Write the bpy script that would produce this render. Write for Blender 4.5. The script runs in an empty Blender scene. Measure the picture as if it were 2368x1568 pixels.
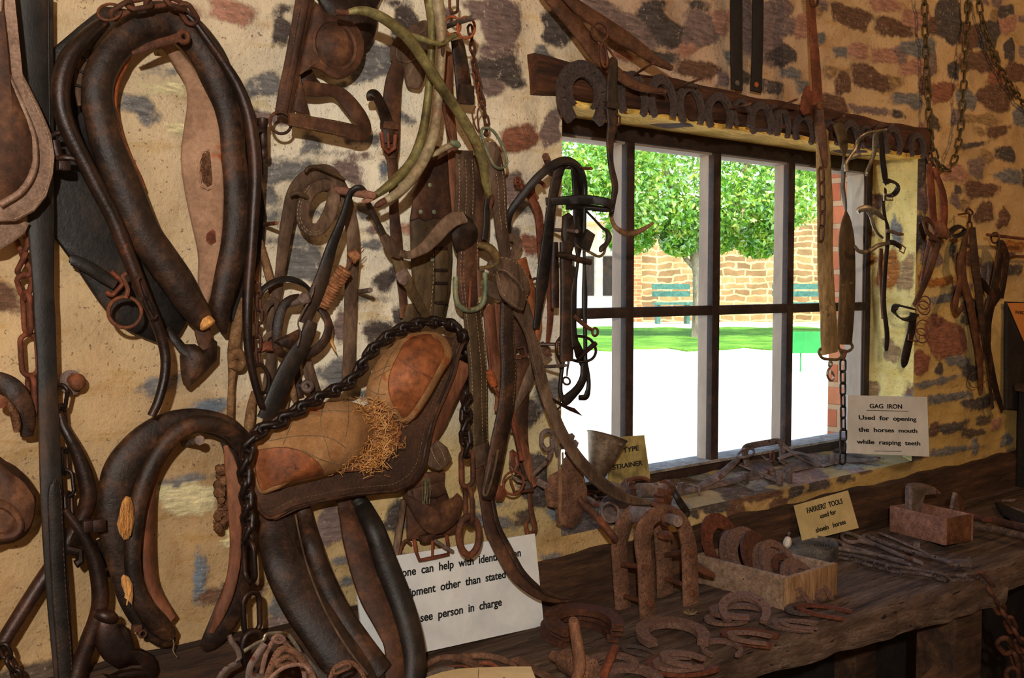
import bpy, bmesh, random
import numpy as np
from math import *
from mathutils import Vector, Matrix
from mathutils import noise as mnoise
SC = bpy.context.scene
COL = SC.collection
RND = random.Random(7)

# ---------------------------------------------------------------- camera, sky, sun, lamps, exposure
F = 2400.0
YAW = radians(49.6)
TILT = radians(3.08)
CAM = Vector((0, -1.87, 1.6))
FW = Vector((cos(YAW)*cos(TILT), sin(YAW)*cos(TILT), -sin(TILT)))
RT = Vector((sin(YAW), -cos(YAW), 0))
UP = RT.cross(FW)
cd = bpy.data.cameras.new('camera')
cd.sensor_width = 36.0
cd.lens = F/2368*36.0
cd.clip_start = .05
cam = bpy.data.objects.new('camera', cd)
COL.objects.link(cam)
cam.matrix_world = Matrix.Translation(CAM) @ Matrix((RT, UP, -FW)).transposed().to_4x4()
SC.camera = cam
vs = SC.view_settings
vs.view_transform = 'Standard'
vs.look = 'None'
vs.gamma = 1
vs.use_curve_mapping = False
vs.exposure = 0.0

wd = bpy.data.worlds.new('sky')
SC.world = wd
wd.use_nodes = True
wn = wd.node_tree
bg = wn.nodes['Background']
sky = wn.nodes.new('ShaderNodeTexSky')
sky.sky_type = 'NISHITA'
sky.sun_disc = False
sky.sun_elevation = radians(52)
sky.sun_rotation = radians(200)
wn.links.new(sky.outputs[0], bg.inputs[0])
bg.inputs[1].default_value = .85

def lamp(name, kind, loc, energy, col, **k):
    l = bpy.data.lights.new(name, kind)
    l.energy = energy
    l.color = col
    for a, b in k.items():
        setattr(l, a, b)
    o = bpy.data.objects.new(name, l)
    COL.objects.link(o)
    o.location = loc
    return o
sun = lamp('sun', 'SUN', (0, 0, 20), 11, (1, .95, .82), angle=radians(.6))
sun.rotation_euler = Vector((.30, .42, -.86)).to_track_quat('-Z', 'Y').to_euler()
# the photographer's flash, held up behind the camera
lamp('flash', 'POINT', CAM - FW*.75 + UP*.42 - RT*.03, 232, (1, .96, .89), shadow_soft_size=.03)
# added warm fill light, unseen, to brighten the right of the room
lamp('warm_fill', 'POINT', (4.0, -1.9, 2.75), 42, (1, .66, .34), shadow_soft_size=.05)

# ---------------------------------------------------------------- geometry helpers
def ray(x, y):
    return FW + RT*((x-1184)/F) - UP*((y-784)/F)
def P(x, y, d=0.0):                       # a point d metres in front of the wall face
    r = ray(x, y)
    return CAM + r*((-d-CAM.y)/r.y)
def H(x, y, z):                           # a point on a level plane
    r = ray(x, y)
    return CAM + r*((z-CAM.z)/r.z)
def T(x, y, t):                           # a point t metres away
    return CAM + ray(x, y)*t
def mpp(p):                               # metres per photo pixel at p
    return (p-CAM).dot(FW)/F
def L(c):
    return tuple(((v/255.)/12.92 if v <= 10 else ((v/255.+.055)/1.055)**2.4) for v in c)+(1.,)

# ---------------------------------------------------------------- materials
MATS = {}
def nd(nt, kind, ins=None, **props):
    n = nt.nodes.new(kind)
    for a, b in props.items():
        setattr(n, a, b)
    for a, b in (ins or {}).items():
        if isinstance(b, bpy.types.NodeSocket):
            nt.links.new(b, n.inputs[a])
        else:
            n.inputs[a].default_value = b
    return n
def ramp(nt, fac, stops):
    n = nt.nodes.new('ShaderNodeValToRGB')
    e = n.color_ramp.elements
    while len(e) < len(stops):
        e.new(.5)
    for i, (p, c) in enumerate(stops):
        e[i].position = p
        e[i].color = c if len(c) == 4 else c+(1,)
    nt.links.new(fac, n.inputs[0])
    return n.outputs[0]
def mixc(nt, fac, a, b, mode='MIX'):
    n = nt.nodes.new('ShaderNodeMix')
    n.data_type = 'RGBA'
    n.blend_type = mode
    for s, v in ((0, fac), (6, a), (7, b)):
        if isinstance(v, bpy.types.NodeSocket):
            nt.links.new(v, n.inputs[s])
        else:
            n.inputs[s].default_value = v
    return n.outputs[2]
def newmat(name):
    m = bpy.data.materials.new(name)
    m.use_nodes = True
    MATS[name] = m
    return m, m.node_tree, m.node_tree.nodes['Principled BSDF']
BW = lambda v: (v, v, v, 1)
def surf(name, cols, scale=6, st=(1, 1, 1), rough=.75, metal=0, bump=.3, spec=.35, speck=None, dirt=.5, fine=9, rvar=.15, bdist=.004):
    """worn natural surface: two or three tones, finer mottling, optional specks (colour, scale, level)"""
    m, nt, b = newmat(name)
    tc = nd(nt, 'ShaderNodeTexCoord')
    mp = nd(nt, 'ShaderNodeMapping', {'Vector': tc.outputs['Object'], 'Scale': st})
    n1 = nd(nt, 'ShaderNodeTexNoise', {'Vector': mp.outputs[0], 'Scale': scale, 'Detail': 6., 'Roughness': .62})
    n2 = nd(nt, 'ShaderNodeTexNoise', {'Vector': mp.outputs[0], 'Scale': scale*fine, 'Detail': 5., 'Roughness': .7})
    k = len(cols)
    c = ramp(nt, n1.outputs[0], [(.32+.36*i/(k-1), L(q)) for i, q in enumerate(cols)])
    f = ramp(nt, n2.outputs[0], [(.3, BW(1-dirt)), (.68, BW(1+.25*dirt))])
    c = mixc(nt, 1., c, f, 'MULTIPLY')
    n4 = nd(nt, 'ShaderNodeTexNoise', {'Vector': mp.outputs[0], 'Scale': scale*2.9, 'Detail': 7., 'Roughness': .68, 'Distortion': .6})
    a = .75*min(1, dirt*1.2)
    c = mixc(nt, 1., c, ramp(nt, n4.outputs[0], [(.34, BW(1-a*.75)), (.52, BW(1.)), (.68, BW(1+a*.55))]), 'MULTIPLY')
    if dirt > .3:
        ge = nd(nt, 'ShaderNodeNewGeometry')
        wear = ramp(nt, ge.outputs['Pointiness'], [(.50, BW(0)), (.60, BW(.45))])
        c = mixc(nt, wear, c, mixc(nt, 1., c, BW(2.3), 'MULTIPLY'))
    if speck:
        n3 = nd(nt, 'ShaderNodeTexNoise', {'Vector': mp.outputs[0], 'Scale': speck[1], 'Detail': 4., 'Roughness': .6})
        s = ramp(nt, n3.outputs[0], [(speck[2], BW(0)), (speck[2]+.05, BW(1))])
        c = mixc(nt, s, c, L(speck[0]))
    nt.links.new(c, b.inputs['Base Color'])
    r = nd(nt, 'ShaderNodeMapRange', {'Value': n1.outputs[0], 'To Min': max(.05, rough-rvar), 'To Max': min(1, rough+rvar)})
    nt.links.new(r.outputs[0], b.inputs['Roughness'])
    b.inputs['Metallic'].default_value = metal
    b.inputs['Specular IOR Level'].default_value = spec
    bp = nd(nt, 'ShaderNodeBump', {'Height': n2.outputs[0], 'Strength': bump, 'Distance': bdist})
    nt.links.new(bp.outputs[0], b.inputs['Normal'])
    return m
surf('leather_dark', [(26, 17, 13), (46, 30, 20), (88, 54, 32)], 12, rough=.5, bump=.4, dirt=.65, speck=((96, 60, 34), 9, .66))
surf('leather_black', [(18, 15, 13), (30, 24, 20), (56, 40, 28)], 8, rough=.5, bump=.3)
surf('leather_blue', [(26, 24, 21), (34, 29, 25), (70, 46, 28)], 7, (1, 1, .5), rough=.55, bump=.3)
surf('leather_brown', [(44, 27, 18), (74, 45, 28), (108, 70, 44)], 10, rough=.7, bump=.35)
surf('leather_dusty', [(56, 42, 32), (88, 67, 51), (124, 100, 80)], 12, (1, 1, .4), rough=.85, bump=.35, spec=.2)
surf('leather_olive', [(48, 36, 20), (74, 55, 31), (102, 78, 48)], 10, (1, 1, .5), rough=.7, bump=.3)
surf('leather_tan', [(104, 58, 30), (136, 76, 40), (164, 98, 56)], 8, rough=.62, bump=.25, speck=((60, 36, 24), 22, .64))
surf('leather_red', [(84, 48, 30), (112, 66, 42), (132, 86, 58)], 9, (1, 1, .4), rough=.65, bump=.3)
surf('leather_grain', [(46, 29, 20), (70, 45, 30), (94, 62, 42)], 7, rough=.7, bump=.7, fine=22, dirt=.4)
surf('leather_pale', [(118, 96, 62), (146, 120, 80), (164, 138, 98)], 9, (1, 1, .4), rough=.75, bump=.25, spec=.2)
surf('felt_pale', [(122, 92, 72), (160, 124, 98), (182, 146, 118)], 7, rough=.95, bump=.4, spec=.05, fine=20, dirt=.3, speck=((150, 74, 34), 7, .62))
surf('felt_edge', [(118, 94, 78), (142, 114, 96), (160, 134, 114)], 14, rough=.95, bump=.6, spec=.05, fine=16, dirt=.4)
surf('felt_tuft', [(78, 54, 38), (110, 76, 54), (130, 96, 70)], 30, rough=1, bump=.9, spec=.02, dirt=.7)
surf('cloth_pad', [(134, 94, 58), (164, 120, 78), (184, 142, 100)], 9, rough=.9, bump=.5, spec=.08, fine=22, dirt=.28, speck=((152, 78, 36), 11, .6))
surf('straw', [(136, 90, 44), (182, 130, 72), (212, 170, 112)], 30, (1, 1, .2), rough=.8, bump=.5, spec=.2, dirt=.5)
surf('canvas', [(96, 68, 46), (128, 94, 66), (150, 116, 86)], 14, rough=.95, bump=.5, spec=.05, fine=24)
surf('rope', [(92, 66, 44), (124, 92, 62), (146, 112, 80)], 30, rough=.95, bump=.6, spec=.05)
surf('cord_rust', [(104, 66, 42), (146, 98, 66), (168, 122, 88)], 40, rough=.9, bump=.6, spec=.05)
surf('iron_dark', [(24, 16, 13), (40, 25, 19), (70, 40, 26)], 10, rough=.42, metal=.35, bump=.25, spec=.5, speck=((96, 48, 24), 16, .66))
surf('iron_rust', [(58, 36, 25), (92, 54, 34), (124, 70, 40)], 14, rough=.7, metal=.2, bump=.6, spec=.4)
surf('iron_red', [(80, 42, 26), (112, 58, 36), (136, 78, 50)], 12, rough=.7, metal=.15, bump=.5)
surf('iron_orange', [(130, 62, 28), (158, 82, 40), (116, 62, 36)], 16, rough=.8, metal=.1, bump=.5)
surf('iron_pit', [(92, 64, 46), (116, 80, 58), (132, 96, 74)], 16, rough=.85, metal=.1, bump=.8, speck=((60, 38, 27), 300, .57))
surf('iron_grey', [(76, 62, 54), (108, 90, 80), (136, 116, 106)], 16, rough=.75, metal=.25, bump=.5, speck=((96, 54, 34), 18, .6))
surf('iron_shoe', [(100, 72, 58), (132, 98, 82), (156, 124, 108)], 22, rough=.8, metal=.15, bump=.6, speck=((112, 56, 30), 24, .6))
surf('iron_old', [(74, 60, 52), (100, 82, 74), (122, 104, 94)], 20, rough=.8, metal=.15, bump=.7, speck=((40, 30, 26), 60, .6))
surf('iron_olive', [(74, 60, 34), (104, 84, 48), (126, 98, 58)], 18, rough=.6, metal=.3, bump=.5)
surf('nickel', [(112, 100, 84), (150, 138, 118), (180, 168, 148)], 14, rough=.38, metal=.75, bump=.2, speck=((110, 84, 58), 20, .62))
surf('brass_old', [(82, 72, 42), (122, 110, 66), (146, 138, 92)], 9, rough=.5, metal=.3, bump=.3, speck=((96, 60, 36), 12, .6))
surf('brass_grey', [(124, 96, 72), (148, 130, 98), (160, 148, 116)], 9, rough=.6, metal=.2, bump=.3)
surf('verdigris', [(84, 96, 76), (116, 122, 94), (140, 126, 92)], 16, rough=.6, metal=.3, bump=.3)
surf('wood_dark', [(40, 26, 16), (64, 42, 26), (88, 60, 38)], 5, (.6, 6, 6), rough=.75, bump=.6)
surf('wood_beam', [(46, 26, 14), (84, 48, 26), (112, 70, 42)], 6, (.5, 7, 7), rough=.8, bump=.8, bdist=.006)
surf('wood_raw', [(190, 138, 56), (232, 184, 84), (238, 202, 116)], 9, (.5, 6, 6), rough=.85, bump=.8)
surf('wood_bench', [(74, 56, 44), (108, 85, 68), (138, 114, 96)], 5, (.45, 6, 6), rough=.85, bump=1.0, bdist=.008, speck=((36, 26, 20), 14, .62), spec=.2)
surf('wood_edge', [(66, 42, 24), (108, 70, 40), (140, 100, 64)], 6, (.5, 5, 5), rough=.85, bump=1.0, bdist=.008, speck=((34, 24, 18), 22, .6), spec=.2)
surf('wood_box', [(104, 84, 66), (134, 108, 86), (156, 130, 108)], 6, (1, 7, 7), rough=.8, bump=.4, speck=((126, 84, 46), 9, .62))
surf('wood_end', [(112, 80, 50), (136, 102, 68), (156, 122, 86)], 7, (6, 6, 1), rough=.8, bump=.4)
surf('wood_pink', [(104, 70, 56), (134, 92, 72), (150, 110, 92)], 6, (1, 6, 6), rough=.8, bump=.4)
surf('wood_handle', [(88, 56, 36), (118, 78, 52), (140, 98, 68)], 8, (5, 5, 1), rough=.7, bump=.35)
surf('wood_rod', [(66, 40, 24), (92, 56, 34), (112, 74, 48)], 8, (3, 3, 3), rough=.6, bump=.35)
surf('frame_dark', [(34, 22, 16), (48, 32, 24), (64, 44, 32)], 6, (3, 3, 3), rough=.65, bump=.3)
surf('frame_lit', [(146, 126, 110), (158, 138, 120), (170, 152, 132)], 4, (1, 1, .3), rough=.75, bump=.15, dirt=.16)  # lit copy of the frame colour, daylight put into the tone
surf('ledge_dust', [(96, 88, 80), (124, 114, 104), (146, 138, 130)], 12, rough=.9, bump=.4, speck=((58, 48, 42), 36, .64))
surf('paint_white', [(204, 204, 200), (222, 222, 218), (232, 232, 228)], 5, rough=.45, bump=.05, dirt=.06, speck=((150, 138, 118), 60, .72))
surf('paint_cream', [(192, 170, 116), (208, 186, 132), (218, 198, 146)], 5, rough=.55, bump=.1, dirt=.12, speck=((120, 96, 62), 70, .7))
surf('paint_stained', [(70, 60, 32), (168, 148, 90), (190, 168, 108)], 9, rough=.6, bump=.1, dirt=.3)
surf('paper_cream', [(216, 186, 134), (226, 198, 148), (232, 206, 158)], 5, rough=.8, bump=.05, dirt=.08)
surf('card_orange', [(196, 120, 52), (206, 130, 60), (212, 140, 70)], 5, rough=.85, bump=.05, dirt=.1)
surf('ink', [(18, 18, 18), (24, 24, 24), (30, 30, 30)], 9, rough=.6, bump=0)
surf('thread', [(126, 104, 78), (150, 128, 98), (166, 144, 112)], 30, rough=.8, bump=.2)
surf('thread_dark', [(80, 66, 46), (96, 80, 58), (110, 92, 66)], 30, rough=.8, bump=.2)
surf('tin', [(62, 46, 34), (92, 72, 54), (122, 104, 86)], 10, rough=.5, metal=.5, bump=.3)
surf('pebble', [(150, 136, 120), (196, 184, 168), (216, 206, 192)], 40, rough=.8, bump=.5)
surf('rubber_grey', [(52, 48, 46), (84, 78, 74), (112, 106, 102)], 12, rough=.7, bump=.4)
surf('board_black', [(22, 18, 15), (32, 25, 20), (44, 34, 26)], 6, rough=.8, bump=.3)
surf('concrete', [(70, 60, 50), (92, 80, 68), (108, 96, 82)], 4, rough=.95, bump=.4)
surf('ceiling_board', [(96, 74, 52), (124, 98, 72), (140, 116, 90)], 3, (.5, 6, 6), rough=.9, bump=.3)
# outdoors
surf('ground_pale', [(214, 200, 178), (228, 216, 198), (236, 226, 210)], .6, rough=.95, bump=.2, dirt=.15)
surf('lawn', [(58, 96, 26), (84, 128, 38), (112, 156, 54)], 1.2, rough=.95, bump=.6, spec=.1, fine=30)
surf('bark', [(92, 78, 62), (126, 110, 90), (150, 134, 112)], 6, (1, 1, .3), rough=.95, bump=.7)
surf('bench_green', [(34, 70, 62), (46, 86, 76), (54, 94, 84)], 4, rough=.6, bump=.1)
surf('sign_green', [(24, 112, 48), (30, 128, 56), (36, 140, 64)], 4, rough=.5, bump=.05, dirt=.1)
surf('post_cream', [(196, 172, 122), (210, 188, 140), (222, 200, 152)], 4, rough=.8, bump=.1, dirt=.1)
surf('roof_iron', [(120, 110, 100), (146, 134, 120), (160, 148, 134)], 3, rough=.6, bump=.1)

m, nt, b = newmat('leaves')
oi = nd(nt, 'ShaderNodeTexCoord')
n1 = nd(nt, 'ShaderNodeTexNoise', {'Vector': oi.outputs['Object'], 'Scale': 5., 'Detail': 4.})
c = ramp(nt, n1.outputs[0], [(.36, L((78, 132, 32))), (.52, L((124, 176, 48))), (.66, L((196, 202, 84)))])
d1 = nd(nt, 'ShaderNodeBsdfDiffuse', {'Color': c})
t1 = nd(nt, 'ShaderNodeBsdfTranslucent', {'Color': c})
mx = nd(nt, 'ShaderNodeMixShader', {0: .5, 1: d1.outputs[0], 2: t1.outputs[0]})
g1 = nd(nt, 'ShaderNodeBsdfGlossy', {'Color': BW(1), 'Roughness': .28})
mx = nd(nt, 'ShaderNodeMixShader', {0: .09, 1: mx.outputs[0], 2: g1.outputs[0]})
nt.links.new(mx.outputs[0], nt.nodes['Material Output'].inputs[0])

m, nt, b = newmat('glass')
tr = nd(nt, 'ShaderNodeBsdfTransparent', {'Color': (.97, .985, .97, 1)})
gl = nd(nt, 'ShaderNodeBsdfGlossy', {'Color': BW(.9), 'Roughness': .02})
df = nd(nt, 'ShaderNodeBsdfDiffuse', {'Color': L((190, 200, 196))})
fr = nd(nt, 'ShaderNodeFresnel', {'IOR': 1.35})
ge = nd(nt, 'ShaderNodeNewGeometry')
ff = nd(nt, 'ShaderNodeMath', {0: 1., 1: ge.outputs['Backfacing']}, operation='SUBTRACT')
f1 = nd(nt, 'ShaderNodeMath', {0: fr.outputs[0], 1: ff.outputs[0]}, operation='MULTIPLY')
a1 = nd(nt, 'ShaderNodeMixShader', {0: f1.outputs[0], 1: tr.outputs[0], 2: gl.outputs[0]})
tc = nd(nt, 'ShaderNodeTexCoord')
nz = nd(nt, 'ShaderNodeTexNoise', {'Vector': tc.outputs['Object'], 'Scale': 4., 'Detail': 7., 'Roughness': .7})
dust = ramp(nt, nz.outputs[0], [(.42, BW(.0)), (.8, BW(.16))])
dust = nd(nt, 'ShaderNodeMath', {0: dust, 1: ff.outputs[0]}, operation='MULTIPLY').outputs[0]
a2 = nd(nt, 'ShaderNodeMixShader', {0: dust, 1: a1.outputs[0], 2: df.outputs[0]})
nt.links.new(a2.outputs[0], nt.nodes['Material Output'].inputs[0])

def brickmat(name, c1, c2, mo, bw, bh, ms, squash=1., warp=.05, sc=1.):
    m, nt, b = newmat(name)
    tc = nd(nt, 'ShaderNodeTexCoord')
    nz = nd(nt, 'ShaderNodeTexNoise', {'Vector': tc.outputs['Object'], 'Scale': 2.2, 'Detail': 4.})
    wv = nd(nt, 'ShaderNodeVectorMath', {0: nz.outputs['Color'], 1: (warp, warp, warp)}, operation='MULTIPLY')
    ad = nd(nt, 'ShaderNodeVectorMath', {0: tc.outputs['Object'], 1: wv.outputs[0]}, operation='ADD')
    br = nd(nt, 'ShaderNodeTexBrick', {'Vector': ad.outputs[0], 'Color1': L(c1), 'Color2': L(c2), 'Mortar': L(mo), 'Scale': sc,
            'Mortar Size': ms, 'Brick Width': bw, 'Row Height': bh, 'Mortar Smooth': .3})
    br.squash = squash
    n2 = nd(nt, 'ShaderNodeTexNoise', {'Vector': tc.outputs['Object'], 'Scale': 2.6, 'Detail': 6., 'Roughness': .7})
    f = ramp(nt, n2.outputs[0], [(.3, BW(.62)), (.7, BW(1.2))])
    nt.links.new(mixc(nt, 1., br.outputs[0], f, 'MULTIPLY'), b.inputs['Base Color'])
    b.inputs['Roughness'].default_value = .95
    bp = nd(nt, 'ShaderNodeBump', {'Height': br.outputs['Fac'], 'Strength': .6, 'Distance': -.02})
    nt.links.new(bp.outputs[0], b.inputs['Normal'])
brickmat('stone_courses', (112, 84, 52), (156, 124, 78), (206, 174, 112), .36, .15, .024, 1.4, .25)
brickmat('red_brick', (190, 92, 54), (212, 126, 80), (196, 150, 110), .23, .085, .012, 1., .01)

# plaster over rubble: stone outlines come as a distance attribute, shader noise roughens them
m, nt, b = newmat('rubble_wall')
tc = nd(nt, 'ShaderNodeTexCoord')
asd = nd(nt, 'ShaderNodeAttribute', attribute_name='sd')
ast = nd(nt, 'ShaderNodeAttribute', attribute_name='stone')
apl = nd(nt, 'ShaderNodeAttribute', attribute_name='plaster')
nA = nd(nt, 'ShaderNodeTexNoise', {'Vector': tc.outputs['Object'], 'Scale': 16., 'Detail': 8., 'Roughness': .72})
mpS = nd(nt, 'ShaderNodeMapping', {'Vector': tc.outputs['Object'], 'Scale': (1, 1, 5.), 'Rotation': (0, .12, 0)})
nB = nd(nt, 'ShaderNodeTexNoise', {'Vector': mpS.outputs[0], 'Scale': 22., 'Detail': 7., 'Roughness': .7})
nC = nd(nt, 'ShaderNodeTexNoise', {'Vector': tc.outputs['Object'], 'Scale': 90., 'Detail': 5., 'Roughness': .7})
nD = nd(nt, 'ShaderNodeTexNoise', {'Vector': tc.outputs['Object'], 'Scale': 4.5, 'Detail': 6., 'Roughness': .65})
j1 = nd(nt, 'ShaderNodeMath', {0: nA.outputs[0], 1: .5}, operation='SUBTRACT')
j2 = nd(nt, 'ShaderNodeMath', {0: j1.outputs[0], 1: .05, 2: asd.outputs['Fac']}, operation='MULTIPLY_ADD')
mask = nd(nt, 'ShaderNodeMapRange', {'Value': j2.outputs[0], 'From Min': -.003, 'From Max': .005})
sv = ramp(nt, nB.outputs[0], [(.3, BW(.42)), (.5, BW(.95)), (.7, BW(1.6))])
stc = mixc(nt, 1., ast.outputs['Color'], sv, 'MULTIPLY')
lime = ramp(nt, nC.outputs[0], [(.60, BW(0)), (.70, BW(.75))])
stc = mixc(nt, lime, stc, L((198, 188, 168)))
nE = nd(nt, 'ShaderNodeTexNoise', {'Vector': tc.outputs['Object'], 'Scale': 26., 'Detail': 8., 'Roughness': .75})
wash = ramp(nt, nE.outputs[0], [(.59, BW(0)), (.66, BW(.8))])
stc = mixc(nt, wash, stc, mixc(nt, .35, apl.outputs['Color'], stc))
pv = ramp(nt, nD.outputs[0], [(.3, BW(.74)), (.5, BW(1.)), (.7, BW(1.16))])
plc = mixc(nt, 1., apl.outputs['Color'], pv, 'MULTIPLY')
nF = nd(nt, 'ShaderNodeTexNoise', {'Vector': tc.outputs['Object'], 'Scale': 6.5, 'Detail': 7., 'Roughness': .7, 'Distortion': .8})
plc = mixc(nt, ramp(nt, nF.outputs[0], [(.52, BW(0)), (.66, BW(.38))]), plc, mixc(nt, 1., plc, L((206, 176, 146)), 'MULTIPLY'))
nG = nd(nt, 'ShaderNodeTexNoise', {'Vector': mpS.outputs[0], 'Scale': 5., 'Detail': 8., 'Roughness': .72})
plc = mixc(nt, ramp(nt, nG.outputs[0], [(.54, BW(0)), (.62, BW(.6))]), plc, mixc(nt, 1., plc, L((236, 222, 180)), 'MULTIPLY'))
nH = nd(nt, 'ShaderNodeTexNoise', {'Vector': tc.outputs['Object'], 'Scale': 130., 'Detail': 3., 'Roughness': .6})
plc = mixc(nt, ramp(nt, nH.outputs[0], [(.64, BW(0)), (.68, BW(.7))]), plc, L((92, 74, 56)))
pv2 = ramp(nt, nC.outputs[0], [(.28, BW(.72)), (.42, BW(1.))])
plc = mixc(nt, 1., plc, pv2, 'MULTIPLY')
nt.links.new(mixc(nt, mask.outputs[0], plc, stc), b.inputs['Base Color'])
b.inputs['Roughness'].default_value = .92
b.inputs['Specular IOR Level'].default_value = .15
hA = nd(nt, 'ShaderNodeMath', {0: nA.outputs[0], 1: .6, 2: nC.outputs[0]}, operation='MULTIPLY_ADD')
hB = nd(nt, 'ShaderNodeMath', {0: nB.outputs[0], 1: mask.outputs[0], 2: hA.outputs[0]}, operation='MULTIPLY_ADD')
bp = nd(nt, 'ShaderNodeBump', {'Height': hB.outputs[0], 'Strength': .55, 'Distance': .01})
nt.links.new(bp.outputs[0], b.inputs['Normal'])

# ---------------------------------------------------------------- mesh building
class MB:
    def __init__(s):
        s.v = []
        s.f = []
    def add(s, vs, fs):
        o = len(s.v)
        s.v += [Vector(p) for p in vs]
        s.f += [tuple(i+o for i in f) for f in fs]
        return s
    def grid(s, rows, closed_u=False, closed_v=False, caps=False):
        """rows: list of equally long point lists"""
        n, m = len(rows), len(rows[0])
        fs = []
        for i in range(n if closed_u else n-1):
            for k in range(m if closed_v else m-1):
                a, c = i, (i+1) % n
                e, g = k, (k+1) % m
                fs.append((a*m+e, a*m+g, c*m+g, c*m+e))
        if caps and not closed_u:
            fs.append(tuple(range(m-1, -1, -1)))
            fs.append(tuple((n-1)*m+k for k in range(m)))
        return s.add([p for r in rows for p in r], fs)
    def tube(s, pts, r, n=8, flat=None, closed=False, caps=True, up=None):
        """round (or flattened, flat = (a, b)) tube along points; r a number or list"""
        k = len(pts)
        rs = r if isinstance(r, (list, tuple)) else [r]*k
        fr = frames(pts, closed, up)
        rows = []
        for i in range(k):
            _, nn, bb = fr[i]
            fa, fb = flat or (1, 1)
            rows.append([pts[i]+nn*(cos(2*pi*j/n)*rs[i]*fa)+bb*(sin(2*pi*j/n)*rs[i]*fb) for j in range(n)])
        return s.grid(rows, closed, True, caps)
    def strap(s, pts, w, t, up=None, tw=None, closed=False, round_=.35):
        """flat band: w wide, t thick, facing up (vector, list of vectors or None = transported)"""
        k = len(pts)
        ws = w if isinstance(w, (list, tuple)) else [w]*k
        fr = frames(pts, closed, up)
        rows = []
        for i in range(k):
            _, nn, bb = fr[i]
            if tw and tw[i]:
                a = radians(tw[i])
                nn, bb = nn*cos(a)+bb*sin(a), bb*cos(a)-nn*sin(a)
            h, e = t/2, min(t*round_, ws[i]*.2)
            x = ws[i]/2
            prof = [(-x, -h+e), (-x+e, -h), (x-e, -h), (x, -h+e), (x, h-e), (x-e, h), (0, h*1.12), (-x+e, h), (-x, h-e)]
            rows.append([pts[i]+bb*p+nn*q for p, q in prof])
        return s.grid(rows, closed, True, True)
    def box(s, c, size, M=None, bev=.0):
        x, y, z = [q/2 for q in size]
        bm = bmesh.new()
        bmesh.ops.create_cube(bm, size=1)
        for v in bm.verts:
            v.co = Vector((v.co.x*2*x, v.co.y*2*y, v.co.z*2*z))
        if bev:
            bmesh.ops.bevel(bm, geom=bm.edges[:], offset=bev, segments=2, affect='EDGES', profile=.6)
        M = M or Matrix()
        bm.verts.index_update()
        s.add([M @ v.co + Vector(c) for v in bm.verts], [tuple(v.index for v in f.verts) for f in bm.faces])
        bm.free()
        return s
    def lathe(s, prof, M, n=20, caps=True):
        """prof (r, z) about the local z of M"""
        rows = [[M @ Vector((r*cos(2*pi*j/n), r*sin(2*pi*j/n), z)) for j in range(n)] for r, z in prof]
        return s.grid(rows, False, True, caps)
    def ring(s, c, nrm, R, r, n=28, m=8, el=1., along=None, arc=None):
        nrm = Vector(nrm).normalized()
        u = Vector(along) if along is not None else Vector((0, 0, 1))
        u = (u-nrm*u.dot(nrm))
        u = u.normalized() if u.length > 1e-4 else nrm.orthogonal().normalized()
        w = nrm.cross(u)
        if arc:
            pts = [Vector(c)+u*(R*el*cos(a))+w*(R*sin(a)) for a in [arc[0]+(arc[1]-arc[0])*i/n for i in range(n+1)]]
            return s.tube(pts, r, m)
        pts = [Vector(c)+u*(R*el*cos(2*pi*i/n))+w*(R*sin(2*pi*i/n)) for i in range(n)]
        return s.tube(pts, r, m, closed=True)
    def plate(s, poly, nrm, t, bulge=0., inner=3, edge=.3):
        """outline of points given thickness t along nrm, its front swelling by bulge; edges rounded"""
        nrm = Vector(nrm).normalized()
        n = len(poly)
        c = sum(poly, Vector())/n
        rows = [[p for p in poly], [p+nrm*(t*(1-edge)) for p in poly]]
        for k in range(1, inner+1):
            q = k/(inner+.6)
            sc = 1-q**1.0*.985
            hh = t+bulge*(1-(1-q)**2.2)
            if k == 1:
                rows.append([c+(p-c)*(1-.5*t*edge/max(.02, (p-c).length)*2)+nrm*t for p in poly])
            rows.append([c+(p-c)*sc+nrm*hh for p in poly])
        rows[-1] = [c+(p-c)*.02+nrm*(t+bulge) for p in poly]
        return s.grid(rows, False, True, True)

def frames(pts, closed=False, up=None):
    k = len(pts)
    out = []
    prev = None
    for i in range(k):
        a = pts[(i-1) % k] if (closed or i > 0) else pts[i]
        b = pts[(i+1) % k] if (closed or i < k-1) else pts[i]
        t = (b-a)
        t = t.normalized() if t.length > 1e-9 else Vector((0, 0, 1))
        if up is None:
            if prev is None:
                nn = t.cross(Vector((.13, .2, .97)))
                if nn.length < .2:
                    nn = t.cross(Vector((1, 0, 0)))
                nn.normalize()
            else:
                nn = prev-t*prev.dot(t)
                nn.normalize()
        else:
            u = Vector(up[i]) if isinstance(up, list) else Vector(up)
            nn = u-t*u.dot(t)
            if nn.length < .05 and prev is not None:
                nn = prev-t*prev.dot(t)
            nn.normalize()
        prev = nn
        out.append((t, nn, nn.cross(t)))
    return out
def spl(pts, k=6, closed=False):
    """Catmull-Rom through tuples or vectors of any size"""
    A_ = [np.array(p, float) for p in pts]
    n = len(A_)
    out = []
    for i in range(n if closed else n-1):
        p1, p2 = A_[i], A_[(i+1) % n]
        p0 = A_[(i-1) % n] if (closed or i > 0) else 2*p1-p2
        p3 = A_[(i+2) % n] if (closed or i < n-2) else 2*p2-p1
        for j in range(k):
            t = j/k
            out.append(.5*((2*p1)+(-p0+p2)*t+(2*p0-5*p1+4*p2-p3)*t*t+(-p0+3*p1-3*p2+p3)*t**3))
    if not closed:
        out.append(A_[-1])
    return out
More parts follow.
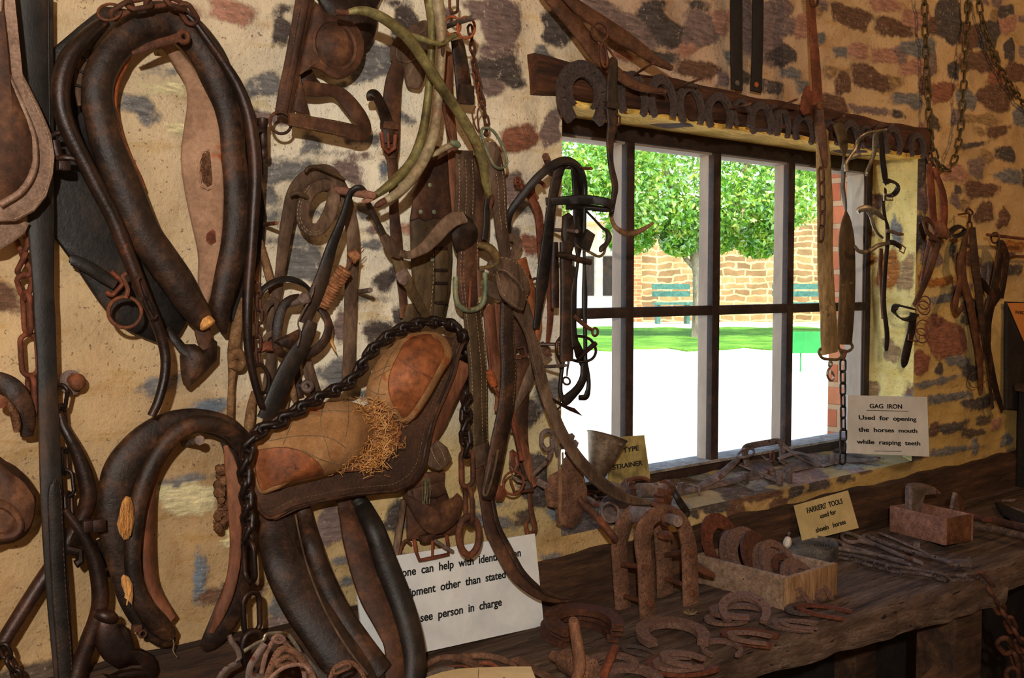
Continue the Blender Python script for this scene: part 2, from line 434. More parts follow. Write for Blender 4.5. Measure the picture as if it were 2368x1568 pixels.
def path(q, k=6, closed=False, f=P):
    """photo-pixel points (x, y, d[, width px]) -> world points and widths in metres"""
    s = spl(q, k, closed)
    pts = [f(float(a[0]), float(a[1]), float(a[2])) for a in s]
    ws = [float(a[3])*mpp(p) for a, p in zip(s, pts)] if len(q[0]) > 3 else None
    return pts, ws
WN = Vector((0, -1, 0))                   # out of the wall
TOCAM = Vector((-FW.x, -FW.y, 0)).normalized()
def poly(q, d=0., k=0, f=P):
    if k:
        q = spl(q, k, True)
    return [f(float(a[0]), float(a[1]), float(a[2]) if len(a) > 2 else d) for a in q]

def mesh_of(mb, mat, smooth=True, ang=45):
    me = bpy.data.meshes.new('m')
    me.from_pydata([tuple(v) for v in mb.v], [], mb.f)
    me.materials.append(MATS[mat])
    me.update()
    if smooth:
        me.shade_smooth()
        me.set_sharp_from_angle(angle=radians(ang))
    return me
def put(name, mb, mat, parent=None, label=None, recalc=True, smooth=True, ang=45, origin=None):
    """link the shapes of mb as one mesh object; a child keeps its parent's base as origin"""
    src, mb = mb, MB()
    mb.v, mb.f = list(src.v), list(src.f)
    if recalc:
        bm = bmesh.new()
        bm_v = [bm.verts.new(v) for v in mb.v]
        for f in mb.f:
            try:
                bm.faces.new([bm_v[i] for i in f])
            except ValueError:
                pass
        bmesh.ops.recalc_face_normals(bm, faces=bm.faces[:])
        bm.verts.index_update()
        mb.v = [v.co.copy() for v in bm.verts]
        mb.f = [tuple(v.index for v in f.verts) for f in bm.faces]
        bm.free()
    if parent is not None:
        base = Vector(parent['_b'])
    else:
        base = Vector(origin) if origin is not None else sum(mb.v, Vector())/max(1, len(mb.v))
    mb.v = [v-base for v in mb.v]
    o = bpy.data.objects.new(name, mesh_of(mb, mat, smooth, ang))
    COL.objects.link(o)
    o['_b'] = list(base)
    if parent is not None:
        o.parent = parent
        pb = Vector(parent['_b'])
        o.location = (0, 0, 0)
        o['_b'] = list(pb)
    else:
        o.location = base
    if label:
        o['label'] = label
    return o
def tag(o, label, cat, group=None, kind=None):
    o['label'] = label
    o['category'] = cat
    if group:
        o['group'] = group
    if kind:
        o['kind'] = kind
    return o
def thing(name, label, cat, base, group=None):
    o = bpy.data.objects.new(name, None)
    COL.objects.link(o)
    o.location = base
    o.empty_display_size = .05
    o['_b'] = list(base)
    return tag(o, label, cat, group)
def one(name, label, cat, mb, mat, group=None, **k):
    return tag(put(name, mb, mat, **k), label, cat, group)
def structure(name, mb, mat, **k):
    o = put(name, mb, mat, **k)
    o['kind'] = 'structure'
    return o
# ---------------------------------------------------------------- the rubble wall
TONE = dict(g=(122, 118, 114), h=(134, 128, 120), d=(88, 78, 72), b=(112, 82, 64), p=(176, 128, 106), r=(150, 98, 74), m=(132, 110, 102),
            o=(164, 104, 52), t=(158, 126, 88), w=(220, 204, 156), u=(112, 120, 128), n=(96, 80, 66))
STONES = '''320 250 46 26 28 g|430 1150 72 34 -4 w|95 1352 16 8 0 w|1060 1380 30 14 0 w|560 1240 40 18 0 w|400 205 60 14 4 w|450 300 60 16 0 w|60 1210 26 12 10 w|740 1000 50 20 0 w|395 165 52 10 2 h|380 890 46 20 -18 g|482 945 62 18 -18 u|430 1112 64 12 -14 g|465 1340 17 46 8 u|540 25 52 26 14 p
610 203 36 24 -8 g|625 272 42 16 2 m|632 372 20 8 0 g|655 20 26 13 8 d|655 72 21 34 15 d|862 138 64 42 -12 g|612 200 52 26 -6 g|790 203 18 14 -30 g
600 266 34 13 4 m|722 328 21 24 0 g|667 393 84 22 -4 g|812 397 34 22 22 m|766 352 14 4 5 g|836 359 22 7 3 m|885 395 9 22 20 u|935 272 20 15 12 g|856 322 46 13 6 g
628 458 20 14 0 g|715 497 105 13 -4 g|846 490 24 14 -10 g|706 610 54 36 0 g|895 645 34 20 -38 d|867 567 30 12 8 g|880 532 42 6 -3 m|875 768 36 30 -8 d|680 557 80 9 2 g
940 530 20 11 0 p|917 732 13 24 5 d|790 760 22 34 -20 m|780 860 50 22 -12 g|775 890 36 8 0 u|838 912 22 10 0 g|660 520 34 8 0 g|850 690 40 8 3 h
1128 25 42 24 4 m|1160 57 42 52 6 m|1150 165 56 32 8 d|1132 202 32 22 22 m|1152 115 48 24 -12 m|1200 322 52 28 -14 r|1213 480 24 17 0 g|1228 568 24 24 0 r|1188 436 22 42 -8 m|1178 545 24 22 0 d
915 8 26 7 0 d|1035 30 22 14 30 m|765 1215 30 42 0 m|800 1290 44 12 -12 g|800 1346 34 8 -12 g|912 1195 22 34 0 d|935 1212 30 12 10 g|1015 1206 34 10 0 g|1135 1208 60 16 6 g|1138 1164 44 9 0 u
670 1440 44 32 24 m|640 1400 22 30 10 g|810 1424 34 26 0 m|1232 1110 36 60 0 d|1210 1200 30 20 0 n|1270 910 26 34 0 g|1285 1185 22 16 0 u
1165 18 40 26 8 m|1293 68 34 40 6 d|1372 28 64 30 10 m|1450 72 84 36 14 m|1525 66 66 34 24 d|1615 10 24 11 0 d|1622 68 48 38 10 m|1668 52 20 32 10 p|1612 160 44 22 14 b|1675 186 18 18 0 m
1695 135 17 22 0 g|1172 160 34 30 0 d|1530 132 48 13 10 d|1275 296 22 40 0 m|1443 132 24 11 12 r|1520 10 24 12 0 d|1425 105 36 16 20 b|1590 112 32 18 -20 p|1300 20 26 20 20 d|1720 60 26 60 0 m|1780 100 26 60 4 m
1790 30 38 34 -12 m|1802 62 40 24 0 m|1855 58 22 30 8 p|1790 122 42 32 24 d|1778 200 32 15 10 d|1975 38 46 26 18 b|2068 65 52 18 12 b|2052 12 42 15 6 p|2118 45 30 25 10 p|2191 50 34 46 10 d|2240 82 30 28 0 b
2285 80 28 36 6 d|2327 25 18 15 0 d|2330 58 20 20 0 p|2337 115 14 24 8 d|2350 168 26 24 0 b|1946 120 17 13 0 g|1988 118 22 18 8 p|2052 130 38 18 6 p|2118 113 48 20 4 g|2108 156 32 18 0 p|2012 182 44 24 20 b
1952 192 19 26 -10 b|2098 232 36 16 6 g|1930 240 30 20 18 b|2012 255 44 10 6 m|2070 265 16 9 24 d|2267 143 46 22 12 b|2304 176 20 22 10 r|2180 212 30 25 -10 r|2304 225 42 30 18 b|2237 229 20 24 0 g|2304 305 30 13 -8 b
2274 275 38 12 4 t|2250 335 32 7 -10 d|2327 355 20 19 0 d|2333 408 30 16 6 g|2267 438 40 17 8 b|2257 388 22 21 0 m|2207 400 24 22 0 p|2217 440 8 12 0 d|2277 492 18 24 0 b|2317 504 15 21 0 b|2130 392 17 40 4 d|2130 300 18 14 10 p
2132 460 14 30 0 m|2126 536 16 38 0 d|2173 652 34 12 -10 o|2187 690 34 11 -6 g|2186 783 42 46 -10 r|2130 838 22 24 0 r|2218 835 34 12 4 g|2156 885 54 9 -12 g|2187 920 52 11 -8 g|2270 930 40 14 -20 d|2173 852 8 13 0 d
2190 990 40 12 -10 d|2345 570 22 13 0 o|2330 625 30 15 0 d|2240 600 26 20 0 b|2160 560 16 20 0 b|2240 720 20 30 0 n|2250 860 26 18 0 d|2150 590 24 30 -10 m|2280 640 16 30 6 m|2200 1040 46 9 -10 g|2140 640 18 16 0 o|2250 1000 26 10 -12 n
1880 20 26 20 0 t|1890 90 20 14 0 g|1925 165 20 12 0 t|1860 200 18 16 0 g|1900 15 22 14 0 m|1599 1184 13 13 0 d|1663 1168 44 17 -14 d|1773 1140 42 17 -14 b|1842 1138 22 14 -14 d|1893 1120 24 15 -14 d|1955 1104 20 13 -14 n|2000 1085 16 10 -14 b|1500 1220 30 12 -14 n|2150 150 18 26 0 m|2155 60 16 22 0 b|2060 190 22 14 0 t|2135 200 14 26 0 b|1830 170 24 14 8 g'''
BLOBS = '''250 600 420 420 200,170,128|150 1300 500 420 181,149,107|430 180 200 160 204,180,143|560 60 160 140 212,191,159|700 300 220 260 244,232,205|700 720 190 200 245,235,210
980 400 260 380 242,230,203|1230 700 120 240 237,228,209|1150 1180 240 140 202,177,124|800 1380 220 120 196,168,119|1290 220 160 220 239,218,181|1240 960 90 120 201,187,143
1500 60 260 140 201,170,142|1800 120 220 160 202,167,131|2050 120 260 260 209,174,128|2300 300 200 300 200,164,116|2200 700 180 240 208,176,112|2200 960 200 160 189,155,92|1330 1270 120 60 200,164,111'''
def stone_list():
    out = []
    for s in STONES.replace('\n', '|').split('|'):
        q = s.split()
        x, y, a, b, r = [float(t) for t in q[:5]]
        c = P(x, y)
        ex, ey = P(x+1, y)-c, P(x, y+1)-c
        J = np.array([[ex.x, ey.x], [ex.z, ey.z]])
        cr, sr = cos(radians(r)), sin(radians(r))
        M = J @ np.array([[cr, -sr], [sr, cr]]) @ np.diag([a, b])
        out.append((c.x, c.z, np.linalg.inv(M), min(np.linalg.norm(M[:, 0]), np.linalg.norm(M[:, 1])), TONE[q[5]]))
    return out
ST = stone_list()
# small filler stones where the photo shows rubble between the big ones, and out of view
rs = np.random.RandomState(3)
cen = np.array([(s[0], s[1], s[3]) for s in ST])
for i in range(900):
    x, z = rs.uniform(.0, 5.2), rs.uniform(.7, 3.2)
    dens = 1. if (x > 2.9 or z > 2.12) else .12
    if 1.4 < x < 3.6 and z < 2.1:
        dens = 0 if x > 1.7 else .1
    if .45 < x < 4.4 and 1 < z < 2.6 and rs.rand() > dens*.55:
        continue
    rx, rz = rs.uniform(.025, .075), rs.uniform(.016, .036)
    if np.any(np.hypot(cen[:, 0]-x, (cen[:, 1]-z)*1.4) < cen[:, 2]*1.25+rx*.8):
        continue
    M = np.array([[rx, 0], [0, rz]])
    ST.append((x, z, np.linalg.inv(M), rz, TONE[rs.choice(list('gdbmpnt'))]))
    cen = np.vstack([cen, (x, z, rz*1.4)])
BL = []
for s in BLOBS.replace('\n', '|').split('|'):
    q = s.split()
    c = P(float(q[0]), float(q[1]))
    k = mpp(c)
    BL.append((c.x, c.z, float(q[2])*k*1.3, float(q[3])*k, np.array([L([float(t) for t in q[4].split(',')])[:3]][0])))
def attrs(u, v, stones, blobs=True, base=(206, 170, 112)):
    sd = np.full(u.shape, -.2)
    sc_ = np.zeros(u.shape+(3,))
    for x, z, Mi, r, col in stones:
        near = (np.abs(u-x) < .35) & (np.abs(v-z) < .35)
        if not near.any():
            continue
        d = np.stack([u[near]-x, v[near]-z])
        q = Mi @ d
        an = np.arctan2(q[1], q[0])
        p_ = x*91.7+z*57.3
        rr = (np.abs(q[0])**3+np.abs(q[1])**3)**(1/3)
        rr = rr*(1+.11*np.sin(2*an+p_)+.10*np.sin(3*an+2.1*p_)+.07*np.sin(5*an+3.7*p_))*.96
        val = (1-rr)*r
        cur = sd[near]
        take = val > cur
        cur[take] = val[take]
        sd[near] = cur
        cc = sc_[near]
        cc[take] = L(col)[:3]
        sc_[near] = cc
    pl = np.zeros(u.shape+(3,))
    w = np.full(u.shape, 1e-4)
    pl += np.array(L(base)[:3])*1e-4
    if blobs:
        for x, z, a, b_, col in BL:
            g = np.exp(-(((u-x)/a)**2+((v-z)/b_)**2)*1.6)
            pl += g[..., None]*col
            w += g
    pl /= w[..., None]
    return sd, sc_, pl
class Wall:
    def __init__(s):
        s.co, s.q, s.sd, s.st, s.pl, s.n = [], [], [], [], [], 0
    def add(s, X, sd, st, pl, keep=None):
        a, b_ = X.shape[:2]
        idx = np.arange(a*b_).reshape(a, b_)+s.n
        q = np.stack([idx[:-1, :-1], idx[1:, :-1], idx[1:, 1:], idx[:-1, 1:]], -1)
        q = q[keep] if keep is not None else q.reshape(-1, 4)
        s.co.append(X.reshape(-1, 3))
        s.q.append(q)
        s.sd.append(sd.ravel())
        s.st.append(st.reshape(-1, 3))
        s.pl.append(pl.reshape(-1, 3))
        s.n += a*b_
    def build(s, name):
        co, q = np.vstack(s.co), np.vstack(s.q)
        me = bpy.data.meshes.new(name)
        me.from_pydata(co.tolist(), [], q.tolist())
        for nm, ty, data in (('sd', 'FLOAT', np.hstack(s.sd)), ('stone', 'FLOAT_COLOR', np.vstack(s.st)), ('plaster', 'FLOAT_COLOR', np.vstack(s.pl))):
            at = me.attributes.new(nm, ty, 'POINT')
            if ty == 'FLOAT':
                at.data.foreach_set('value', data.astype('f'))
            else:
                at.data.foreach_set('color', np.hstack([data, np.ones((len(data), 1))]).astype('f').ravel())
        me.materials.append(MATS['rubble_wall'])
        me.shade_smooth()
        o = bpy.data.objects.new(name, me)
        COL.objects.link(o)
        o['kind'] = 'structure'
        return o
WX0, WX1, WZ0, WZ1 = 1.752, 3.46, .968, 2.05       # the opening in the wall face
def sample(a, b, step, extra):
    g = list(np.arange(a, b, step))+list(extra)
    return np.array(sorted(set(round(t, 4) for t in g)))
def lumps(u, v, s=1.):
    out = np.zeros(u.shape)
    for (kx, kz, ph, am) in ((9, 7, .3, .006), (17, 21, 1.7, .004), (31, 27, 2.9, .002), (5, 13, .9, .004)):
        out += am*np.sin(u*kx+ph+1.3*np.sin(v*kz*.6+ph))*np.cos(v*kz-ph)
    return out*s
W_ = Wall()
xs = sample(.2, 4.7, .0075, (WX0, WX1))
zs = sample(.72, 2.95, .0075, (WZ0, WZ1))
xs = np.hstack([[-1.5, -.8, -.2], xs[xs < 4.7], [4.75, 5.2]])
zs = np.hstack([[0, .35], zs, [3.3]])
U, V = np.meshgrid(xs, zs, indexing='ij')
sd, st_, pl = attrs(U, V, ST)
raised = np.clip(sd/.02, -1, 1)*.004
hole = np.minimum(np.minimum(U-WX0, WX1-U), np.minimum(V-WZ0, WZ1-V))
fade = np.clip(np.abs(hole)/.03, 0, 1)
Y = -(lumps(U, V)+raised)*fade
uc, vc = (xs[:-1]+xs[1:])/2, (zs[:-1]+zs[1:])/2
keep = ~((uc[:, None] > WX0) & (uc[:, None] < WX1) & (vc[None] > WZ0) & (vc[None] < WZ1))
W_.add(np.stack([U, Y, V], -1), sd, st_, pl, keep)
def reveal(p0, p1, depth0, depth1, n1, stones, dz=0., base=(226, 202, 130)):
    """strip from the wall face into the opening; p0 -> p1 along the edge"""
    p0, p1 = np.array(p0), np.array(p1)
    ln = np.linalg.norm(p1-p0)
    a = np.linspace(0, 1, n1)
    ys = np.linspace(depth0, depth1, 30)
    A_, Y_ = np.meshgrid(a, ys, indexing='ij')
    X = p0[None, None]*(1-A_[..., None])+p1[None, None]*A_[..., None]
    X = X.copy()
    X[..., 1] = Y_
    f = np.clip(np.minimum(Y_-depth0, .05)/.05, 0, 1)
    X[..., 2] += dz*(Y_-depth0)/(depth1-depth0)+(lumps(A_*ln*2, Y_*3, .8)*f if dz else 0)
    if not dz:
        X[..., 0] += lumps(A_*ln, Y_*3, 1.1)*f
    sd, st, pl = attrs(A_*ln, Y_, stones, False, base)
    W_.add(X, sd, st, pl)
def strew(n, ln, dep, seed, tones, rmax=(.1, .06)):
    r = np.random.RandomState(seed)
    out = []
    for i in range(n):
        a, b_ = r.uniform(.04, rmax[0]), r.uniform(.02, rmax[1])
        out.append((r.uniform(0, ln), r.uniform(-.02, dep), np.linalg.inv(np.diag([a, b_])), min(a, b_), TONE[r.choice(list(tones))]))
    return out
reveal((WX1, 0, WZ0), (WX1, 0, WZ1), 0., .25, 110, strew(9, 1.1, .2, 5, 'tbog', (.07, .05)))
reveal((WX0, 0, WZ1), (WX0, 0, WZ0), 0., .25, 110, strew(12, 1.1, .2, 8, 'gbdm'))
reveal((WX0, 0, WZ0), (WX1, 0, WZ0), 0., .20, 220, strew(34, 1.7, .2, 4, 'ghdnm', (.13, .07)), .05, (170, 148, 108))
reveal((WX1, 0, WZ1), (WX0, 0, WZ1), 0., .25, 120, [], 0)
# sill edge: a row of squared stones under the sill, bedded in yellow mortar
r = np.random.RandomState(12)
W_.build('wall_back')
del W_

def slab(name, c, size, mat):
    return structure(name, MB().box(c, size), mat)
slab('floor', (1.85, -2.1, -.05), (7.0, 4.6, .1), 'concrete')
slab('ceiling', (1.85, -2.1, 3.25), (7.0, 4.6, .1), 'ceiling_board')
slab('wall_left', (-1.55, -2.1, 1.6), (.1, 4.6, 3.4), 'ceiling_board')
slab('wall_right', (5.25, -2.1, 1.6), (.1, 4.6, 3.4), 'wood_dark')
slab('wall_front', (1.85, -4.45, 1.6), (7.0, .1, 3.4), 'ceiling_board')
# the wall's own thickness, so that daylight enters by the window only
tb = MB()
for x0, x1, z0, z1 in ((-1.6, WX0-.02, 0, 3.3), (WX1+.02, 5.3, 0, 3.3), (WX0-.03, WX1+.03, 0, WZ0-.02), (WX0-.03, WX1+.03, WZ1+.02, 3.3)):
    tb.box(((x0+x1)/2, .19, (z0+z1)/2), (x1-x0, .304, z1-z0))
structure('wall_outside', tb, 'concrete')

# ---------------------------------------------------------------- window
wf = MB()
Y0, Y1 = .17, .25
FX0, FX1, FZ0, FZ1 = 1.755, 3.458, 1.012, 2.05
JX0, JX1, JZ0, JZ1 = 1.80, 3.421, 1.044, 2.0        # clear opening inside the frame
wm = (Y0+Y1)/2
for x0, x1, z0, z1 in ((FX0, JX0, FZ0, FZ1), (JX1, FX1, FZ0, FZ1), (JX0, JX1, FZ0, JZ0), (JX0, JX1, JZ1, FZ1)):
    wf.box(((x0+x1)/2, wm, (z0+z1)/2), (x1-x0, Y1-Y0, z1-z0), bev=.003)
win = structure('window_1', wf, 'frame_dark')
win['_b'] = list(win.location)
lin = MB()                                        # insides of frame and bars, coloured paler for the daylight on them
lin.box((JX1-.003, wm+.004, (JZ0+JZ1)/2), (.008, Y1-Y0-.012, JZ1-JZ0))
lin.box((JX0+.003, wm+.004, (JZ0+JZ1)/2), (.008, Y1-Y0-.012, JZ1-JZ0))
lin.box(((JX0+JX1)/2, wm+.004, JZ1-.003), (JX1-JX0, Y1-Y0-.012, .008))
put('frame_lit_faces', lin, 'frame_lit', win, label='inside faces of the window frame, coloured as daylit')
lg = MB().box(((JX0+JX1)/2, wm-.004, JZ0+.002), (JX1-JX0-.016, Y1-Y0+.008, .008))
put('ledge', lg, 'ledge_dust', win, label='dusty grey window ledge')
BARX = [(2.165, 2.198), (2.552, 2.588), (2.943, 2.979)]
for a, c in BARX:
    put('glazing_bar', MB().box(((a+c)/2, .183, (JZ0+JZ1)/2), (c-a, .022, JZ1-JZ0), bev=.003), 'frame_dark', win)
    put('bar_lit_side', MB().box(((a+c)/2, .212, (JZ0+JZ1)/2), (c-a-.004, .036, JZ1-JZ0)), 'frame_lit', win, label='side of a glazing bar, coloured as daylit')  # paler colour stands for daylight on the bar's side
put('transom', MB().box(((JX0+JX1)/2, .186, 1.516), (JX1-JX0, .026, .030), bev=.003), 'frame_dark', win)
xsb = [JX0]+[v for p in BARX for v in p]+[JX1]
for i in range(4):
    for z0, z1 in ((JZ0, 1.503), (1.529, JZ1)):
        put('pane', MB().box(((xsb[2*i]+xsb[2*i+1])/2, .226, (z0+z1)/2), (xsb[2*i+1]-xsb[2*i]+.01, .003, z1-z0+.01)), 'glass', win, smooth=False)

# ---------------------------------------------------------------- lintel
def rough_beam(x0, x1, y0, y1, z0, z1, seed, n=110, jag=.012):
    """hewn timber along x with a wavy underside"""
    rr = random.Random(seed)
    ph = [rr.uniform(0, 6) for _ in range(8)]
    rows = []
    for i in range(n):
        x = x0+(x1-x0)*i/(n-1)
        w = jag*(.6*sin(x*7+ph[0])+.35*sin(x*19+ph[1])+.3*sin(x*43+ph[2]))
        w2 = jag*.35*(sin(x*9+ph[3])+.6*sin(x*27+ph[4]))
        lo, hi = z0+w*.6, z1+w2
        fy = y0+.4*w2
        mid = (lo+hi)/2
        rows.append([Vector((x, q[0], q[1])) for q in
                     ((y1, lo-.002), ((fy*2+y1)/3, lo-.003+w*.3), (fy+.02, lo), (fy+.003, lo+.006), (fy-.002+w2, mid-.02), (fy+w2, mid+.02), (fy+.004, hi-.008), (fy+.016, hi), (y1, hi))])
    return MB().grid(rows, False, True, True)
bm_ = rough_beam(1.645, 3.50, -.035, .10, 2.046, 2.14, 4)
structure('trim_1', bm_, 'wood_beam')
sf = MB()
rows = []
for i in range(160):
    x = WX0+(WX1-WX0)*i/159
    j = .008*sin(x*13)+.006*sin(x*37+1)+.004*sin(x*83)
    rows.append([Vector((x, -.022+j, 2.046+j*.4)), Vector((x, -.020+j, 2.033+j*.5)), Vector((x, .07, 2.038+.004*sin(x*29))), Vector((x, .172, 2.044)), Vector((x, .172, 2.056))])
sf.grid(rows, False, True, True)
structure('trim_2', sf, 'wood_raw')  # raw wood underside, its yellow raised for ground light bounced onto it

# ---------------------------------------------------------------- workbench
BZ = .785            # back planks; the worn front plank lies a little lower
BF = .775
bench = thing('workbench', 'heavy old timber workbench with pitted plank top under the window', 'workbench', (2.6, -.27, 0))
def front_y(x):
    return float(np.interp(x, [.6, 1.2, 1.62, 1.9, 2.2, 2.5, 2.87, 3.0], [-.35, -.37, -.412, -.447, -.482, -.517, -.562, -.567]))+.006*sin(x*23)+.004*sin(x*51+1)
def bench_plank(x0, x1, yb, yf, z, th, seed, n=200, m=34, pit=.004):
    mb = MB()
    rows = []
    for i in range(n):
        x = x0+(x1-x0)*i/(n-1)
        e = min(i, n-1-i)/8.
        ed = min(1., e)
        y1 = yf(x) if callable(yf) else yf
        row = []
        for k in range(m):
            t = k/(m-1)
            y = yb+(y1-yb)*t
            nz = mnoise.fractal(Vector((x*5, y*42, seed)), 1., 2., 4)*pit+mnoise.noise(Vector((x*38, y*60, seed)))*pit*.6
            rnd = .018*(max(0, t-.86)/.14)**2.2
            row.append(Vector((x, y, z+nz-rnd-(1-ed)*.006)))
        for q in (.2, .45, .7, .95):
            jig = mnoise.noise(Vector((x*14, q*3, seed+3)))*.010
            row.append(Vector((x, y1-.012*sin(pi*min(q*1.1, 1))+jig, z-.02-(th-.02)*q)))
        row.append(Vector((x, yb, z-th)))
        rows.append(row)
    return mb.grid(rows, False, True, True)
put('plank', bench_plank(.35, 2.93, -.262, front_y, BF, .085, 1), 'wood_bench', bench)
put('plank', bench_plank(.35, 4.9, -.03, -.256, BZ, .05, 5, 180, 20, .003), 'wood_bench', bench)
put('plank', bench_plank(2.95, 4.9, -.262, lambda x: -.50+.02*(x-3), BZ-.022, .09, 9, 140, 26, .003), 'wood_bench', bench)
bb = MB()
rows = []
for i in range(90):
    x = .3+(4.75-.3)*i/89
    w = .004*sin(x*11)+.003*sin(x*31)
    rows.append([Vector((x, -.004, BZ-.03)), Vector((x, -.036, BZ-.03)), Vector((x, -.036+w*.4, .90)), Vector((x, -.033, .918+w)), Vector((x, -.02, .916+w*.6)), Vector((x, -.014, .921+w)), Vector((x, -.004, .92+w))])
put('back_board', bb.grid(rows, False, True, True), 'wood_dark', bench)
for x, y, sx in ((2.88, -.44, .16), (1.2, -.30, .14), (4.4, -.40, .14), (2.88, -.12, .12)):
    put('leg', MB().box((x, y, (BZ-.09)/2), (sx, .12, BZ-.09), bev=.01), 'wood_dark', bench)
put('shade_panel', MB().box((2.6, -.09, .36), (4.3, .03, .70)), 'board_black', bench)  # added dark sheet standing in for the shade under the bench
put('brace', MB().tube([Vector((2.35, -.44, .36)), Vector((2.95, -.45, .52))], .035, 4), 'wood_dark', bench)

# ---------------------------------------------------------------- outdoors
GZ = .7
structure('ground', MB().box((14, 32, GZ-.05), (110, 63.2, .1)), 'ground_pale')
def strip(name, x0, x1, ya, yb, z, mat, n=36):
    """piece of level ground between two depths, given by photo columns and rows"""
    a = [H(x0+(x1-x0)*i/n, ya+2*sin(i*1.9)+1.3*sin(i*.7), z) for i in range(n+1)]
    c = [H(x0+(x1-x0)*i/n, yb+3*sin(i*1.3)+2*sin(i*2.9), z) for i in range(n+1)]
    lo = [Vector((p.x, p.y, GZ-.02)) for p in a+c]
    mb = MB()
    mb.grid([a, c])
    mb.grid([a, [Vector((p.x, p.y, GZ-.02)) for p in a]])
    mb.grid([c, [Vector((p.x, p.y, GZ-.02)) for p in c]])
    return put(name, mb, mat)
o = strip('lawn', 700, 2300, 757, 806, GZ+.02, 'lawn')
tag(o, 'strip of green grass lying in the tree shade outside', 'grass', kind='stuff')

def facing(px_, t, z):
    """frame looking back at the room: origin t metres along the column px_, at height z"""
    p = T(px_, 655, t)
    n = Vector((-FW.x, -FW.y, 0)).normalized()
    return Matrix.Translation((p.x, p.y, z)) @ Matrix((RT, -n, Vector((0, 0, 1)))).transposed().to_4x4()
def mbox(mb, M, c, s, bev=0.):
    q = M @ Vector(c)
    return mb.box(q, s, M.to_3x3().to_4x4(), bev)
Mb = facing(1460, 24, GZ)
bld = thing('stone_building', 'stone building of coursed tan blocks across the yard, behind the tree', 'building', Mb.translation)
def localput(name, mb, mat, parent, M):
    """mesh whose own axes follow M, so that its pattern runs level"""
    inv = M.inverted()
    mb.v = [inv @ v for v in mb.v]
    o = bpy.data.objects.new(name, mesh_of(mb, mat, False))
    COL.objects.link(o)
    o.parent = parent
    o.matrix_local = Matrix.Translation(-Vector(parent['_b'])) @ M
    return o
Mw = Mb @ Matrix.Rotation(radians(90), 4, 'X')          # local x along the courses, y up
wl = MB()
mbox(wl, Mb, (4.6, .25, 1.4), (9.0, .5, 2.8))
localput('stone_wall', wl, 'stone_courses', bld, Mw)
qn = MB()
mbox(qn, Mb, (.12, .22, 1.4), (.24, .5, 2.81))
localput('brick_quoin', qn, 'red_brick', bld, Mw)
rf = MB()
mbox(rf, Mb, (4.6, .3, 2.84), (9.4, .7, .08))
put('roof', rf, 'roof_iron', bld)
Mv = facing(1330, 27, GZ)
ver = thing('verandah', 'pale verandah with cream posts left of the stone building outside', 'verandah', Mv.translation)
vb = MB()
mbox(vb, Mv, (.3, 2.2, 1.5), (4.6, .3, 3.0))
put('rear_wall', vb, 'paint_white', ver)
vb = MB()
for k in range(4):
    mbox(vb, Mv, (-.6+.55*k, 2.03, 1.1), (.3, .06, 1.1))
put('shutters', vb, 'leather_blue', ver)
vb = MB()
mbox(vb, Mv, (.3, 1.1, 2.55), (4.8, 2.6, .14))
put('roof', vb, 'post_cream', ver)
for x in (-.55, .62, 1.15):
    vb = MB()
    mbox(vb, Mv, (x, 0, 1.25), (.13, .13, 2.5))
    put('post', vb, 'post_cream', ver)
def tree(x, y, h, crown, seed, label, leaves=9000, sticks=()):
    base = H(x, y, GZ)
    t = thing('tree', label, 'tree', base)
    rr = random.Random(seed)
    tk = MB()
    for q, r in sticks:
        pts = [base+RT*a-TOCAM*0+Vector((0, 0, z)) for a, z in q]
        s = spl([tuple(p) for p in pts], 5)
        pv = [Vector(p) for p in s]
        tk.tube(pv, [r[0]+(r[1]-r[0])*i/(len(pv)-1) for i in range(len(pv))], 9)
    put('trunk', tk, 'bark', t)
    lf = MB()
    vv, ff = [], []
    for i in range(leaves):
        cx, cy, cz, ra, rz = rr.choice(crown)
        while True:
            d = Vector((rr.uniform(-1, 1), rr.uniform(-1, 1), rr.uniform(-1, 1)))
            if .15 < d.length < 1:
                break
        p = base+RT*(cx+d.x*ra)+TOCAM*(cy+d.y*ra)+Vector((0, 0, cz+d.z*rz))
        sz = rr.uniform(.028, .062)
        n = Vector((rr.uniform(-1, 1), rr.uniform(-1, 1), rr.uniform(-.2, 1))).normalized()
        a = n.orthogonal().normalized()
        a = Matrix.Rotation(rr.uniform(0, 6.28), 3, n) @ a
        b_ = n.cross(a)
        o_ = len(vv)
        vv += [p-a*sz, p-b_*sz*.5+n*sz*.12, p+a*sz*1.1, p+b_*sz*.5+n*sz*.12]
        ff.append((o_, o_+1, o_+2, o_+3))
    lf.v, lf.f = vv, ff
    o = put('foliage', lf, 'leaves', t, recalc=False, smooth=False)
    o['kind'] = 'stuff'
    return t
tree(1618, 782, 5, [(-.1, 0, 2.9, 1.5, .8), (-1.2, .2, 2.6, 1., .75), (.9, .1, 2.8, 1.1, .8), (.2, -.3, 3.6, 1.7, .8), (1.7, -.2, 3.2, .9, .7), (-.1, .2, 1.95, .55, .4), (-1.0, .1, 1.95, .55, .35), (1.25, 0, 2.1, .5, .35), (-.3, 0, 2.25, 1.6, .6), (.9, .1, 2.2, 1.2, .5), (-1.15, 0, 1.7, .45, .35), (.25, 0, 1.75, .4, .4), (.95, 0, 1.6, .4, .3), (-.35, .1, 1.62, .35, .3)], 5,
     'leafy green tree with forked grey trunk on the lawn beyond the window', 32000,
     [([(0, -.05), (.02, .5), (.0, 1.0)], (.15, .13)), ([(0, .95), (-.12, 1.5), (-.35, 2.2), (-.7, 3.)], (.11, .05)), ([(0, .95), (.2, 1.5), (.5, 2.2), (.8, 3.)], (.11, .05)), ([(-.05, 1.1), (-.3, 1.4), (-.45, 2.)], (.05, .02))])
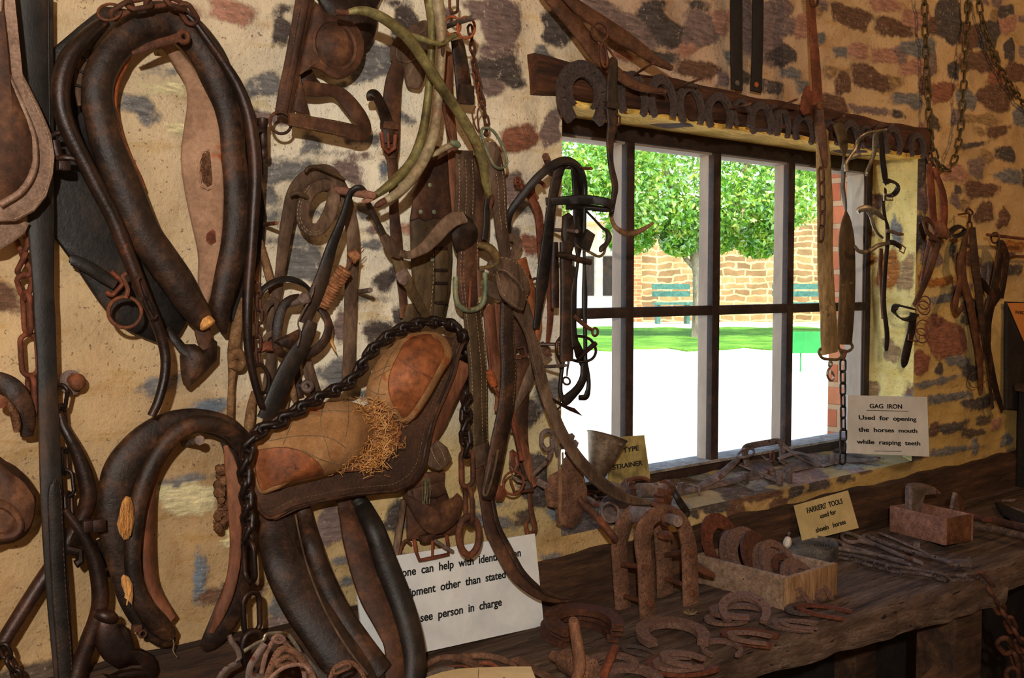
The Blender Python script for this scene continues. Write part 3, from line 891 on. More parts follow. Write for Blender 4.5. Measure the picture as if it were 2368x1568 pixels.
tree(1290, 778, 5, [(.2, 0, 3.0, 1.3, .9), (.9, 0, 2.7, .9, .6), (-.6, 0, 2.5, 1., .8)], 6, 'second leafy tree seen behind the black bridle at the left panes', 12000,
     [([(-.2, -.05), (-.1, 1.2), (.2, 2.6)], (.14, .06))])
tree(1960, 776, 5, [(-.2, 0, 3.0, 1.0, .9), (.4, 0, 2.6, 1., .8)], 8, 'third leafy tree beyond the right-hand panes, seen in the last window pane', 9000,
     [([(.3, -.05), (.35, 1.2), (.3, 2.6)], (.12, .06))])
def park_bench(x, t, w, label):
    M = facing(x, t, GZ)
    o = thing('park_bench', label, 'bench', M.translation, 'green benches along the stone building')
    for nm, q in (('seat', [((0, -.25, .45), (w, .42, .05))]), ('backrest', [((0, 0, .66), (w, .05, .12)), ((0, .02, .82), (w, .05, .12))])):
        mb = MB()
        for c, s in q:
            mbox(mb, M, c, s)
        put(nm, mb, 'bench_green', o)
    for sx in (-w/2+.1, w/2-.1):
        mb = MB()
        mbox(mb, M, (sx, -.2, .22), (.07, .4, .44))
        put('leg', mb, 'bench_green', o)
park_bench(1552, 23.2, .85, 'green bench by the stone building, left of the tree trunk')
park_bench(1885, 23.2, 1.9, 'green bench by the stone building, right of the tree trunk')
Ms = facing(1860, 10.5, GZ)
sg = thing('yard_sign', 'bright green blank board on a thin green stake outside', 'sign', Ms.translation)
mb = MB()
mbox(mb, Ms, (0, 0, .30), (.46, .02, .22))
put('board', mb, 'sign_green', sg)
mb = MB()
mbox(mb, Ms, (-.02, .02, -.2), (.014, .014, 1.))
put('stake', mb, 'sign_green', sg)
bj = MB().box((WX1+.02, .297, (WZ0+WZ1)/2), (.04, .092, WZ1-WZ0))
Mj = Matrix(((0, 0, 1, WX1), (1, 0, 0, .297), (0, 1, 0, WZ0), (0, 0, 0, 1)))
inv = Mj.inverted()
bj.v = [inv @ v for v in bj.v]
o = bpy.data.objects.new('trim_3', mesh_of(bj, 'red_brick', False))
COL.objects.link(o)
o.matrix_world = Mj
o['kind'] = 'structure'

# ---------------------------------------------------------------- builders for straps, tubes, chains, shoes
def seen(ws, pts, fr, tw=None):
    """pixel widths were measured across the view: widen what turns away from the camera"""
    out = []
    for i, (w, p) in enumerate(zip(ws, pts)):
        t_, nn, bb = fr[i]
        if tw and tw[i]:
            a = radians(tw[i])
            bb = bb*cos(a)-nn*sin(a)
        v = (p-CAM).normalized()
        out.append(w/max(.5, (bb-v*bb.dot(v)).length))
    return out
def tubep(q, flat=None, n=10, k=6, mb=None, closed=False, f=P):
    pts, ws = path(q, k, closed, f)
    if flat:
        w2 = seen(ws, pts, frames(pts, closed, WN))
        ws, flat = w2, (flat[0]*ws[len(ws)//2]/w2[len(ws)//2], flat[1])
    return (mb or MB()).tube(pts, [w/2 for w in ws], n, flat, closed, True, WN if flat else None)
def strapp(q, t=.005, up=WN, tw=None, k=6, mb=None, closed=False, f=P):
    pts, ws = path(q, k, closed, f)
    if tw is not None:
        tw = [float(a[0]) for a in spl([(v,) for v in tw], k, closed)]
    ws = seen(ws, pts, frames(pts, closed, up), tw)
    return (mb or MB()).strap(pts, ws, t, up, tw, closed)
def stitchp(q, offs, t=.005, gap=.0085, size=.0012, up=WN, k=6, tw=None, f=P):
    """rows of stitches lying on a strap: offs = fractions of half the width"""
    pts, ws = path(q, k, False, f)
    if tw is not None:
        tw = [float(a[0]) for a in spl([(v,) for v in tw], k)]
    fr = frames(pts, False, up)
    ws = seen(ws, pts, fr, tw)
    mb = MB()
    acc = 0.
    for i in range(len(pts)-1):
        seg = (pts[i+1]-pts[i]).length
        while acc < seg:
            a = acc/seg
            p = pts[i].lerp(pts[i+1], a)
            tt, nn, bb = fr[i]
            if tw:
                an = radians(tw[i])
                nn, bb = nn*cos(an)+bb*sin(an), bb*cos(an)-nn*sin(an)
            w = ws[i]*(1-a)+ws[i+1]*a
            for o in offs:
                c = p+bb*(o*w/2)+nn*(t/2+size*.15)
                mb.tube([c-tt*gap*.32, c+tt*gap*.32], size/2, 4)
            acc += gap
        acc -= seg
    return mb
def stitch_line(pts, nrm, lift, gap=.0085, size=.0012):
    mb = MB()
    acc = 0.
    for a, b_ in zip(pts[:-1], pts[1:]):
        seg = (b_-a).length
        tt = (b_-a).normalized()
        while acc < seg:
            c = a+tt*acc+Vector(nrm)*lift
            mb.tube([c-tt*gap*.32, c+tt*gap*.32], size/2, 4)
            acc += gap
        acc -= seg
    return mb
def link_mesh(Ln, Wd, r, mat, twist=0., n=26, m=7):
    a = Wd/2-r
    s = Ln/2-r-a
    pts = []
    for i in range(n):
        u = 2*pi*i/n
        x, y = cos(u)*a, sin(u)*a
        x += s if cos(u) > 1e-6 else (-s if cos(u) < -1e-6 else 0)
        z = 0
        if twist:
            an = radians(twist)*(x/(Ln/2))
            y, z = y*cos(an), y*sin(an)
        pts.append(Vector((x, y, z)))
    mb = MB().tube(pts, r, m, closed=True)
    return mesh_of(mb, mat, True, 60)
def chain(parent, q, Ln, Wd, r, mat, twist=0., k=8, phase=0, name='link', f=P, jitter=8., first=45.):
    """interlocked links along a path, each its own part"""
    pts = q if isinstance(q[0], Vector) else path(q, k, False, f)[0]
    me = link_mesh(Ln, Wd, r, mat, twist)
    pitch = Ln-4*r
    total = sum((b_-a).length for a, b_ in zip(pts[:-1], pts[1:]))
    cnt = max(1, int(total/pitch))
    pitch = total/cnt
    base = Vector(parent['_b'])
    d, i, acc, out = pitch/2, 0, 0., []
    rr = random.Random(cnt)
    for c in range(cnt):
        tgt = pitch*(c+.5)
        while i < len(pts)-2 and acc+(pts[i+1]-pts[i]).length < tgt:
            acc += (pts[i+1]-pts[i]).length
            i += 1
        seg = (pts[i+1]-pts[i])
        p = pts[i]+seg.normalized()*(tgt-acc)
        j = min(len(pts)-1, i+2)
        t = (pts[j]-pts[max(0, i-1)]).normalized()
        u = WN-t*WN.dot(t)
        if u.length < .2:
            u = Vector((0, 0, 1))-t*t.z
        u.normalize()
        an = radians(first+(90 if c % 2 else 0)+rr.uniform(-jitter, jitter))
        w = t.cross(u)
        z = u*cos(an)+w*sin(an)
        y = z.cross(t)
        M = Matrix((t, y, z)).transposed().to_4x4()
        M.translation = p-base
        o = bpy.data.objects.new(name, me)
        COL.objects.link(o)
        o.parent = parent
        o.matrix_local = M
        out.append(o)
    return out
def ringp(x, y, d, Rpx, rpx, nrm=WN, el=1., along=None, mb=None, arc=None, n=28):
    c = P(x, y, d)
    k = mpp(c)
    return (mb or MB()).ring(c, nrm, Rpx*k, rpx*k, n, 8, el, along, arc)
def platep(q, d, t, bulge=0., k=0, nrm=WN, mb=None, inner=3, f=P):
    return (mb or MB()).plate(poly(q, d, k, f), nrm, t, bulge, inner)
def pairs(s):
    """'x y x y ...' -> list of pairs"""
    v = [float(t) for t in s.split()]
    return list(zip(v[::2], v[1::2]))
def quads(s):
    v = [float(t) for t in s.split()]
    return list(zip(v[::4], v[1::4], v[2::4], v[3::4]))
def crop(s, ox, oy, sc):
    return [(ox+x/sc, oy+y/sc) for x, y in pairs(s)]
def nailp(x0, y0, x1, y1, d0, d1, rpx, mb=None, head=1.6):
    a, b_ = P(x0, y0, d0), P(x1, y1, d1)
    r = rpx*mpp(b_)
    mb = mb or MB()
    t = (b_-a).normalized()
    return mb.tube([a, a.lerp(b_, .5), b_-t*r*.6, b_-t*r*.5, b_], [r, r, r, r*head, r*head], 8)
def along(q, d):
    return [(x, y, d) for x, y in q]

# ================================================================ left of the wall: collars, hames, straps
# pad with felt edge at the left margin
t = thing('saddle_flap', 'stitched leather saddle flap with pale felt edge at the left margin', 'saddle flap', P(40, 250, .1))
fe = '-60 -30 26 -30 25 0 22 60 23 110 43 160 66 205 84 240 97 268 116 315 123 365 119 408 103 458 76 490 33 512 -60 515'
le = '-60 -30 -2 -30 0 60 13 160 36 215 66 285 79 331 78 391 50 441 0 474 -60 490'
put('felt_edge', platep(pairs(fe), .095, .012, .004), 'felt_edge', t, label='pale felt edge')
put('leather_panel', platep(pairs(le), .110, .008, .016), 'leather_brown', t)
rim = pairs('-2 -30 0 60 13 160 36 215 66 285 79 331 78 391 50 441 0 474')
pts = [P(x, y, .119) for x, y in spl([(a, b) for a, b in rim], 5)]
put('piping', MB().tube(pts, .0055, 8), 'felt_edge', t)
pts = [P(x-5, y-3, .109) for x, y in spl(pairs('23 110 43 160 66 205 97 268 116 315 123 365 119 408 103 458 76 490 33 512'), 5)]
put('stitching', stitch_line(pts, WN, 0., .007), 'thread', t)
put('under_flap', platep(pairs('-60 500 40 508 66 516 56 540 30 560 0 578 -60 590'), .07, .008, .004), 'felt_edge', t)

# the long dark straps
t = thing('wide_strap', 'wide near-black strap hanging behind the felt-edged flap', 'strap', P(75, 250, .04))
q = quads('75 -20 .04 88 76 150 .04 87 78 300 .04 86 80 440 .04 84 82 500 .04 80')
put('band', strapp(q, .007), 'leather_blue', t)
q2 = [(x+38, y, d+.0, 8) for x, y, d, w in q]
put('edge_crease', strapp([(x+37, y, d+.0045, 3) for x, y, d, w in q], .002), 'leather_black', t)
t = thing('long_strap', 'long narrow blackish strap hanging from the flap down to the lower left corner', 'strap', P(110, 900, .05))
q = quads('90 430 .055 60 94 500 .055 58 100 666 .055 45 103 732 .055 46 108 832 .055 42 111 930 .055 44 115 1036 .055 46 121 1181 .06 48 133 1362 .06 49 147 1543 .06 44 151 1600 .06 44')
put('band', strapp(q, .006), 'leather_blue', t)
q = quads('125 1112 .068 6 126 1122 .068 22 127 1150 .068 31 130 1220 .068 32 137 1362 .068 33 148 1500 .068 33 154 1600 .068 33')
put('billet', strapp(q, .005), 'leather_black', t, label='pointed overlapping end strap')
put('stitching', stitchp(q, (-.75, .75), .005, .009), 'leather_brown', t)

# rust chain behind the long strap
t = thing('rusty_chain', 'rusty chain of twisted and long oval links left of the long strap', 'chain', P(55, 700, .04))
chain(t, [(48, 530, .04), (54, 580, .04), (57, 640, .04), (58, 690, .04)], .050, .033, .0048, 'iron_red', twist=75)
chain(t, [(60, 675, .045), (65, 780, .045), (70, 860, .045), (74, 965, .045)], .078, .036, .0046, 'iron_red', first=85, jitter=4)

# leather end and cup at the left margin
t = thing('strap_end', 'torn curved leather strap end at the left margin above the cup', 'strap end', P(30, 930, .06))
put('leather', strapp(quads('-30 878 .05 40 5 884 .06 44 34 903 .07 46 52 938 .07 46 61 972 .065 40 62 1008 .06 26'), .010), 'leather_dark', t)
put('torn_felt', tubep(quads('14 925 .085 12 30 950 .085 18 38 980 .085 20 38 1000 .085 12'), n=8), 'felt_tuft', t)
put('rivet', MB().lathe([(.0, .0), (.010, .0), (.010, .004), (.004, .008), (0, .008)], Matrix.Translation(P(2, 930, .085)) @ WN.to_track_quat('Z', 'Y').to_matrix().to_4x4(), 14), 'iron_rust', t)
t = thing('leather_cup', 'round brown leather cup with rolled rim at the left margin', 'leather cup', P(20, 1150, .06))
put('cup', platep(pairs('-50 1045 0 1060 30 1078 52 1106 68 1136 66 1180 52 1222 22 1244 -10 1250 -50 1246'), .03, .05, .02, 3), 'leather_brown', t)
pts = [P(x, y, .095) for x, y in spl(pairs('-30 1168 5 1166 30 1182 44 1206 40 1228 20 1240 -30 1242'), 6)]
put('rim', MB().tube(pts, .008, 8), 'leather_brown', t)
put('hollow', platep(pairs('-40 1176 5 1176 26 1190 36 1208 32 1224 15 1232 -40 1234'), .088, .004, -.0), 'leather_black', t)

# big collar with its hames
t = thing('horse_collar', 'large old horse collar with black iron hames and torn pale felt lining', 'horse collar', P(350, 400, 0))
put('housing', platep(pairs('118 115 150 88 180 62 210 38 240 16 290 22 240 70 212 110 200 160 196 230 190 320 118 420'), .010, .008, .004, 0), 'leather_black', t)
put('housing', platep(pairs('118 330 190 250 235 370 300 500 370 620 434 722 425 750 411 775 390 770 365 795 332 782 300 768 262 742 225 695 199 656 159 596 118 540'), .012, .010, .006, 0), 'leather_black', t)
put('housing', platep(pairs('560 300 596 400 611 500 606 570 576 660 535 750 518 720 540 600 560 480'), .012, .012, .004), 'leather_black', t)
rl = quads('372 48 .06 84 318 62 .062 80 275 100 .064 74 245 140 .066 72 226 186 .066 72 224 230 .066 70 232 268 .066 70 247 332 .066 72 285 428 .066 78 327 530 .066 76 368 592 .066 76 408 648 .066 74 440 700 .064 66 466 735 .062 56 476 747 .06 48')
put('roll', tubep(rl, (.85, 1), 14), 'leather_dark', t)
rr_ = quads('350 46 .060 84 395 48 .06 80 440 78 .062 74 482 132 .064 74 505 186 .064 74 524 240 .064 66 534 300 .064 58 538 365 .064 58 546 430 .064 62 549 497 .064 66 540 570 .064 60 525 640 .062 58 512 700 .06 46 514 745 .055 30 520 772 .05 10')
put('roll', tubep(rr_, (.85, 1), 14), 'leather_dark', t)
ln_ = quads('352 100 .055 18 385 106 .05 24 420 148 .05 34 447 192 .05 40 464 240 .05 62 468 300 .05 82 466 365 .05 92 472 430 .05 90 478 497 .05 76 484 560 .05 60 484 600 .05 50 476 660 .05 36 470 712 .05 16')
put('lining', strapp(ln_, .014, Vector((-.5, -1, 0))), 'felt_pale', t, label='pale felt lining on the right inside')
put('lining', strapp(quads('305 112 .05 10 285 150 .05 16 268 190 .05 14 262 240 .05 12 270 290 .05 12 290 350 .05 14 312 400 .05 18 328 436 .05 12'), .01, Vector((.4, -1, 0))), 'iron_orange', t, label='frayed orange felt on the left inside')
pts = poly(pairs('468 360 480 350 499 354 503 392 499 424 480 432 468 420 464 388'), .0, 0, lambda x, y, d: P(x, y, .061))
put('lining_hole', MB().plate(pts, Vector((-.5, -1, 0)), .0025, .001), 'felt_tuft', t, label='dark horsehair in the torn lining')
pts = spl(pairs('466 356 482 346 502 350 507 392 502 428 480 437 464 424 460 388'), 4, True)
put('torn_edge', MB().tube([P(x, y, .063) for x, y in pts], [.002+.0012*sin(i*2.3) for i in range(len(pts))], 6, closed=True), 'felt_pale', t)
pts = poly(pairs('478 540 492 530 503 540 500 560 486 566 476 556'), .0, 0, lambda x, y, d: P(x, y, .061))
put('rust_stain', MB().plate(pts, Vector((-.5, -1, 0)), .0012, .0), 'iron_red', t)
sw = quads('208 104 .062 8 196 132 .066 16 184 168 .066 18 180 205 .066 14 183 245 .066 6')
put('welt', strapp(sw, .008), 'leather_dusty', t, label='pale laced welt')
mb = MB()
for x0, y0, x1, y1 in ((190, 105, 208, 116), (184, 126, 204, 140), (176, 160, 194, 168), (174, 196, 188, 200)):
    mb.tube([P(x0, y0, .074), P(x1, y1, .074)], .0022, 6)
put('lacing', mb, 'leather_black', t)
c = P(480, 751, .072)
Mx = Matrix.Translation(c) @ Vector((.42, -.35, -.8)).to_track_quat('Z', 'Y').to_matrix().to_4x4()
put('straw_end', MB().lathe([(0, -.012), (.0145, -.012), (.0155, .002), (.012, .005), (0, .006)], Mx, 18), 'straw', t, label='cut end stuffed with yellow straw')
hl = put('hame', tubep(quads('244 50 .10 26 222 66 .103 32 190 96 .106 38 160 132 .106 42 145 170 .106 44 139 210 .106 44 143 255 .106 42 160 305 .106 40 190 365 .106 38 228 440 .106 37 262 505 .106 36 290 575 .106 35 313 633 .106 33 337 690 .106 30 360 742 .104 27 377 795 .10 25 383 835 .10 24 379 880 .10 23 365 930 .10 22 350 962 .10 21'), n=12), 'iron_dark', t)
hr = put('hame', tubep(quads('412 22 .09 12 445 46 .095 16 480 92 .10 18 515 142 .10 22 548 196 .10 27 572 258 .10 30 585 330 .10 31 590 410 .10 30 585 510 .10 27 579 600 .10 25 574 666 .10 25 572 732 .10 23 574 798 .095 21 585 865 .09 19 603 931 .085 17 614 952 .08 14'), n=12), 'iron_dark', t)
mb = tubep(quads('116 316 .09 12 140 306 .10 14 160 312 .105 14 176 330 .105 14'), n=8)
tubep(quads('124 325 .085 26 128 345 .085 27 134 362 .085 26'), n=12, mb=mb)
tubep(quads('132 366 .09 14 155 364 .10 15 182 370 .105 14'), n=8, mb=mb)
mb.box(P(146, 384, .095), (.02, .02, .016), bev=.003)
put('bracket', mb, 'iron_dark', hl)
mb = MB()
a, b_ = P(607, 272, .06), P(608, 366, .06)
Mx = Matrix.Translation(b_) @ (a-b_).to_track_quat('Z', 'Y').to_matrix().to_4x4()
h_ = (a-b_).length
mb.lathe([(0, 0), (.008, 0), (.0105, .006), (.0105, h_*.22), (.009, h_*.24), (.009, h_*.8), (.0105, h_*.82), (.0105, h_*.97), (.006, h_), (0, h_)], Mx, 16)
mb.tube([P(607, 364, .06), P(606, 404, .06)], .0045, 8)
mb.tube([P(590, 300, .095), P(606, 300, .065)], .006, 8)
put('bracket', mb, 'iron_dark', hr)
mb = MB().tube([P(x, y, .125) for x, y in spl(pairs('322 640 318 652 330 690 348 728 356 736 362 728'), 5)], .0042, 8)
mb.tube([P(338, 690, .118), P(326, 692, .13)], .004, 8)
put('staple', mb, 'iron_dark', hl)
mb = ringp(289, 722, .09, 36, 4.6, Vector((-.3, -1, .15)))
put('ring', mb, 'iron_rust', t)
put('clip', MB().tube([P(x, y, .105) for x, y in spl(pairs('292 632 284 640 290 654 296 672 290 690'), 5)], .004, 8), 'iron_rust', t)
q = quads('160 600 .04 14 170 602 .042 26 205 618 .045 28 240 640 .045 28 268 657 .045 26')
bs = put('hame_strap', strapp(q, .006), 'leather_black', t)
mb = MB().tube([P(x, y, .052) for x, y in spl(pairs('256 628 282 652 274 668 258 682 246 674'), 3)], .0042, 8)
put('buckle', mb, 'iron_red', bs)
put('throat_cap', platep(pairs('415 826 418 866 424 890 431 896 464 868 497 832 498 790 486 782 480 800 466 808 448 796 427 796 420 808'), .04, .012, .014), 'leather_dark', t)
put('throat_strap', strapp(quads('384 760 .03 18 404 784 .035 20 428 812 .05 22 450 826 .062 20'), .005), 'leather_dark', t)
put('throat_neck', tubep(quads('466 752 .045 36 471 780 .045 34 478 806 .045 30'), (.6, 1), 10), 'leather_brown', t)
mb = tubep(quads('306 124 .10 10 330 114 .105 15 360 102 .105 19 395 92 .105 20 415 86 .105 22'), (.6, 1), 10)
ringp(424, 86, .105, 11, 7, mb=mb)
put('link_bolt', mb, 'iron_rust', t, label='rusty bolt link across the throat')
ch = put('hame_chain', ringp(253, 28, .11, 20, 3.6, Vector((-.3, -1, .4)), 1.35, Vector((1, 0, .6))), 'iron_rust', t)
chain(ch, [(262, 36, .115), (300, 14, .12), (345, 6, .12), (390, 2, .12), (425, 20, .11), (446, 50, .10)], .05, .03, .0045, 'iron_rust')

# rope and canvas behind it
t = thing('hanging_rope', 'frayed brown rope with a knot hanging behind the large collar', 'rope', P(540, 860, .02))
put('rope', tubep(quads('562 690 .02 22 552 730 .02 26 544 780 .02 28 541 815 .022 30 538 850 .024 22 536 880 .02 17 534 930 .02 17 531 1000 .02 17'), n=10), 'rope', t)
put('knot', tubep(quads('530 826 .035 24 548 818 .04 30 560 832 .035 22 552 846 .035 26 536 840 .04 24'), n=10), 'rope', t)
t = thing('canvas_strap', 'pale brown twisted canvas strap crossing the dark strap by the big hame', 'strap', P(615, 620, .03))
put('strand', tubep(quads('598 540 .02 14 606 575 .02 16 618 622 .025 20 629 668 .025 18 634 710 .02 16 633 745 .02 14'), n=10), 'canvas', t)
put('strand', tubep(quads('590 560 .015 16 594 600 .015 18 593 650 .015 18 598 720 .015 16'), n=10), 'canvas', t)
t = one('frayed_rope', 'short frayed rope end hanging under the big right hame', 'rope', tubep(quads('588 905 .02 14 582 935 .02 20 578 965 .02 24 574 1000 .02 22 571 1030 .02 12'), n=10), 'rope')

# small collar
t = thing('open_collar', 'small open horse collar with two worn patches showing straw', 'horse collar', P(420, 1200, 0))
ob = quads('556 1020 .05 54 520 990 .055 58 470 974 .055 56 418 976 .055 60 366 1000 .055 74 318 1046 .055 88 286 1100 .055 96 272 1170 .055 86 276 1240 .055 82 288 1310 .055 70 306 1375 .055 66 332 1425 .055 62 362 1460 .055 56 388 1478 .05 42 400 1486 .045 20')
put('body', tubep(ob, (.55, 1), 14), 'leather_dark', t)
rm = quads('566 1052 .075 30 540 1008 .08 36 500 984 .085 40 455 980 .085 42 410 1000 .085 40 368 1046 .085 36 338 1104 .085 36 320 1160 .085 38 310 1220 .085 38 306 1290 .085 36 312 1350 .083 36 334 1404 .08 44 368 1446 .07 50 394 1470 .06 34')
put('rim', tubep(rm, (.9, 1), 12), 'leather_dark', t)
put('lining', strapp(quads('400 1024 .05 10 366 1076 .05 14 350 1130 .05 16 342 1200 .05 22 340 1270 .05 26 348 1340 .05 24 370 1392 .05 26 396 1432 .055 24'), .012, Vector((.6, -1, 0))), 'leather_red', t, label='rust-brown lining on the left leg')
rg = quads('528 1010 .045 40 540 1050 .045 44 548 1110 .045 50 552 1180 .045 48 556 1250 .045 48 556 1310 .045 52 548 1360 .045 62 528 1415 .048 66 504 1460 .05 56 484 1488 .045 40 470 1503 .04 18')
put('right_leg', tubep(rg, (.5, 1), 12), 'leather_dark', t)
put('lining', strapp(quads('522 1030 .06 10 532 1070 .066 26 540 1120 .07 32 543 1190 .07 30 545 1250 .07 26 541 1310 .07 26 528 1370 .07 26 508 1420 .068 24 488 1462 .06 14'), .008, Vector((-.6, -1, 0))), 'leather_red', t, label='worn rust-brown lining on the right leg')
mb = MB()
rr2 = random.Random(4)
for i in range(26):
    y = 1085+i*5.6+rr2.uniform(-4, 4)
    x = 512+rr2.uniform(-9, 9)+6*sin(i*.5)
    c = P(x, y, .035+rr2.uniform(0, .02))
    rr0 = rr2.uniform(.006, .012)
    rows = []
    for a in range(7):
        la = -pi/2+pi*a/6
        rows.append([c+Vector((cos(la)*cos(b), cos(la)*sin(b), sin(la)))*rr0*(1+.35*mnoise.noise(Vector((a*2.1+i, b*1.7, i*.3)))) for b in [2*pi*j/8 for j in range(8)]])
    mb.grid(rows, False, True, True)
o = put('felt_stuffing', mb, 'felt_tuft', t, label='loose felt stuffing bulging out of the right leg')
o['kind'] = 'stuff'
for q in ('291 1147 302 1150 309 1170 311 1200 306 1228 297 1246 286 1248 275 1232 270 1212 275 1190 282 1160', '285 1328 298 1334 306 1350 308 1375 305 1398 297 1390 288 1372 280 1350 280 1336'):
    put('straw_patch', platep(pairs(q), .103, .003, .007, nrm=Vector((-.25, -1, 0))), 'straw', t, label='worn hole showing yellow straw')
mb = MB()
for i in range(46):
    x, y = (292, 1198) if i < 32 else (295, 1362)
    a = rr2.uniform(-14, 14)*(1 if i < 32 else .6)
    b = rr2.uniform(-36, 20)*(1 if i < 32 else .6)
    p0, p1 = P(x+a, y+b, .112), P(x+a*.9+rr2.uniform(-3, 3), y+b+rr2.uniform(16, 30), .112)
    mb.tube([p0, (p0+p1)/2+WN*.002, p1], .0011, 4)
o = put('straw_stalks', mb, 'straw', t)
o['kind'] = 'stuff'
mb = MB().box(P(316, 1452, .07), (.016, .014, .012), bev=.002)
ringp(330, 1466, .075, 8, 3, mb=mb)
put('buckle', mb, 'iron_rust', t)
put('thread_end', MB().tube([P(x, y, .06) for x, y in spl(pairs('398 1470 402 1490 400 1505 410 1520'), 4)], .0012, 5), 'thread_dark', t)
mb = nailp(425, 1026, 462, 1018, .0, .10, 8, head=1.45)
one('wall_peg', 'dark iron peg holding up the small open collar', 'peg', mb, 'iron_grey')

# hames in the lower left corner
t = thing('iron_hame', 'black tubular iron hame sloping down to the lower left corner', 'hame', P(120, 1200, .03))
put('tube', tubep(quads('138 955 .05 14 146 985 .05 22 162 1015 .055 26 180 1052 .055 31 196 1100 .055 37 204 1145 .055 38 196 1182 .05 37 174 1225 .045 36 135 1286 .04 35 92 1350 .04 35 45 1424 .04 35 -2 1500 .04 35 -30 1545 .04 35'), n=12), 'iron_dark', t)
mb = tubep(quads('176 1250 .05 34 192 1230 .07 30 212 1214 .08 24'), n=10)
mb.box(P(226, 1214, .085), (.022, .02, .022), bev=.003)
mb.box(P(200, 1216, .08), (.016, .02, .02), bev=.003)
mb.tube([P(150, 1270, .05), P(185, 1278, .06), P(184, 1300, .07), P(175, 1305, .07)], .008, 8)
put('bracket', mb, 'iron_dark', t)
ch = thing('hame_chain', 'black oval-link chain hanging from the round knob beside the iron hame', 'chain', P(150, 1000, .07))
chain(ch, [(146, 895, .06), (140, 930, .05), (144, 975, .04), (147, 1010, .036), (150, 1075, .036), (156, 1130, .04), (160, 1195, .05)], .052, .028, .0036, 'iron_dark')
t2 = thing('iron_stud', 'round iron knob with a flat washer beside the long strap', 'knob', P(140, 880, 0))
mb = MB()
Mx = Matrix.Translation(P(144, 886, .0)) @ Vector((.3, -1, .1)).to_track_quat('Z', 'Y').to_matrix().to_4x4()
put('washer', mb.lathe([(0, .02), (.016, .02), (.022, .024), (.022, .027), (0, .028)], Mx, 20), 'iron_grey', t2)
put('knob', MB().lathe([(.006, 0), (.006, .03), (.012, .034), (.015, .04), (.014, .047), (.008, .052), (0, .053)], Mx, 18), 'iron_rust', t2)
t = thing('curved_hame', 'black curved iron hame with a broad hook at lower left', 'hame', P(220, 1400, .05))
put('tube', tubep(quads('150 1178 .07 12 162 1196 .07 18 186 1228 .072 25 212 1276 .072 31 227 1330 .072 37 232 1385 .072 39 224 1428 .07 38 205 1480 .065 40 186 1530 .06 44 168 1590 .06 48'), n=12), 'iron_dark', t)
put('hook', platep(crop('620 1180 660 1150 700 1160 722 1195 722 1230 780 1220 815 1255 830 1300 850 1380 900 1378 945 1400 975 1440 987 1500 965 1560 930 1560 930 1530 942 1495 920 1470 880 1460 800 1462 720 1492 660 1450 625 1400 600 1340 605 1250', 0, 1000, 2.761), .075, .016, .006), 'iron_dark', t)
put('pin', tubep(quads('222 1418 .09 22 240 1424 .098 30 256 1428 .098 30 264 1432 .09 22'), n=12), 'iron_dark', t)
put('tongue', platep(crop('650 1540 700 1545 760 1520 850 1505 930 1508 945 1530 900 1550 800 1562 740 1568 690 1572', 0, 1000, 2.761), .08, .01, .003), 'iron_dark', t)
mb = platep(pairs('222 1250 248 1236 256 1300 240 1312 218 1306'), .03, .012)
mb.tube([P(236, 1330, .03), P(264, 1325, .03)], .006, 8)
one('iron_plate', 'dark iron plate and rod end showing left of the open collar', 'plate', mb, 'iron_dark')
t = thing('corner_chain', 'small dark chain with barbs in the lower left corner', 'chain', P(20, 1520, .05))
chain(t, [(6, 1490, .06), (18, 1520, .06), (32, 1545, .06), (46, 1580, .06)], .034, .022, .0036, 'iron_dark')

# ================================================================ middle of the wall: bridles, forged hames, straps, saddle pad
from mathutils.bvhtree import BVHTree
def onto(mb, q, lift=.001, k=5, back=.1):
    """photo points carried onto the front of a shape already built"""
    t = BVHTree.FromPolygons([tuple(v) for v in mb.v], mb.f)
    out = []
    for a in spl(q, k) if k else q:
        r = ray(float(a[0]), float(a[1])).normalized()
        h_ = t.ray_cast(CAM, r)
        if h_[0] is not None:
            out.append(h_[0]-r*lift)
    return out
def c4(s):
    return crop(s, 560, 0, 2.8)
def c5(s):
    return crop(s, 560, 500, 2.8)
def c6(s):
    return crop(s, 560, 1020, 2.861)

# blinkered bridle at the top
t = thing('blinker_bridle', 'brown leather bridle with two round blinkers hanging at the top edge', 'bridle', P(740, 150, .02))
q = quads('712 -20 .05 42 705 0 .05 42 693 64 .05 39 678 143 .05 38 664 210 .05 38 655 258 .05 36 653 270 .05 34')
put('cheek_strap', strapp(q, .008), 'leather_brown', t)
put('cheek_strap', strapp([(x+2, y, d+.006, w*.42) for x, y, d, w in q], .006), 'leather_brown', t)
put('stitching', stitchp([(x-8+4*sin(y*.06), y, d+.004, 10) for x, y, d, w in q], (0,), .003, .007), 'thread_dark', t)
b2 = MB()
platep(c4('500 -40 870 -40 868 40 868 150 850 230 820 290 790 325 700 320 560 120'), .025, .008, .012, 3, mb=b2)
put('blinker', b2, 'leather_dark', t)
b1 = MB()
pb = c4('470 25 530 85 620 108 700 145 755 205 780 285 772 370 735 445 675 498 612 515 550 492 500 458 440 440 395 452 368 485 375 420 400 300 440 150')
platep(pb, .060, .009, .006, 3, mb=b1)
bl = put('blinker', b1, 'leather_brown', t)
c = P(772, 107, .066)
Mx = Matrix.Translation(c) @ WN.to_track_quat('Z', 'Y').to_matrix().to_4x4()
R = 58*mpp(c)
put('cup', MB().lathe([(R*1.02, 0), (R*1.02, .006), (R*.95, .009), (R*.86, .006), (R*.8, .008), (R*.6, .018), (R*.3, .024), (0, .026)], Mx, 32), 'leather_brown', bl)
put('corner_flap', platep(c4('368 482 350 600 325 720 380 735 432 742 405 640 385 560'), .05, .005, .003), 'leather_brown', t)
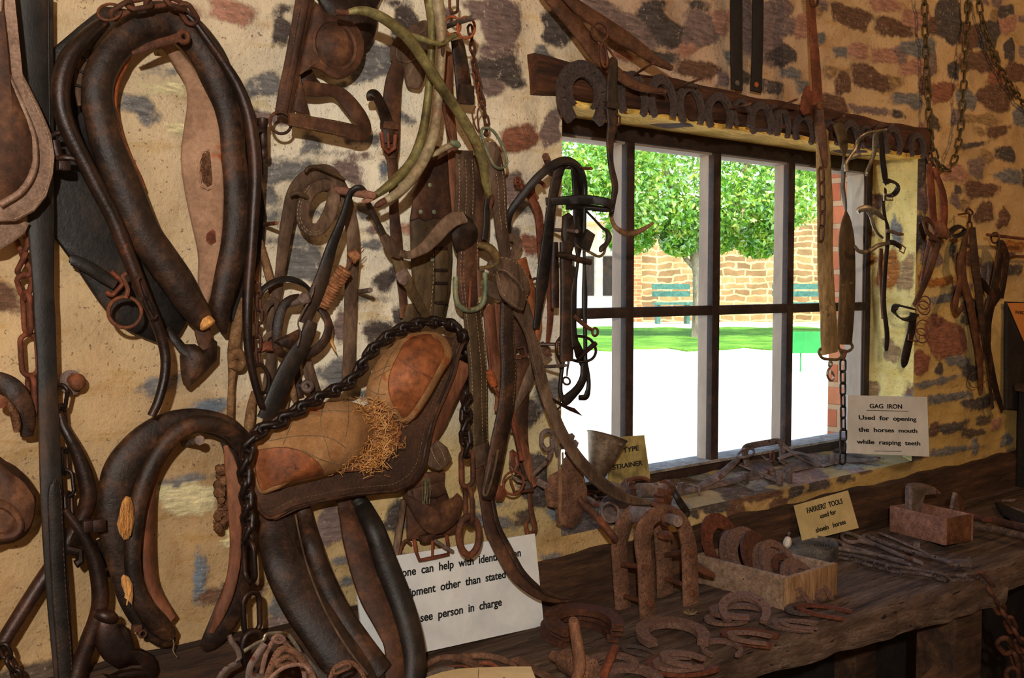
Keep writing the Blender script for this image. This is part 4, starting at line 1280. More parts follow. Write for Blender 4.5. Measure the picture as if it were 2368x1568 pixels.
put('stay', strapp(quads('706 165 .03 30 716 190 .03 36 728 206 .032 38'), .006), 'leather_dark', t)
q = quads('668 276 .09 30 700 282 .09 31 745 290 .09 33 795 300 .088 34 826 308 .085 36 840 304 .075 36 841 290 .06 36 828 266 .045 36 806 238 .04 36 786 218 .04 32 764 209 .042 28 730 207 .045 34 704 203 .05 36')
put('nose_band', strapp(q, .007, [WN]*(6*12+1)), 'leather_brown', t)
put('stitching', stitchp(q[:4], (-.8, .8), .007, .008), 'thread_dark', t)
put('ring', ringp(649, 284, .07, 25, 3.6, Vector((-.2, -1, 0))), 'iron_rust', t)

# second blinker further right, with a long strap
t = thing('blinker', 'single leather blinker with buckled cheek strap behind the forged hames', 'blinker', P(920, 250, .015))
b1 = platep(c4('1195 150 1140 140 1080 180 1000 240 962 300 955 370 985 420 1040 460 1050 510 1070 560 1110 577 1150 565 1190 440 1205 300'), .03, .008, .016, 3)
pts = onto(b1, [(x, y) for x, y in c4('1180 200 1110 240 1020 290 1000 350 1020 390 1080 400 1130 370 1140 330 1110 305 1070 320 1060 350')], .002)
put('panel', b1, 'leather_dusty', t)
put('spiral_ridge', MB().tube(pts, .0022, 6), 'leather_dusty', t)
put('cheek_strap', strapp(quads('922 150 .035 32 912 180 .04 36 907 215 .042 39 905 250 .042 40 905 300 .042 38 905 345 .04 34 906 366 .038 26'), .008), 'leather_brown', t)
put('billet', strapp(quads('856 232 .075 14 857 220 .08 20 866 218 .08 22 876 232 .075 24 887 257 .065 26 896 290 .055 28 899 330 .052 26'), .005, Vector((-.3, -1, .3))), 'leather_dark', t)
put('keeper', strapp([(900, 276, .056, 22), (902, 300, .056, 22)], .004), 'leather_brown', t) if False else None
mb = MB()
mb.box(P(900, 291, .052), (.036, .018, .016), bev=.003)
put('keeper', mb, 'leather_brown', t)
mb = MB().tube([P(x, y, .062) for x, y in pairs('882 306 886 340 898 352 912 342 914 312')], .0045, 8)
mb.tube([P(897, 308, .064), P(899, 344, .066)], .0028, 6)
put('buckle', mb, 'iron_red', t)
put('lower_strap', strapp(quads('906 356 .035 26 908 400 .035 22 910 450 .03 20 912 500 .028 22 916 545 .028 26 921 596 .028 22 927 650 .025 19 932 690 .022 18 934 735 .022 18'), .005), 'leather_brown', t)

# the bent peg, its ring and its chain
t = thing('wall_hook', 'dark iron spike with a rusty orange ring holding the forged hames', 'hook', P(1060, 50, 0))
put('spike', tubep(quads('1010 72 .0 12 1046 56 .10 13 1090 42 .20 14 1097 39 .215 13'), n=8, k=3), 'iron_grey', t)
put('ring', ringp(1046, 60, .13, 18, 3.6, Vector((-.6, -1, .1)), 1.2), 'iron_orange', t)
put('ring', ringp(1078, 64, .15, 20, 3.2, Vector((-.9, -1, .1)), 1.25), 'iron_orange', t)
ch = thing('hanging_chain', 'short rusty link chain dropping from the top edge to the spike', 'chain', P(1050, 10, .1))
chain(ch, [(1049, -40, .12), (1049, 5, .12), (1050, 48, .12)], .052, .028, .0032, 'iron_rust', first=0, jitter=3)
ch = thing('thin_chain', 'thin rusty twisted chain hanging beside the stitched strap', 'chain', P(1100, 200, .1))
chain(ch, [(1086, 60, .14), (1092, 107, .12), (1099, 161, .10), (1112, 214, .09), (1119, 255, .09), (1126, 286, .09), (1124, 312, .09)], .030, .016, .0026, 'iron_rust', twist=60)
chain(ch, [(1098, 160, .09), (1106, 200, .085), (1114, 240, .08)], .030, .016, .0024, 'iron_orange', twist=60, name='side_link')
mb = MB()
for q in ('1100 246 1092 262 1098 290 1106 306', '1110 246 1104 262 1108 300 1116 312'):
    mb.tube([P(x, y, .09) for x, y in spl(pairs(q), 4)], .002, 6)
put('wire', mb, 'iron_rust', ch)

# three forged hames, greenish
def forged(label, q, mat, endq, branches=()):
    t = thing('forged_hame', label, 'hame', P(q[0][0], q[0][1], .1), 'forged hames on the spike')
    put('shaft', tubep(q, n=12), mat, t)
    for e in endq:
        put('tip', tubep(e, n=10), 'iron_rust', t, label='rusty tip')
    for nm, b_, m_ in branches:
        put(nm, tubep(b_, n=8), m_, t)
    return t
forged('curved greenish iron hame crossing diagonally from the blinkers to the stitched strap', quads('806 28 .15 13 826 25 .155 19 850 27 .16 22 884 41 .16 25 917 64 .16 26 946 91 .16 27 978 136 .155 26 1017 196 .15 26 1053 248 .145 25 1079 290 .14 25 1102 334 .135 24 1117 382 .13 22 1123 424 .12 19 1132 450 .115 14'), 'brass_old',
       [quads('776 29 .14 14 785 29 .142 15 800 30 .145 14 816 28 .15 12'), quads('1130 444 .115 11 1138 456 .115 10 1136 470 .11 9 1134 482 .105 6')],
       [('cross_rod', quads('940 80 .15 14 966 87 .15 15 996 97 .15 13 1020 102 .15 11 1036 92 .15 12 1054 79 .15 13'), 'brass_old'), ('stay_rod', quads('1024 102 .145 9 1023 150 .13 8 1022 215 .12 8 1030 270 .11 8 1042 322 .10 7'), 'iron_rust')])
forged('greenish iron hame, left one of the pair curving down to the wooden peg', quads('993 -30 .10 30 995 0 .10 30 1000 36 .105 28 999 90 .11 20 995 161 .11 18 989 232 .11 20 978 304 .112 22 954 371 .115 24 917 414 .115 24 884 441 .11 19 862 455 .105 15'), 'brass_old',
       [quads('874 448 .108 16 858 458 .105 15 846 463 .10 13 838 466 .10 8')])
forged('pale grey iron hame, right one of the pair with a greenish side hook', quads('1008 -30 .13 26 1013 10 .13 29 1021 71 .132 26 1021 143 .13 19 1014 214 .13 22 1008 286 .132 24 992 343 .135 26 964 396 .14 26 931 436 .14 24 902 458 .138 20 890 464 .135 15'), 'brass_grey',
       [quads('898 460 .135 14 886 466 .135 16 874 474 .13 15 868 478 .13 8')],
       [('side_hook', quads('972 356 .12 12 1000 358 .12 13 1026 344 .125 15 1050 333 .13 15 1058 332 .132 12'), 'brass_grey'), ('hook_end', quads('1042 328 .138 12 1054 332 .14 16 1062 338 .138 12'), 'verdigris')])

# girth and hanging straps
t = thing('girth', 'broad brown leather girth hanging behind the hames, with brass rivets', 'girth', P(1000, 550, .015))
put('panel', platep(pairs('1000 340 1034 348 1040 440 1040 520 1042 600 1036 680 1025 735 1005 746 985 732 962 700 950 620 947 515 956 445 976 396'), .012, .010, .006), 'leather_olive', t)
put('upper_panel', platep(pairs('1000 336 1034 346 1038 440 1040 512 1026 508 1004 505 980 512 966 504 947 510 956 445 976 396'), .024, .006, .005), 'leather_brown', t)
for x, y in ((994, 428), (973, 490), (1004, 490), (1000, 600)):
    Mx = Matrix.Translation(P(x, y, .033)) @ WN.to_track_quat('Z', 'Y').to_matrix().to_4x4()
    put('rivet', MB().lathe([(.0055, -.002), (.005, .001), (.0025, .0022), (0, .0025)], Mx, 12), 'verdigris', t)
put('billet', strapp(quads('1020 570 .034 30 1022 620 .034 30 1020 680 .034 28 1012 735 .032 20'), .006), 'leather_olive', t)
for y in (574, 625, 655, 700):
    put('keeper', MB().box(P(1020, y, .038), (.030, .012, .007), bev=.002), 'leather_dark', t)
put('stitching', stitchp(quads('1000 590 .03 6 1000 650 .03 6 994 720 .03 6'), (0,), .006, .01), 'thread', t)
put('lower_tab', platep(pairs('938 705 960 700 972 740 968 764 950 770 936 760 930 735'), .02, .008, .004), 'leather_olive', t)
mb = tubep(quads('1032 640 .02 10 1048 600 .03 9 1052 640 .03 9 1046 690 .025 8 1040 720 .02 8'), n=8)
put('hook', mb, 'iron_rust', t) if False else None

t = thing('buckled_strap', 'long stitched strap with a large verdigris buckle at its middle', 'strap', P(1080, 600, .05))
put('upper_band', strapp(quads('1056 92 .08 26 1060 110 .08 30 1066 150 .075 33 1072 196 .072 36 1076 240 .07 37'), .007), 'leather_dark', t)
mb = MB()
mb.box(P(1077, 219, .079), (.038, .016, .042), bev=.004)
put('loop', mb, 'leather_dark', t)
put('middle_band', strapp(quads('1074 348 .082 38 1074 380 .08 42 1076 430 .078 44 1074 498 .076 46 1078 530 .078 52'), .010), 'leather_dusty', t)
put('stitching', stitchp(quads('1074 372 .085 38 1076 430 .083 40 1074 496 .081 40'), (-.8, 0, .8), .008), 'thread', t)
mb = tubep(quads('1074 502 .078 50 1074 515 .085 60 1074 535 .088 62 1076 556 .084 60 1078 572 .078 52'), (.35, 1), 14)
put('wrap', mb, 'leather_dark', t)
mid = quads('1084 560 .08 46 1082 600 .08 48 1082 643 .08 50 1085 690 .08 46 1086 710 .078 40')
put('band', strapp(mid, .009), 'leather_brown', t)
put('stitching', stitchp(mid, (-.78, -.5, .78), .009), 'thread', t)
bu = [P(x, y, .092) for x, y in spl(pairs('1054 640 1053 670 1057 700 1070 714 1085 717 1103 714 1117 700 1122 672 1121 630'), 5)]
put('buckle', MB().tube(bu, .0062, 10), 'verdigris', t, label='large greenish brass buckle')
put('buckle_tongue', MB().tube([P(1088, 650, .09), P(1086, 690, .096), P(1085, 716, .1)], .003, 8), 'iron_red', t)
lo = quads('1091 716 .078 42 1096 760 .076 42 1101 810 .074 42 1105 857 .072 42 1106 929 .07 41 1108 1000 .066 40 1110 1040 .06 40')
put('lower_band', strapp(lo, .009), 'leather_olive', t)
put('stitching', stitchp(lo, (-.8, .25, .8), .009), 'thread', t)
put('tail', strapp(quads('1110 1028 .066 42 1112 1050 .064 44 1116 1072 .06 44'), .010), 'leather_dusty', t)
put('second_band', strapp(quads('1038 120 .05 22 1036 190 .05 22 1040 260 .045 22 1046 330 .04 24 1052 420 .04 26 1058 500 .04 24'), .006), 'leather_red', t)
put('second_band', strapp(quads('1104 360 .05 20 1104 430 .05 26 1110 510 .05 30 1112 580 .05 26'), .006), 'leather_brown', t)

t = thing('curving_strap', 'dark brown strap curving across the large white sign onto the bench', 'strap', P(1180, 1250, .08))
q = quads('1106 1062 .05 34 1118 1110 .055 34 1128 1165 .06 34 1139 1220 .07 38 1163 1270 .085 41 1197 1328 .11 38 1242 1368 .125 30 1280 1384 .13 20 1312 1388 .13 10')
put('band', strapp(q, .007, Vector((.1, -1, .3))), 'leather_brown', t)
put('edge_fold', strapp([(x+w*.36, y-2, d+.004, w*.26) for x, y, d, w in q], .006, Vector((.6, -1, .3))), 'leather_dark', t)

t = thing('looped_strap', 'dark strap with stitched loop end right of the buckled strap', 'strap', P(1165, 900, .08))
q = quads('1172 690 .075 28 1172 740 .08 31 1172 790 .085 33 1176 857 .088 35 1170 940 .09 36 1154 1018 .09 36 1146 1060 .09 36 1137 1105 .09 36 1128 1143 .088 32 1125 1154 .086 18')
put('band', strapp(q, .009), 'leather_dark', t)
pts = [P(x, y, .097) for x, y in spl(pairs('1152 1040 1140 1100 1128 1138 1122 1146 1118 1138 1124 1110 1136 1060'), 5)]
put('edge_welt', MB().tube(pts, .0028, 6), 'leather_dusty', t)
put('stitching', stitchp(q[:5], (-.75, .75), .009), 'thread_dark', t)

t = thing('rust_strap', 'rust-red stiff strap bound with wire between the buckled and looped straps', 'strap', P(1145, 850, .05))
put('band', strapp(quads('1130 705 .05 26 1134 760 .055 27 1140 820 .055 28 1150 870 .055 26 1156 910 .055 20 1150 950 .05 14'), .009), 'leather_red', t)
put('band', strapp(quads('1152 700 .045 22 1156 760 .045 24 1164 830 .045 24 1168 900 .045 22'), .008), 'leather_red', t)
put('rod', tubep(quads('1130 800 .065 6 1133 850 .07 8 1140 890 .07 8 1160 925 .07 9 1181 964 .07 10 1196 1020 .07 11 1206 1064 .07 12'), n=8), 'iron_red', t)
put('wire_binding', tubep(quads('1128 858 .075 15 1133 868 .075 20 1138 880 .075 22 1142 892 .075 18'), n=10), 'iron_orange', t)

t = thing('knotted_strap', 'pale dusty strap tied in a big flat knot left of the window', 'strap', P(1170, 640, .06))
put('hanging_part', strapp(quads('1133 330 .09 26 1138 350 .095 33 1146 380 .09 35 1153 430 .085 34 1156 485 .08 32 1160 530 .075 28 1166 570 .07 26 1170 610 .07 26'), .008), 'leather_dusty', t)
put('stitching', stitchp(quads('1147 385 .095 28 1153 430 .09 28 1156 485 .085 26 1161 530 .08 22'), (-.3, .7), .008), 'thread', t)
put('wrap', strapp(quads('1122 662 .085 34 1145 672 .09 38 1170 680 .09 38 1192 684 .08 34'), .010), 'leather_dusty', t)
q = quads('1132 628 .10 24 1146 612 .11 32 1168 612 .115 36 1192 628 .115 36 1208 650 .11 32 1213 670 .10 26 1200 684 .09 22')
put('wrap', strapp(q, .009), 'leather_dusty', t)
put('stitching', stitchp(q, (-.8, .8), .009), 'thread', t)
q = quads('1160 636 .105 30 1170 660 .12 40 1182 680 .125 44 1200 694 .12 44 1210 700 .115 40')
put('free_end', strapp(q, .010), 'leather_dusty', t)
put('stitching', stitchp(q, (-.8,), .010), 'thread', t)
put('loop', strapp(quads('1176 606 .07 20 1190 582 .075 20 1198 566 .075 20 1192 552 .07 20 1178 550 .06 18 1166 556 .05 16'), .006, Vector((-.7, -1, .1))), 'leather_dusty', t)
put('tail', strapp(quads('1206 598 .07 22 1216 640 .07 24 1229 680 .07 25 1240 720 .068 22 1245 758 .066 15 1240 795 .066 6'), .007), 'leather_tan', t)
put('tail', strapp(quads('1200 690 .055 26 1214 720 .055 30 1226 756 .055 26 1232 800 .05 20'), .006), 'leather_dusty', t)
t = thing('square_buckle_strap', 'dusty strap with a square iron buckle under the flat knot', 'strap', P(1200, 850, .03))
put('band', platep(pairs('1180 730 1214 740 1226 780 1222 812 1206 830 1196 800 1190 812 1184 780'), .04, .006, .004), 'leather_brown', t)
mb = MB()
mb.tube([P(x, y, .055) for x, y in pairs('1190 806 1212 802 1216 824 1190 828')]+[P(1190, 806, .055)], .0035, 8)
mb.tube([P(1186, 826, .055), P(1220, 822, .055)], .0045, 8)
put('buckle', mb, 'iron_rust', t)
put('band', strapp(quads('1207 830 .04 34 1207 889 .035 35 1204 950 .035 34 1206 1010 .035 30 1212 1060 .035 28 1222 1105 .035 22'), .007), 'leather_brown', t)
put('billet', strapp(quads('1246 795 .05 22 1256 815 .055 30 1264 832 .055 34'), .008), 'leather_dusty', t)
put('side_strap', strapp(quads('1184 1000 .04 6 1190 950 .045 10 1206 915 .045 18 1222 880 .045 26 1236 850 .04 30'), .006), 'leather_dusty', t)
t = thing('long_rein', 'long dark strap sweeping from the knot down over the window sill', 'strap', P(1260, 900, .1))
q = quads('1186 716 .08 12 1208 740 .085 20 1228 780 .09 24 1240 830 .095 27 1254 884 .10 27 1272 938 .105 27 1300 1003 .11 27 1336 1060 .115 29 1380 1108 .12 31 1426 1142 .12 27 1470 1158 .115 20 1526 1163 .10 9')
put('band', strapp(q, .008, Vector((-.2, -1, .25))), 'leather_dusty', t)
put('stitching', stitchp(q[1:], (-.7, .7), .008, .009, up=Vector((-.2, -1, .25))), 'thread_dark', t)

t = thing('rusty_strap_and_bit', 'rust-stained strap end with a round bit ring and square buckle above the white sign', 'strap', P(1205, 1080, .03))
put('band', strapp(quads('1184 950 .05 12 1192 985 .05 14 1204 1020 .05 18 1216 1055 .05 22 1226 1095 .05 18 1236 1124 .05 10'), .006), 'leather_red', t)
put('tag', tubep(quads('1182 1042 .06 10 1188 1056 .062 22 1193 1072 .062 18 1196 1088 .062 8'), (.4, 1), 8), 'iron_red', t)
put('ring', ringp(1187, 1117, .075, 27, 3.0, Vector((-.2, -1, 0))), 'iron_red', t)
mb = MB()
for q in ('1180 1056 1178 1074 1184 1088', '1192 1056 1196 1074 1190 1088'):
    mb.tube([P(x, y, .07) for x, y in pairs(q)], .0022, 6)
mb.tube([P(1184, 1100, .05), P(1196, 1112, .05), P(1214, 1116, .05)], .003, 6)
put('wire', mb, 'iron_grey', t)
put('buckle', MB().tube([P(x, y, .05) for x, y in pairs('1180 1108 1190 1138 1232 1134 1224 1098')], .0035, 8), 'iron_rust', t)
put('swivel', platep(pairs('1148 1120 1160 1124 1166 1140 1158 1154 1146 1156 1140 1140'), .06, .008, .004), 'iron_red', t)
t = one('wall_hook', 'rusty iron hook strip hanging just above the right end of the large sign', 'hook',
        strapp(quads('1224 1130 .02 10 1226 1160 .02 11 1230 1190 .02 12 1236 1216 .02 13 1234 1232 .02 14 1222 1234 .02 14 1216 1216 .02 9 1222 1200 .02 6'), .006), 'iron_rust')

t = thing('belly_band', 'folded strap sagging from the wooden peg across the girth', 'strap', P(950, 560, .08))
put('thin_part', strapp(quads('846 462 .10 12 858 484 .10 13 874 516 .10 13 888 546 .10 16'), .005), 'leather_dark', t)
put('keeper', tubep(quads('888 544 .10 18 896 558 .105 28 908 574 .105 30 922 586 .10 24 932 590 .095 14'), (.35, 1), 12), 'leather_dusty', t)
q = quads('922 584 .10 16 945 590 .105 18 966 582 .11 23 985 570 .115 28 1005 550 .118 32 1026 526 .115 34 1048 508 .11 34 1072 502 .10 30')
put('band', strapp(q, .010, Vector((-.25, -1, .45))), 'leather_dusty', t)
put('hanging_part', strapp(quads('913 592 .07 20 924 616 .075 26 934 640 .08 30 944 654 .08 28 955 676 .075 20 970 704 .07 22 984 730 .06 18 992 748 .055 12'), .007, Vector((-.6, -1, .1))), 'leather_olive', t)
put('brass_end', tubep(quads('924 628 .085 24 932 642 .088 30 940 652 .086 22'), (.4, 1), 10), 'iron_grey', t)
t = thing('hook_strap', 'olive-brown strap end with curved hook beside the brass buckle', 'strap', P(1130, 590, .1))
put('strap', strapp(quads('1128 458 .10 12 1125 490 .10 14 1124 525 .10 14 1120 555 .10 14'), .005), 'leather_black', t)
put('hook', tubep(quads('1106 566 .10 14 1122 570 .11 20 1138 580 .115 22 1150 600 .115 17 1144 612 .11 13 1126 618 .105 10 1108 620 .10 9'), n=10), 'iron_olive', t)
put('bar', tubep(quads('1112 625 .085 18 1113 660 .085 18 1114 700 .085 16'), (.5, 1), 8), 'brass_old', t)
t = one('oval_ring', 'greenish oval iron ring hanging on the thin chain', 'ring',
        MB().tube([P(x, y, .105) for x, y in spl(pairs('1113 302 1119 330 1132 364 1145 385 1160 389 1172 378 1168 355 1156 326 1141 304 1126 296'), 4, True)], .0034, 8, closed=True), 'verdigris')

# peg with rolled bridle
t = thing('wooden_peg', 'stout wooden wall peg carrying the rolled stitched bridle', 'peg', P(800, 442, 0))
put('shaft', tubep(quads('730 432 .0 17 770 438 .06 18 815 445 .12 19 850 450 .16 20 864 452 .175 16'), n=10), 'wood_pink', t)
put('tip', tubep(quads('838 466 .15 10 850 464 .16 13 862 460 .165 8'), n=8), 'wood_pink', t)
t = thing('rolled_bridle', 'rolled stitched leather bridle looped over the wooden peg', 'bridle', P(740, 560, .04))
put('outer_strap', strapp(quads('619 897 .02 24 626 840 .025 23 629 790 .03 22 627 742 .03 21 640 680 .035 21 648 628 .04 22 657 560 .045 27 667 500 .05 30 681 446 .055 33 707 413 .06 35 748 397 .06 35 775 412 .06 30 800 460 .06 27 813 525 .06 28 817 589 .055 28 812 661 .05 28 810 732 .045 28 808 804 .04 28 806 880 .035 30'), .008), 'leather_dusty', t)
q = quads('768 430 .07 22 748 428 .07 27 722 440 .07 30 703 470 .072 31 700 505 .075 31 716 530 .077 31 740 528 .077 31 760 498 .077 31 771 462 .075 30 772 436 .07 24')
put('inner_loop', strapp(q, .010, Vector((-.35, -1, .1))), 'leather_dusty', t)
put('stitching', stitchp(q[2:7], (-.75, -.4), .010, .007, up=Vector((-.35, -1, .1))), 'thread', t)
put('top_tie', tubep(quads('706 398 .085 8 714 388 .085 10 732 386 .085 10 758 396 .085 10 780 406 .085 9 799 416 .085 5'), n=8), 'leather_olive', t)
put('toggle', tubep(quads('670 452 .08 8 686 446 .085 12 700 452 .085 12 711 457 .08 9'), n=8), 'leather_olive', t)
t = thing('folded_strap', 'dark strap folded over the wooden peg and hanging down to the leather loops', 'strap', P(760, 600, .1))
put('band', strapp(quads('846 446 .145 12 834 434 .15 12 820 436 .145 12 808 452 .135 14 797 492 .125 17 783 530 .115 20 770 562 .105 23 758 600 .10 27 746 640 .095 31 732 676 .09 33 716 716 .085 31 703 748 .08 26'), .007), 'leather_black', t)
put('wire', MB().tube([P(x, y, .11) for x, y in spl(pairs('722 654 726 662 718 690 690 742 695 770 688 800'), 4)], .0016, 6), 'iron_grey', t)
t = thing('strap_loops', 'bundle of dark leather loops and hoops left of the padded saddle', 'straps', P(680, 760, .05))
put('hoop', strapp(quads('600 684 .06 12 610 668 .065 13 634 652 .07 14 664 645 .07 14 695 653 .07 14 714 668 .065 13 720 684 .06 11'), .006, Vector((-.1, -.6, 1))), 'leather_black', t)
put('loop', strapp(quads('692 686 .075 14 672 692 .08 18 655 708 .08 22 645 735 .08 24 640 775 .08 24 644 810 .075 22 660 822 .07 18'), .006, Vector((-.5, -1, .1))), 'leather_dark', t)
put('loop', strapp(quads('738 712 .06 14 752 728 .065 16 760 755 .07 18 752 785 .07 20 732 808 .07 22 708 820 .07 22 690 816 .065 18'), .006, Vector((.2, -1, .2))), 'leather_dark', t)
put('loop', strapp(quads('604 740 .05 14 612 716 .05 15 624 700 .05 16 640 700 .05 14 640 760 .045 14 616 780 .045 14 606 820 .045 12'), .005), 'leather_dusty', t)
put('broad_strap', strapp(quads('722 744 .09 26 708 782 .09 34 682 826 .09 41 655 877 .088 43 628 938 .085 41 612 970 .08 36'), .008), 'leather_black', t)
put('corner_piece', platep(pairs('632 790 660 776 692 760 690 780 668 808 650 800'), .09, .006, .004), 'leather_dark', t)
put('low_strap', strapp(quads('704 812 .04 20 712 850 .04 24 722 885 .035 26 734 915 .03 24'), .006), 'leather_dusty', t)
put('low_strap', strapp(quads('684 830 .03 14 688 870 .03 15 694 915 .03 14'), .005), 'leather_dark', t)
put('low_strap', strapp(quads('664 850 .025 18 662 900 .025 18 658 945 .02 16'), .005), 'leather_dusty', t)
put('frayed_end', tubep(quads('676 872 .045 12 674 890 .05 17 678 910 .05 18 682 930 .045 10'), n=8), 'rope', t)
t = thing('iron_ball_pin', 'grey iron ball-headed pin poking through the leather loops', 'pin', P(700, 690, .05))
put('shaft', tubep(quads('664 708 .07 8 680 702 .085 13 696 694 .10 18'), n=10), 'iron_grey', t)
put('ball', MB().lathe([(0, -.012), (.008, -.010), (.0125, 0), (.010, .008), (0, .012)], Matrix.Translation(P(704, 690, .108)) @ Vector((.4, -1, .2)).to_track_quat('Z', 'Y').to_matrix().to_4x4(), 14), 'iron_grey', t)
one('hinge_plate', 'rusty hinge eye beside the big right hame', 'hinge', platep(pairs('602 794 612 788 626 790 633 800 630 812 616 812 606 808 600 814'), .05, .008, .004), 'iron_red')
t = thing('wound_spindle', 'rust-coloured cord wound thickly round a slanting spindle', 'spindle', P(770, 660, .06))
pts, _ = path([(799, 622, .10), (742, 709, .07)], 30)
mb = MB().tube(pts, [(.0115+.0028*abs(sin(i*.62))+.0014*sin(i*1.9))*(.6 if i in (0, len(pts)-1) else 1) for i in range(len(pts))], 12)
put('cord', mb, 'cord_rust', t)
mb = MB()
for k in range(15):
    f = (k+.5)/15
    c = P(799-57*f, 622+87*f, .10-.03*f)
    tt = (P(742, 709, .07)-P(799, 622, .10)).normalized()
    mb.ring(c, tt+Vector((.15*sin(k*2), .1, 0)), .0128+.001*sin(k*3.1), .0026, 16, 6)
put('cord_turns', mb, 'cord_rust', t)
mb = MB()
for s in (-1, 1):
    mb.tube([P(797+s*2, 626, .10), P(808, 608+s*3, .10), P(818+s*3, 594, .095)], .0009, 5)
mb.tube([P(826, 588, .09), P(836, 574, .09), P(841, 571, .09)], .001, 5)
mb.tube([P(826, 592, .09), P(838, 582, .09), P(842, 576, .09)], .001, 5)
put('wire', mb, 'iron_rust', t)
mb = MB()
for k in range(4):
    mb.ring(P(813+k*4, 597-k*3.4, .085), Vector((.8, -.4, .6)), .0105-.0006*k, .0035, 16, 6)
put('wire_knot', mb, 'cord_rust', t)
def peg(label, q, rpx, mat='iron_grey', cat='nail', nm='wall_nail', head=1.):
    return one(nm, label, cat, nailp(*q, rpx, head=head), mat)
peg('grey iron peg stub right of the strap by the wound spindle', (822, 676, 857, 671, 0, .10), 6)
peg('rusty iron pin with hanging threads right of the big right hame', (600, 520, 640, 516, 0, .09), 5, 'iron_rust')
t = thing('ring_bolt', 'grey iron eye bolt showing above the heavy chain', 'bolt', P(705, 895, 0))
put('eye', ringp(711, 893, .06, 10, 6, Vector((-.7, -1, 0))), 'iron_grey', t)
put('shank', nailp(676, 892, 704, 894, 0, .06, 5), 'iron_grey', t)
t = thing('hame_chain', 'small dark chain with a loop ring hanging along the big right hame', 'chain', P(597, 800, .05))
chain(t, [(590, 655, .06), (598, 700, .06), (596, 760, .06), (594, 800, .06), (598, 840, .06)], .036, .02, .003, 'iron_rust')
put('ring', MB().tube([P(x, y, .065) for x, y in spl(pairs('592 846 604 844 616 858 621 880 616 904 604 910'), 5)], .004, 8), 'iron_dark', t)
one('twigs', 'broken straw-coloured splinters under the right leather loop', 'splinter', MB().tube([P(x, y, .06) for x, y in pairs('760 778 766 792 774 808 777 814')], [.003, .003, .002, .0006], 5).tube([P(764, 776, .05), P(774, 800, .05)], [.002, .0006], 5), 'straw')

# the padded saddle with its burst straw
t = thing('saddle_pad', 'old padded harness saddle with check cloth, leather cheeks and straw bursting out', 'saddle', P(800, 1000, 0))
put('back_flap', platep(pairs('1040 836 1060 832 1084 844 1074 878 1050 930 1024 984 1000 1020 985 1036 980 980 1010 900'), .05, .010, .004), 'leather_red', t)
sk = platep(pairs('1022 776 1040 784 1066 771 1073 784 1058 818 1050 857 1035 895 1017 936 1004 970 996 1000 990 1030 982 1070 968 1100 950 1119 916 1138 875 1141 805 1149 735 1163 682 1177 630 1202 605 1191 588 1167 577 1125 583 1060 640 1020 800 1040 900 960 960 860'), .075, .012, .004)
put('skirt', sk, 'leather_grain', t)
edge = pairs('1066 780 1050 822 1042 860 1010 936 990 1000 976 1066 960 1098 940 1115 912 1128 875 1131 805 1139 735 1153 682 1166 632 1190 606 1180 590 1150')
put('edge_welt', MB().tube([P(x+6*0, y+7, .088) for x, y in spl(edge, 6)], .0034, 8), 'leather_dark', t)
pts = onto(sk, [(x-9, y-7) for x, y in edge], .0008, 6)
put('stitching', stitch_line(pts, WN, .0005, .009), 'thread_dark', t)
lp = platep(pairs('583 1029 606 996 649 961 710 939 760 928 803 928 835 940 860 962 856 1000 836 1035 804 1070 758 1097 700 1113 630 1130 605 1140 592 1130 583 1090'), .08, .022, .052, 4, inner=7)
put('pad', lp, 'cloth_pad', t, label='left pad of dusty check cloth')
rp = platep(pairs('949 770 921 785 892 810 871 839 853 875 846 911 856 938 881 956 917 972 939 976 974 926 1006 869 1031 829 1034 806 1024 784 1006 771 982 766'), .085, .022, .050, 4, inner=7)
put('pad', rp, 'cloth_pad', t, label='right pad of dusty check cloth')
def shell(name, src, outline, mat, lift, th, label=None):
    """leather piece laid over a pad: outline filled with rings and carried onto the pad"""
    o = spl(outline, 4, True)
    cx = sum(float(a[0]) for a in o)/len(o)
    cy = sum(float(a[1]) for a in o)/len(o)
    bv = BVHTree.FromPolygons([tuple(v) for v in src.v], src.f)
    rows = []
    last = None
    for j in range(12):
        f = 1-j/11.5
        row = []
        for a in o:
            x, y = cx+(float(a[0])-cx)*f, cy+(float(a[1])-cy)*f
            r = ray(x, y).normalized()
            h_ = bv.ray_cast(CAM, r)[0]
            p = h_ if h_ is not None else P(x, y, .085)
            row.append(p-r*(lift if j else -.004)-r*(th if j > 0 else 0))
        rows.append(row)
    mb = MB().grid(rows, False, True, False)
    mb.f.append(tuple(range((11)*len(o), 12*len(o))))
    put(name, mb, mat, t, label=label)
    return mb
s1 = shell('leather_cheek', lp, pairs('588 1043 619 1034 665 1032 707 1044 735 1065 755 1094 735 1104 682 1114 630 1127 606 1138 596 1130 586 1090'), 'leather_tan', .001, .003, 'left worn orange-brown leather cheek')
s2 = shell('leather_cheek', rp, pairs('955 776 985 770 1006 775 1022 788 1030 808 1027 829 1006 868 974 924 939 970 914 953 898 921 894 886 903 850 917 821 932 793'), 'leather_tan', .001, .003, 'right worn orange-brown leather cheek')
put('seam', MB().tube(onto(s2, pairs('917 826 950 848 985 868 1003 876'), .001), .0018, 6), 'leather_red', t)
pts = onto(s1, pairs('590 1046 620 1037 665 1035 706 1047 733 1067 753 1093'), .001)
put('stitching', stitch_line(pts, WN, .0003, .005, .0014), 'thread_dark', t)
mb = MB()
for q in ('606 1030 650 985 700 962 756 950 812 952', '620 1020 690 1008 760 1012 800 1036', '690 944 672 985 655 1028', '748 932 742 980 756 1030 768 1080', '806 934 806 970 800 1010', '700 1040 740 1062 790 1076'):
    pp = onto(lp, pairs(q), .0006)
    if len(pp) > 2:
        mb.tube(pp, .0008, 5)
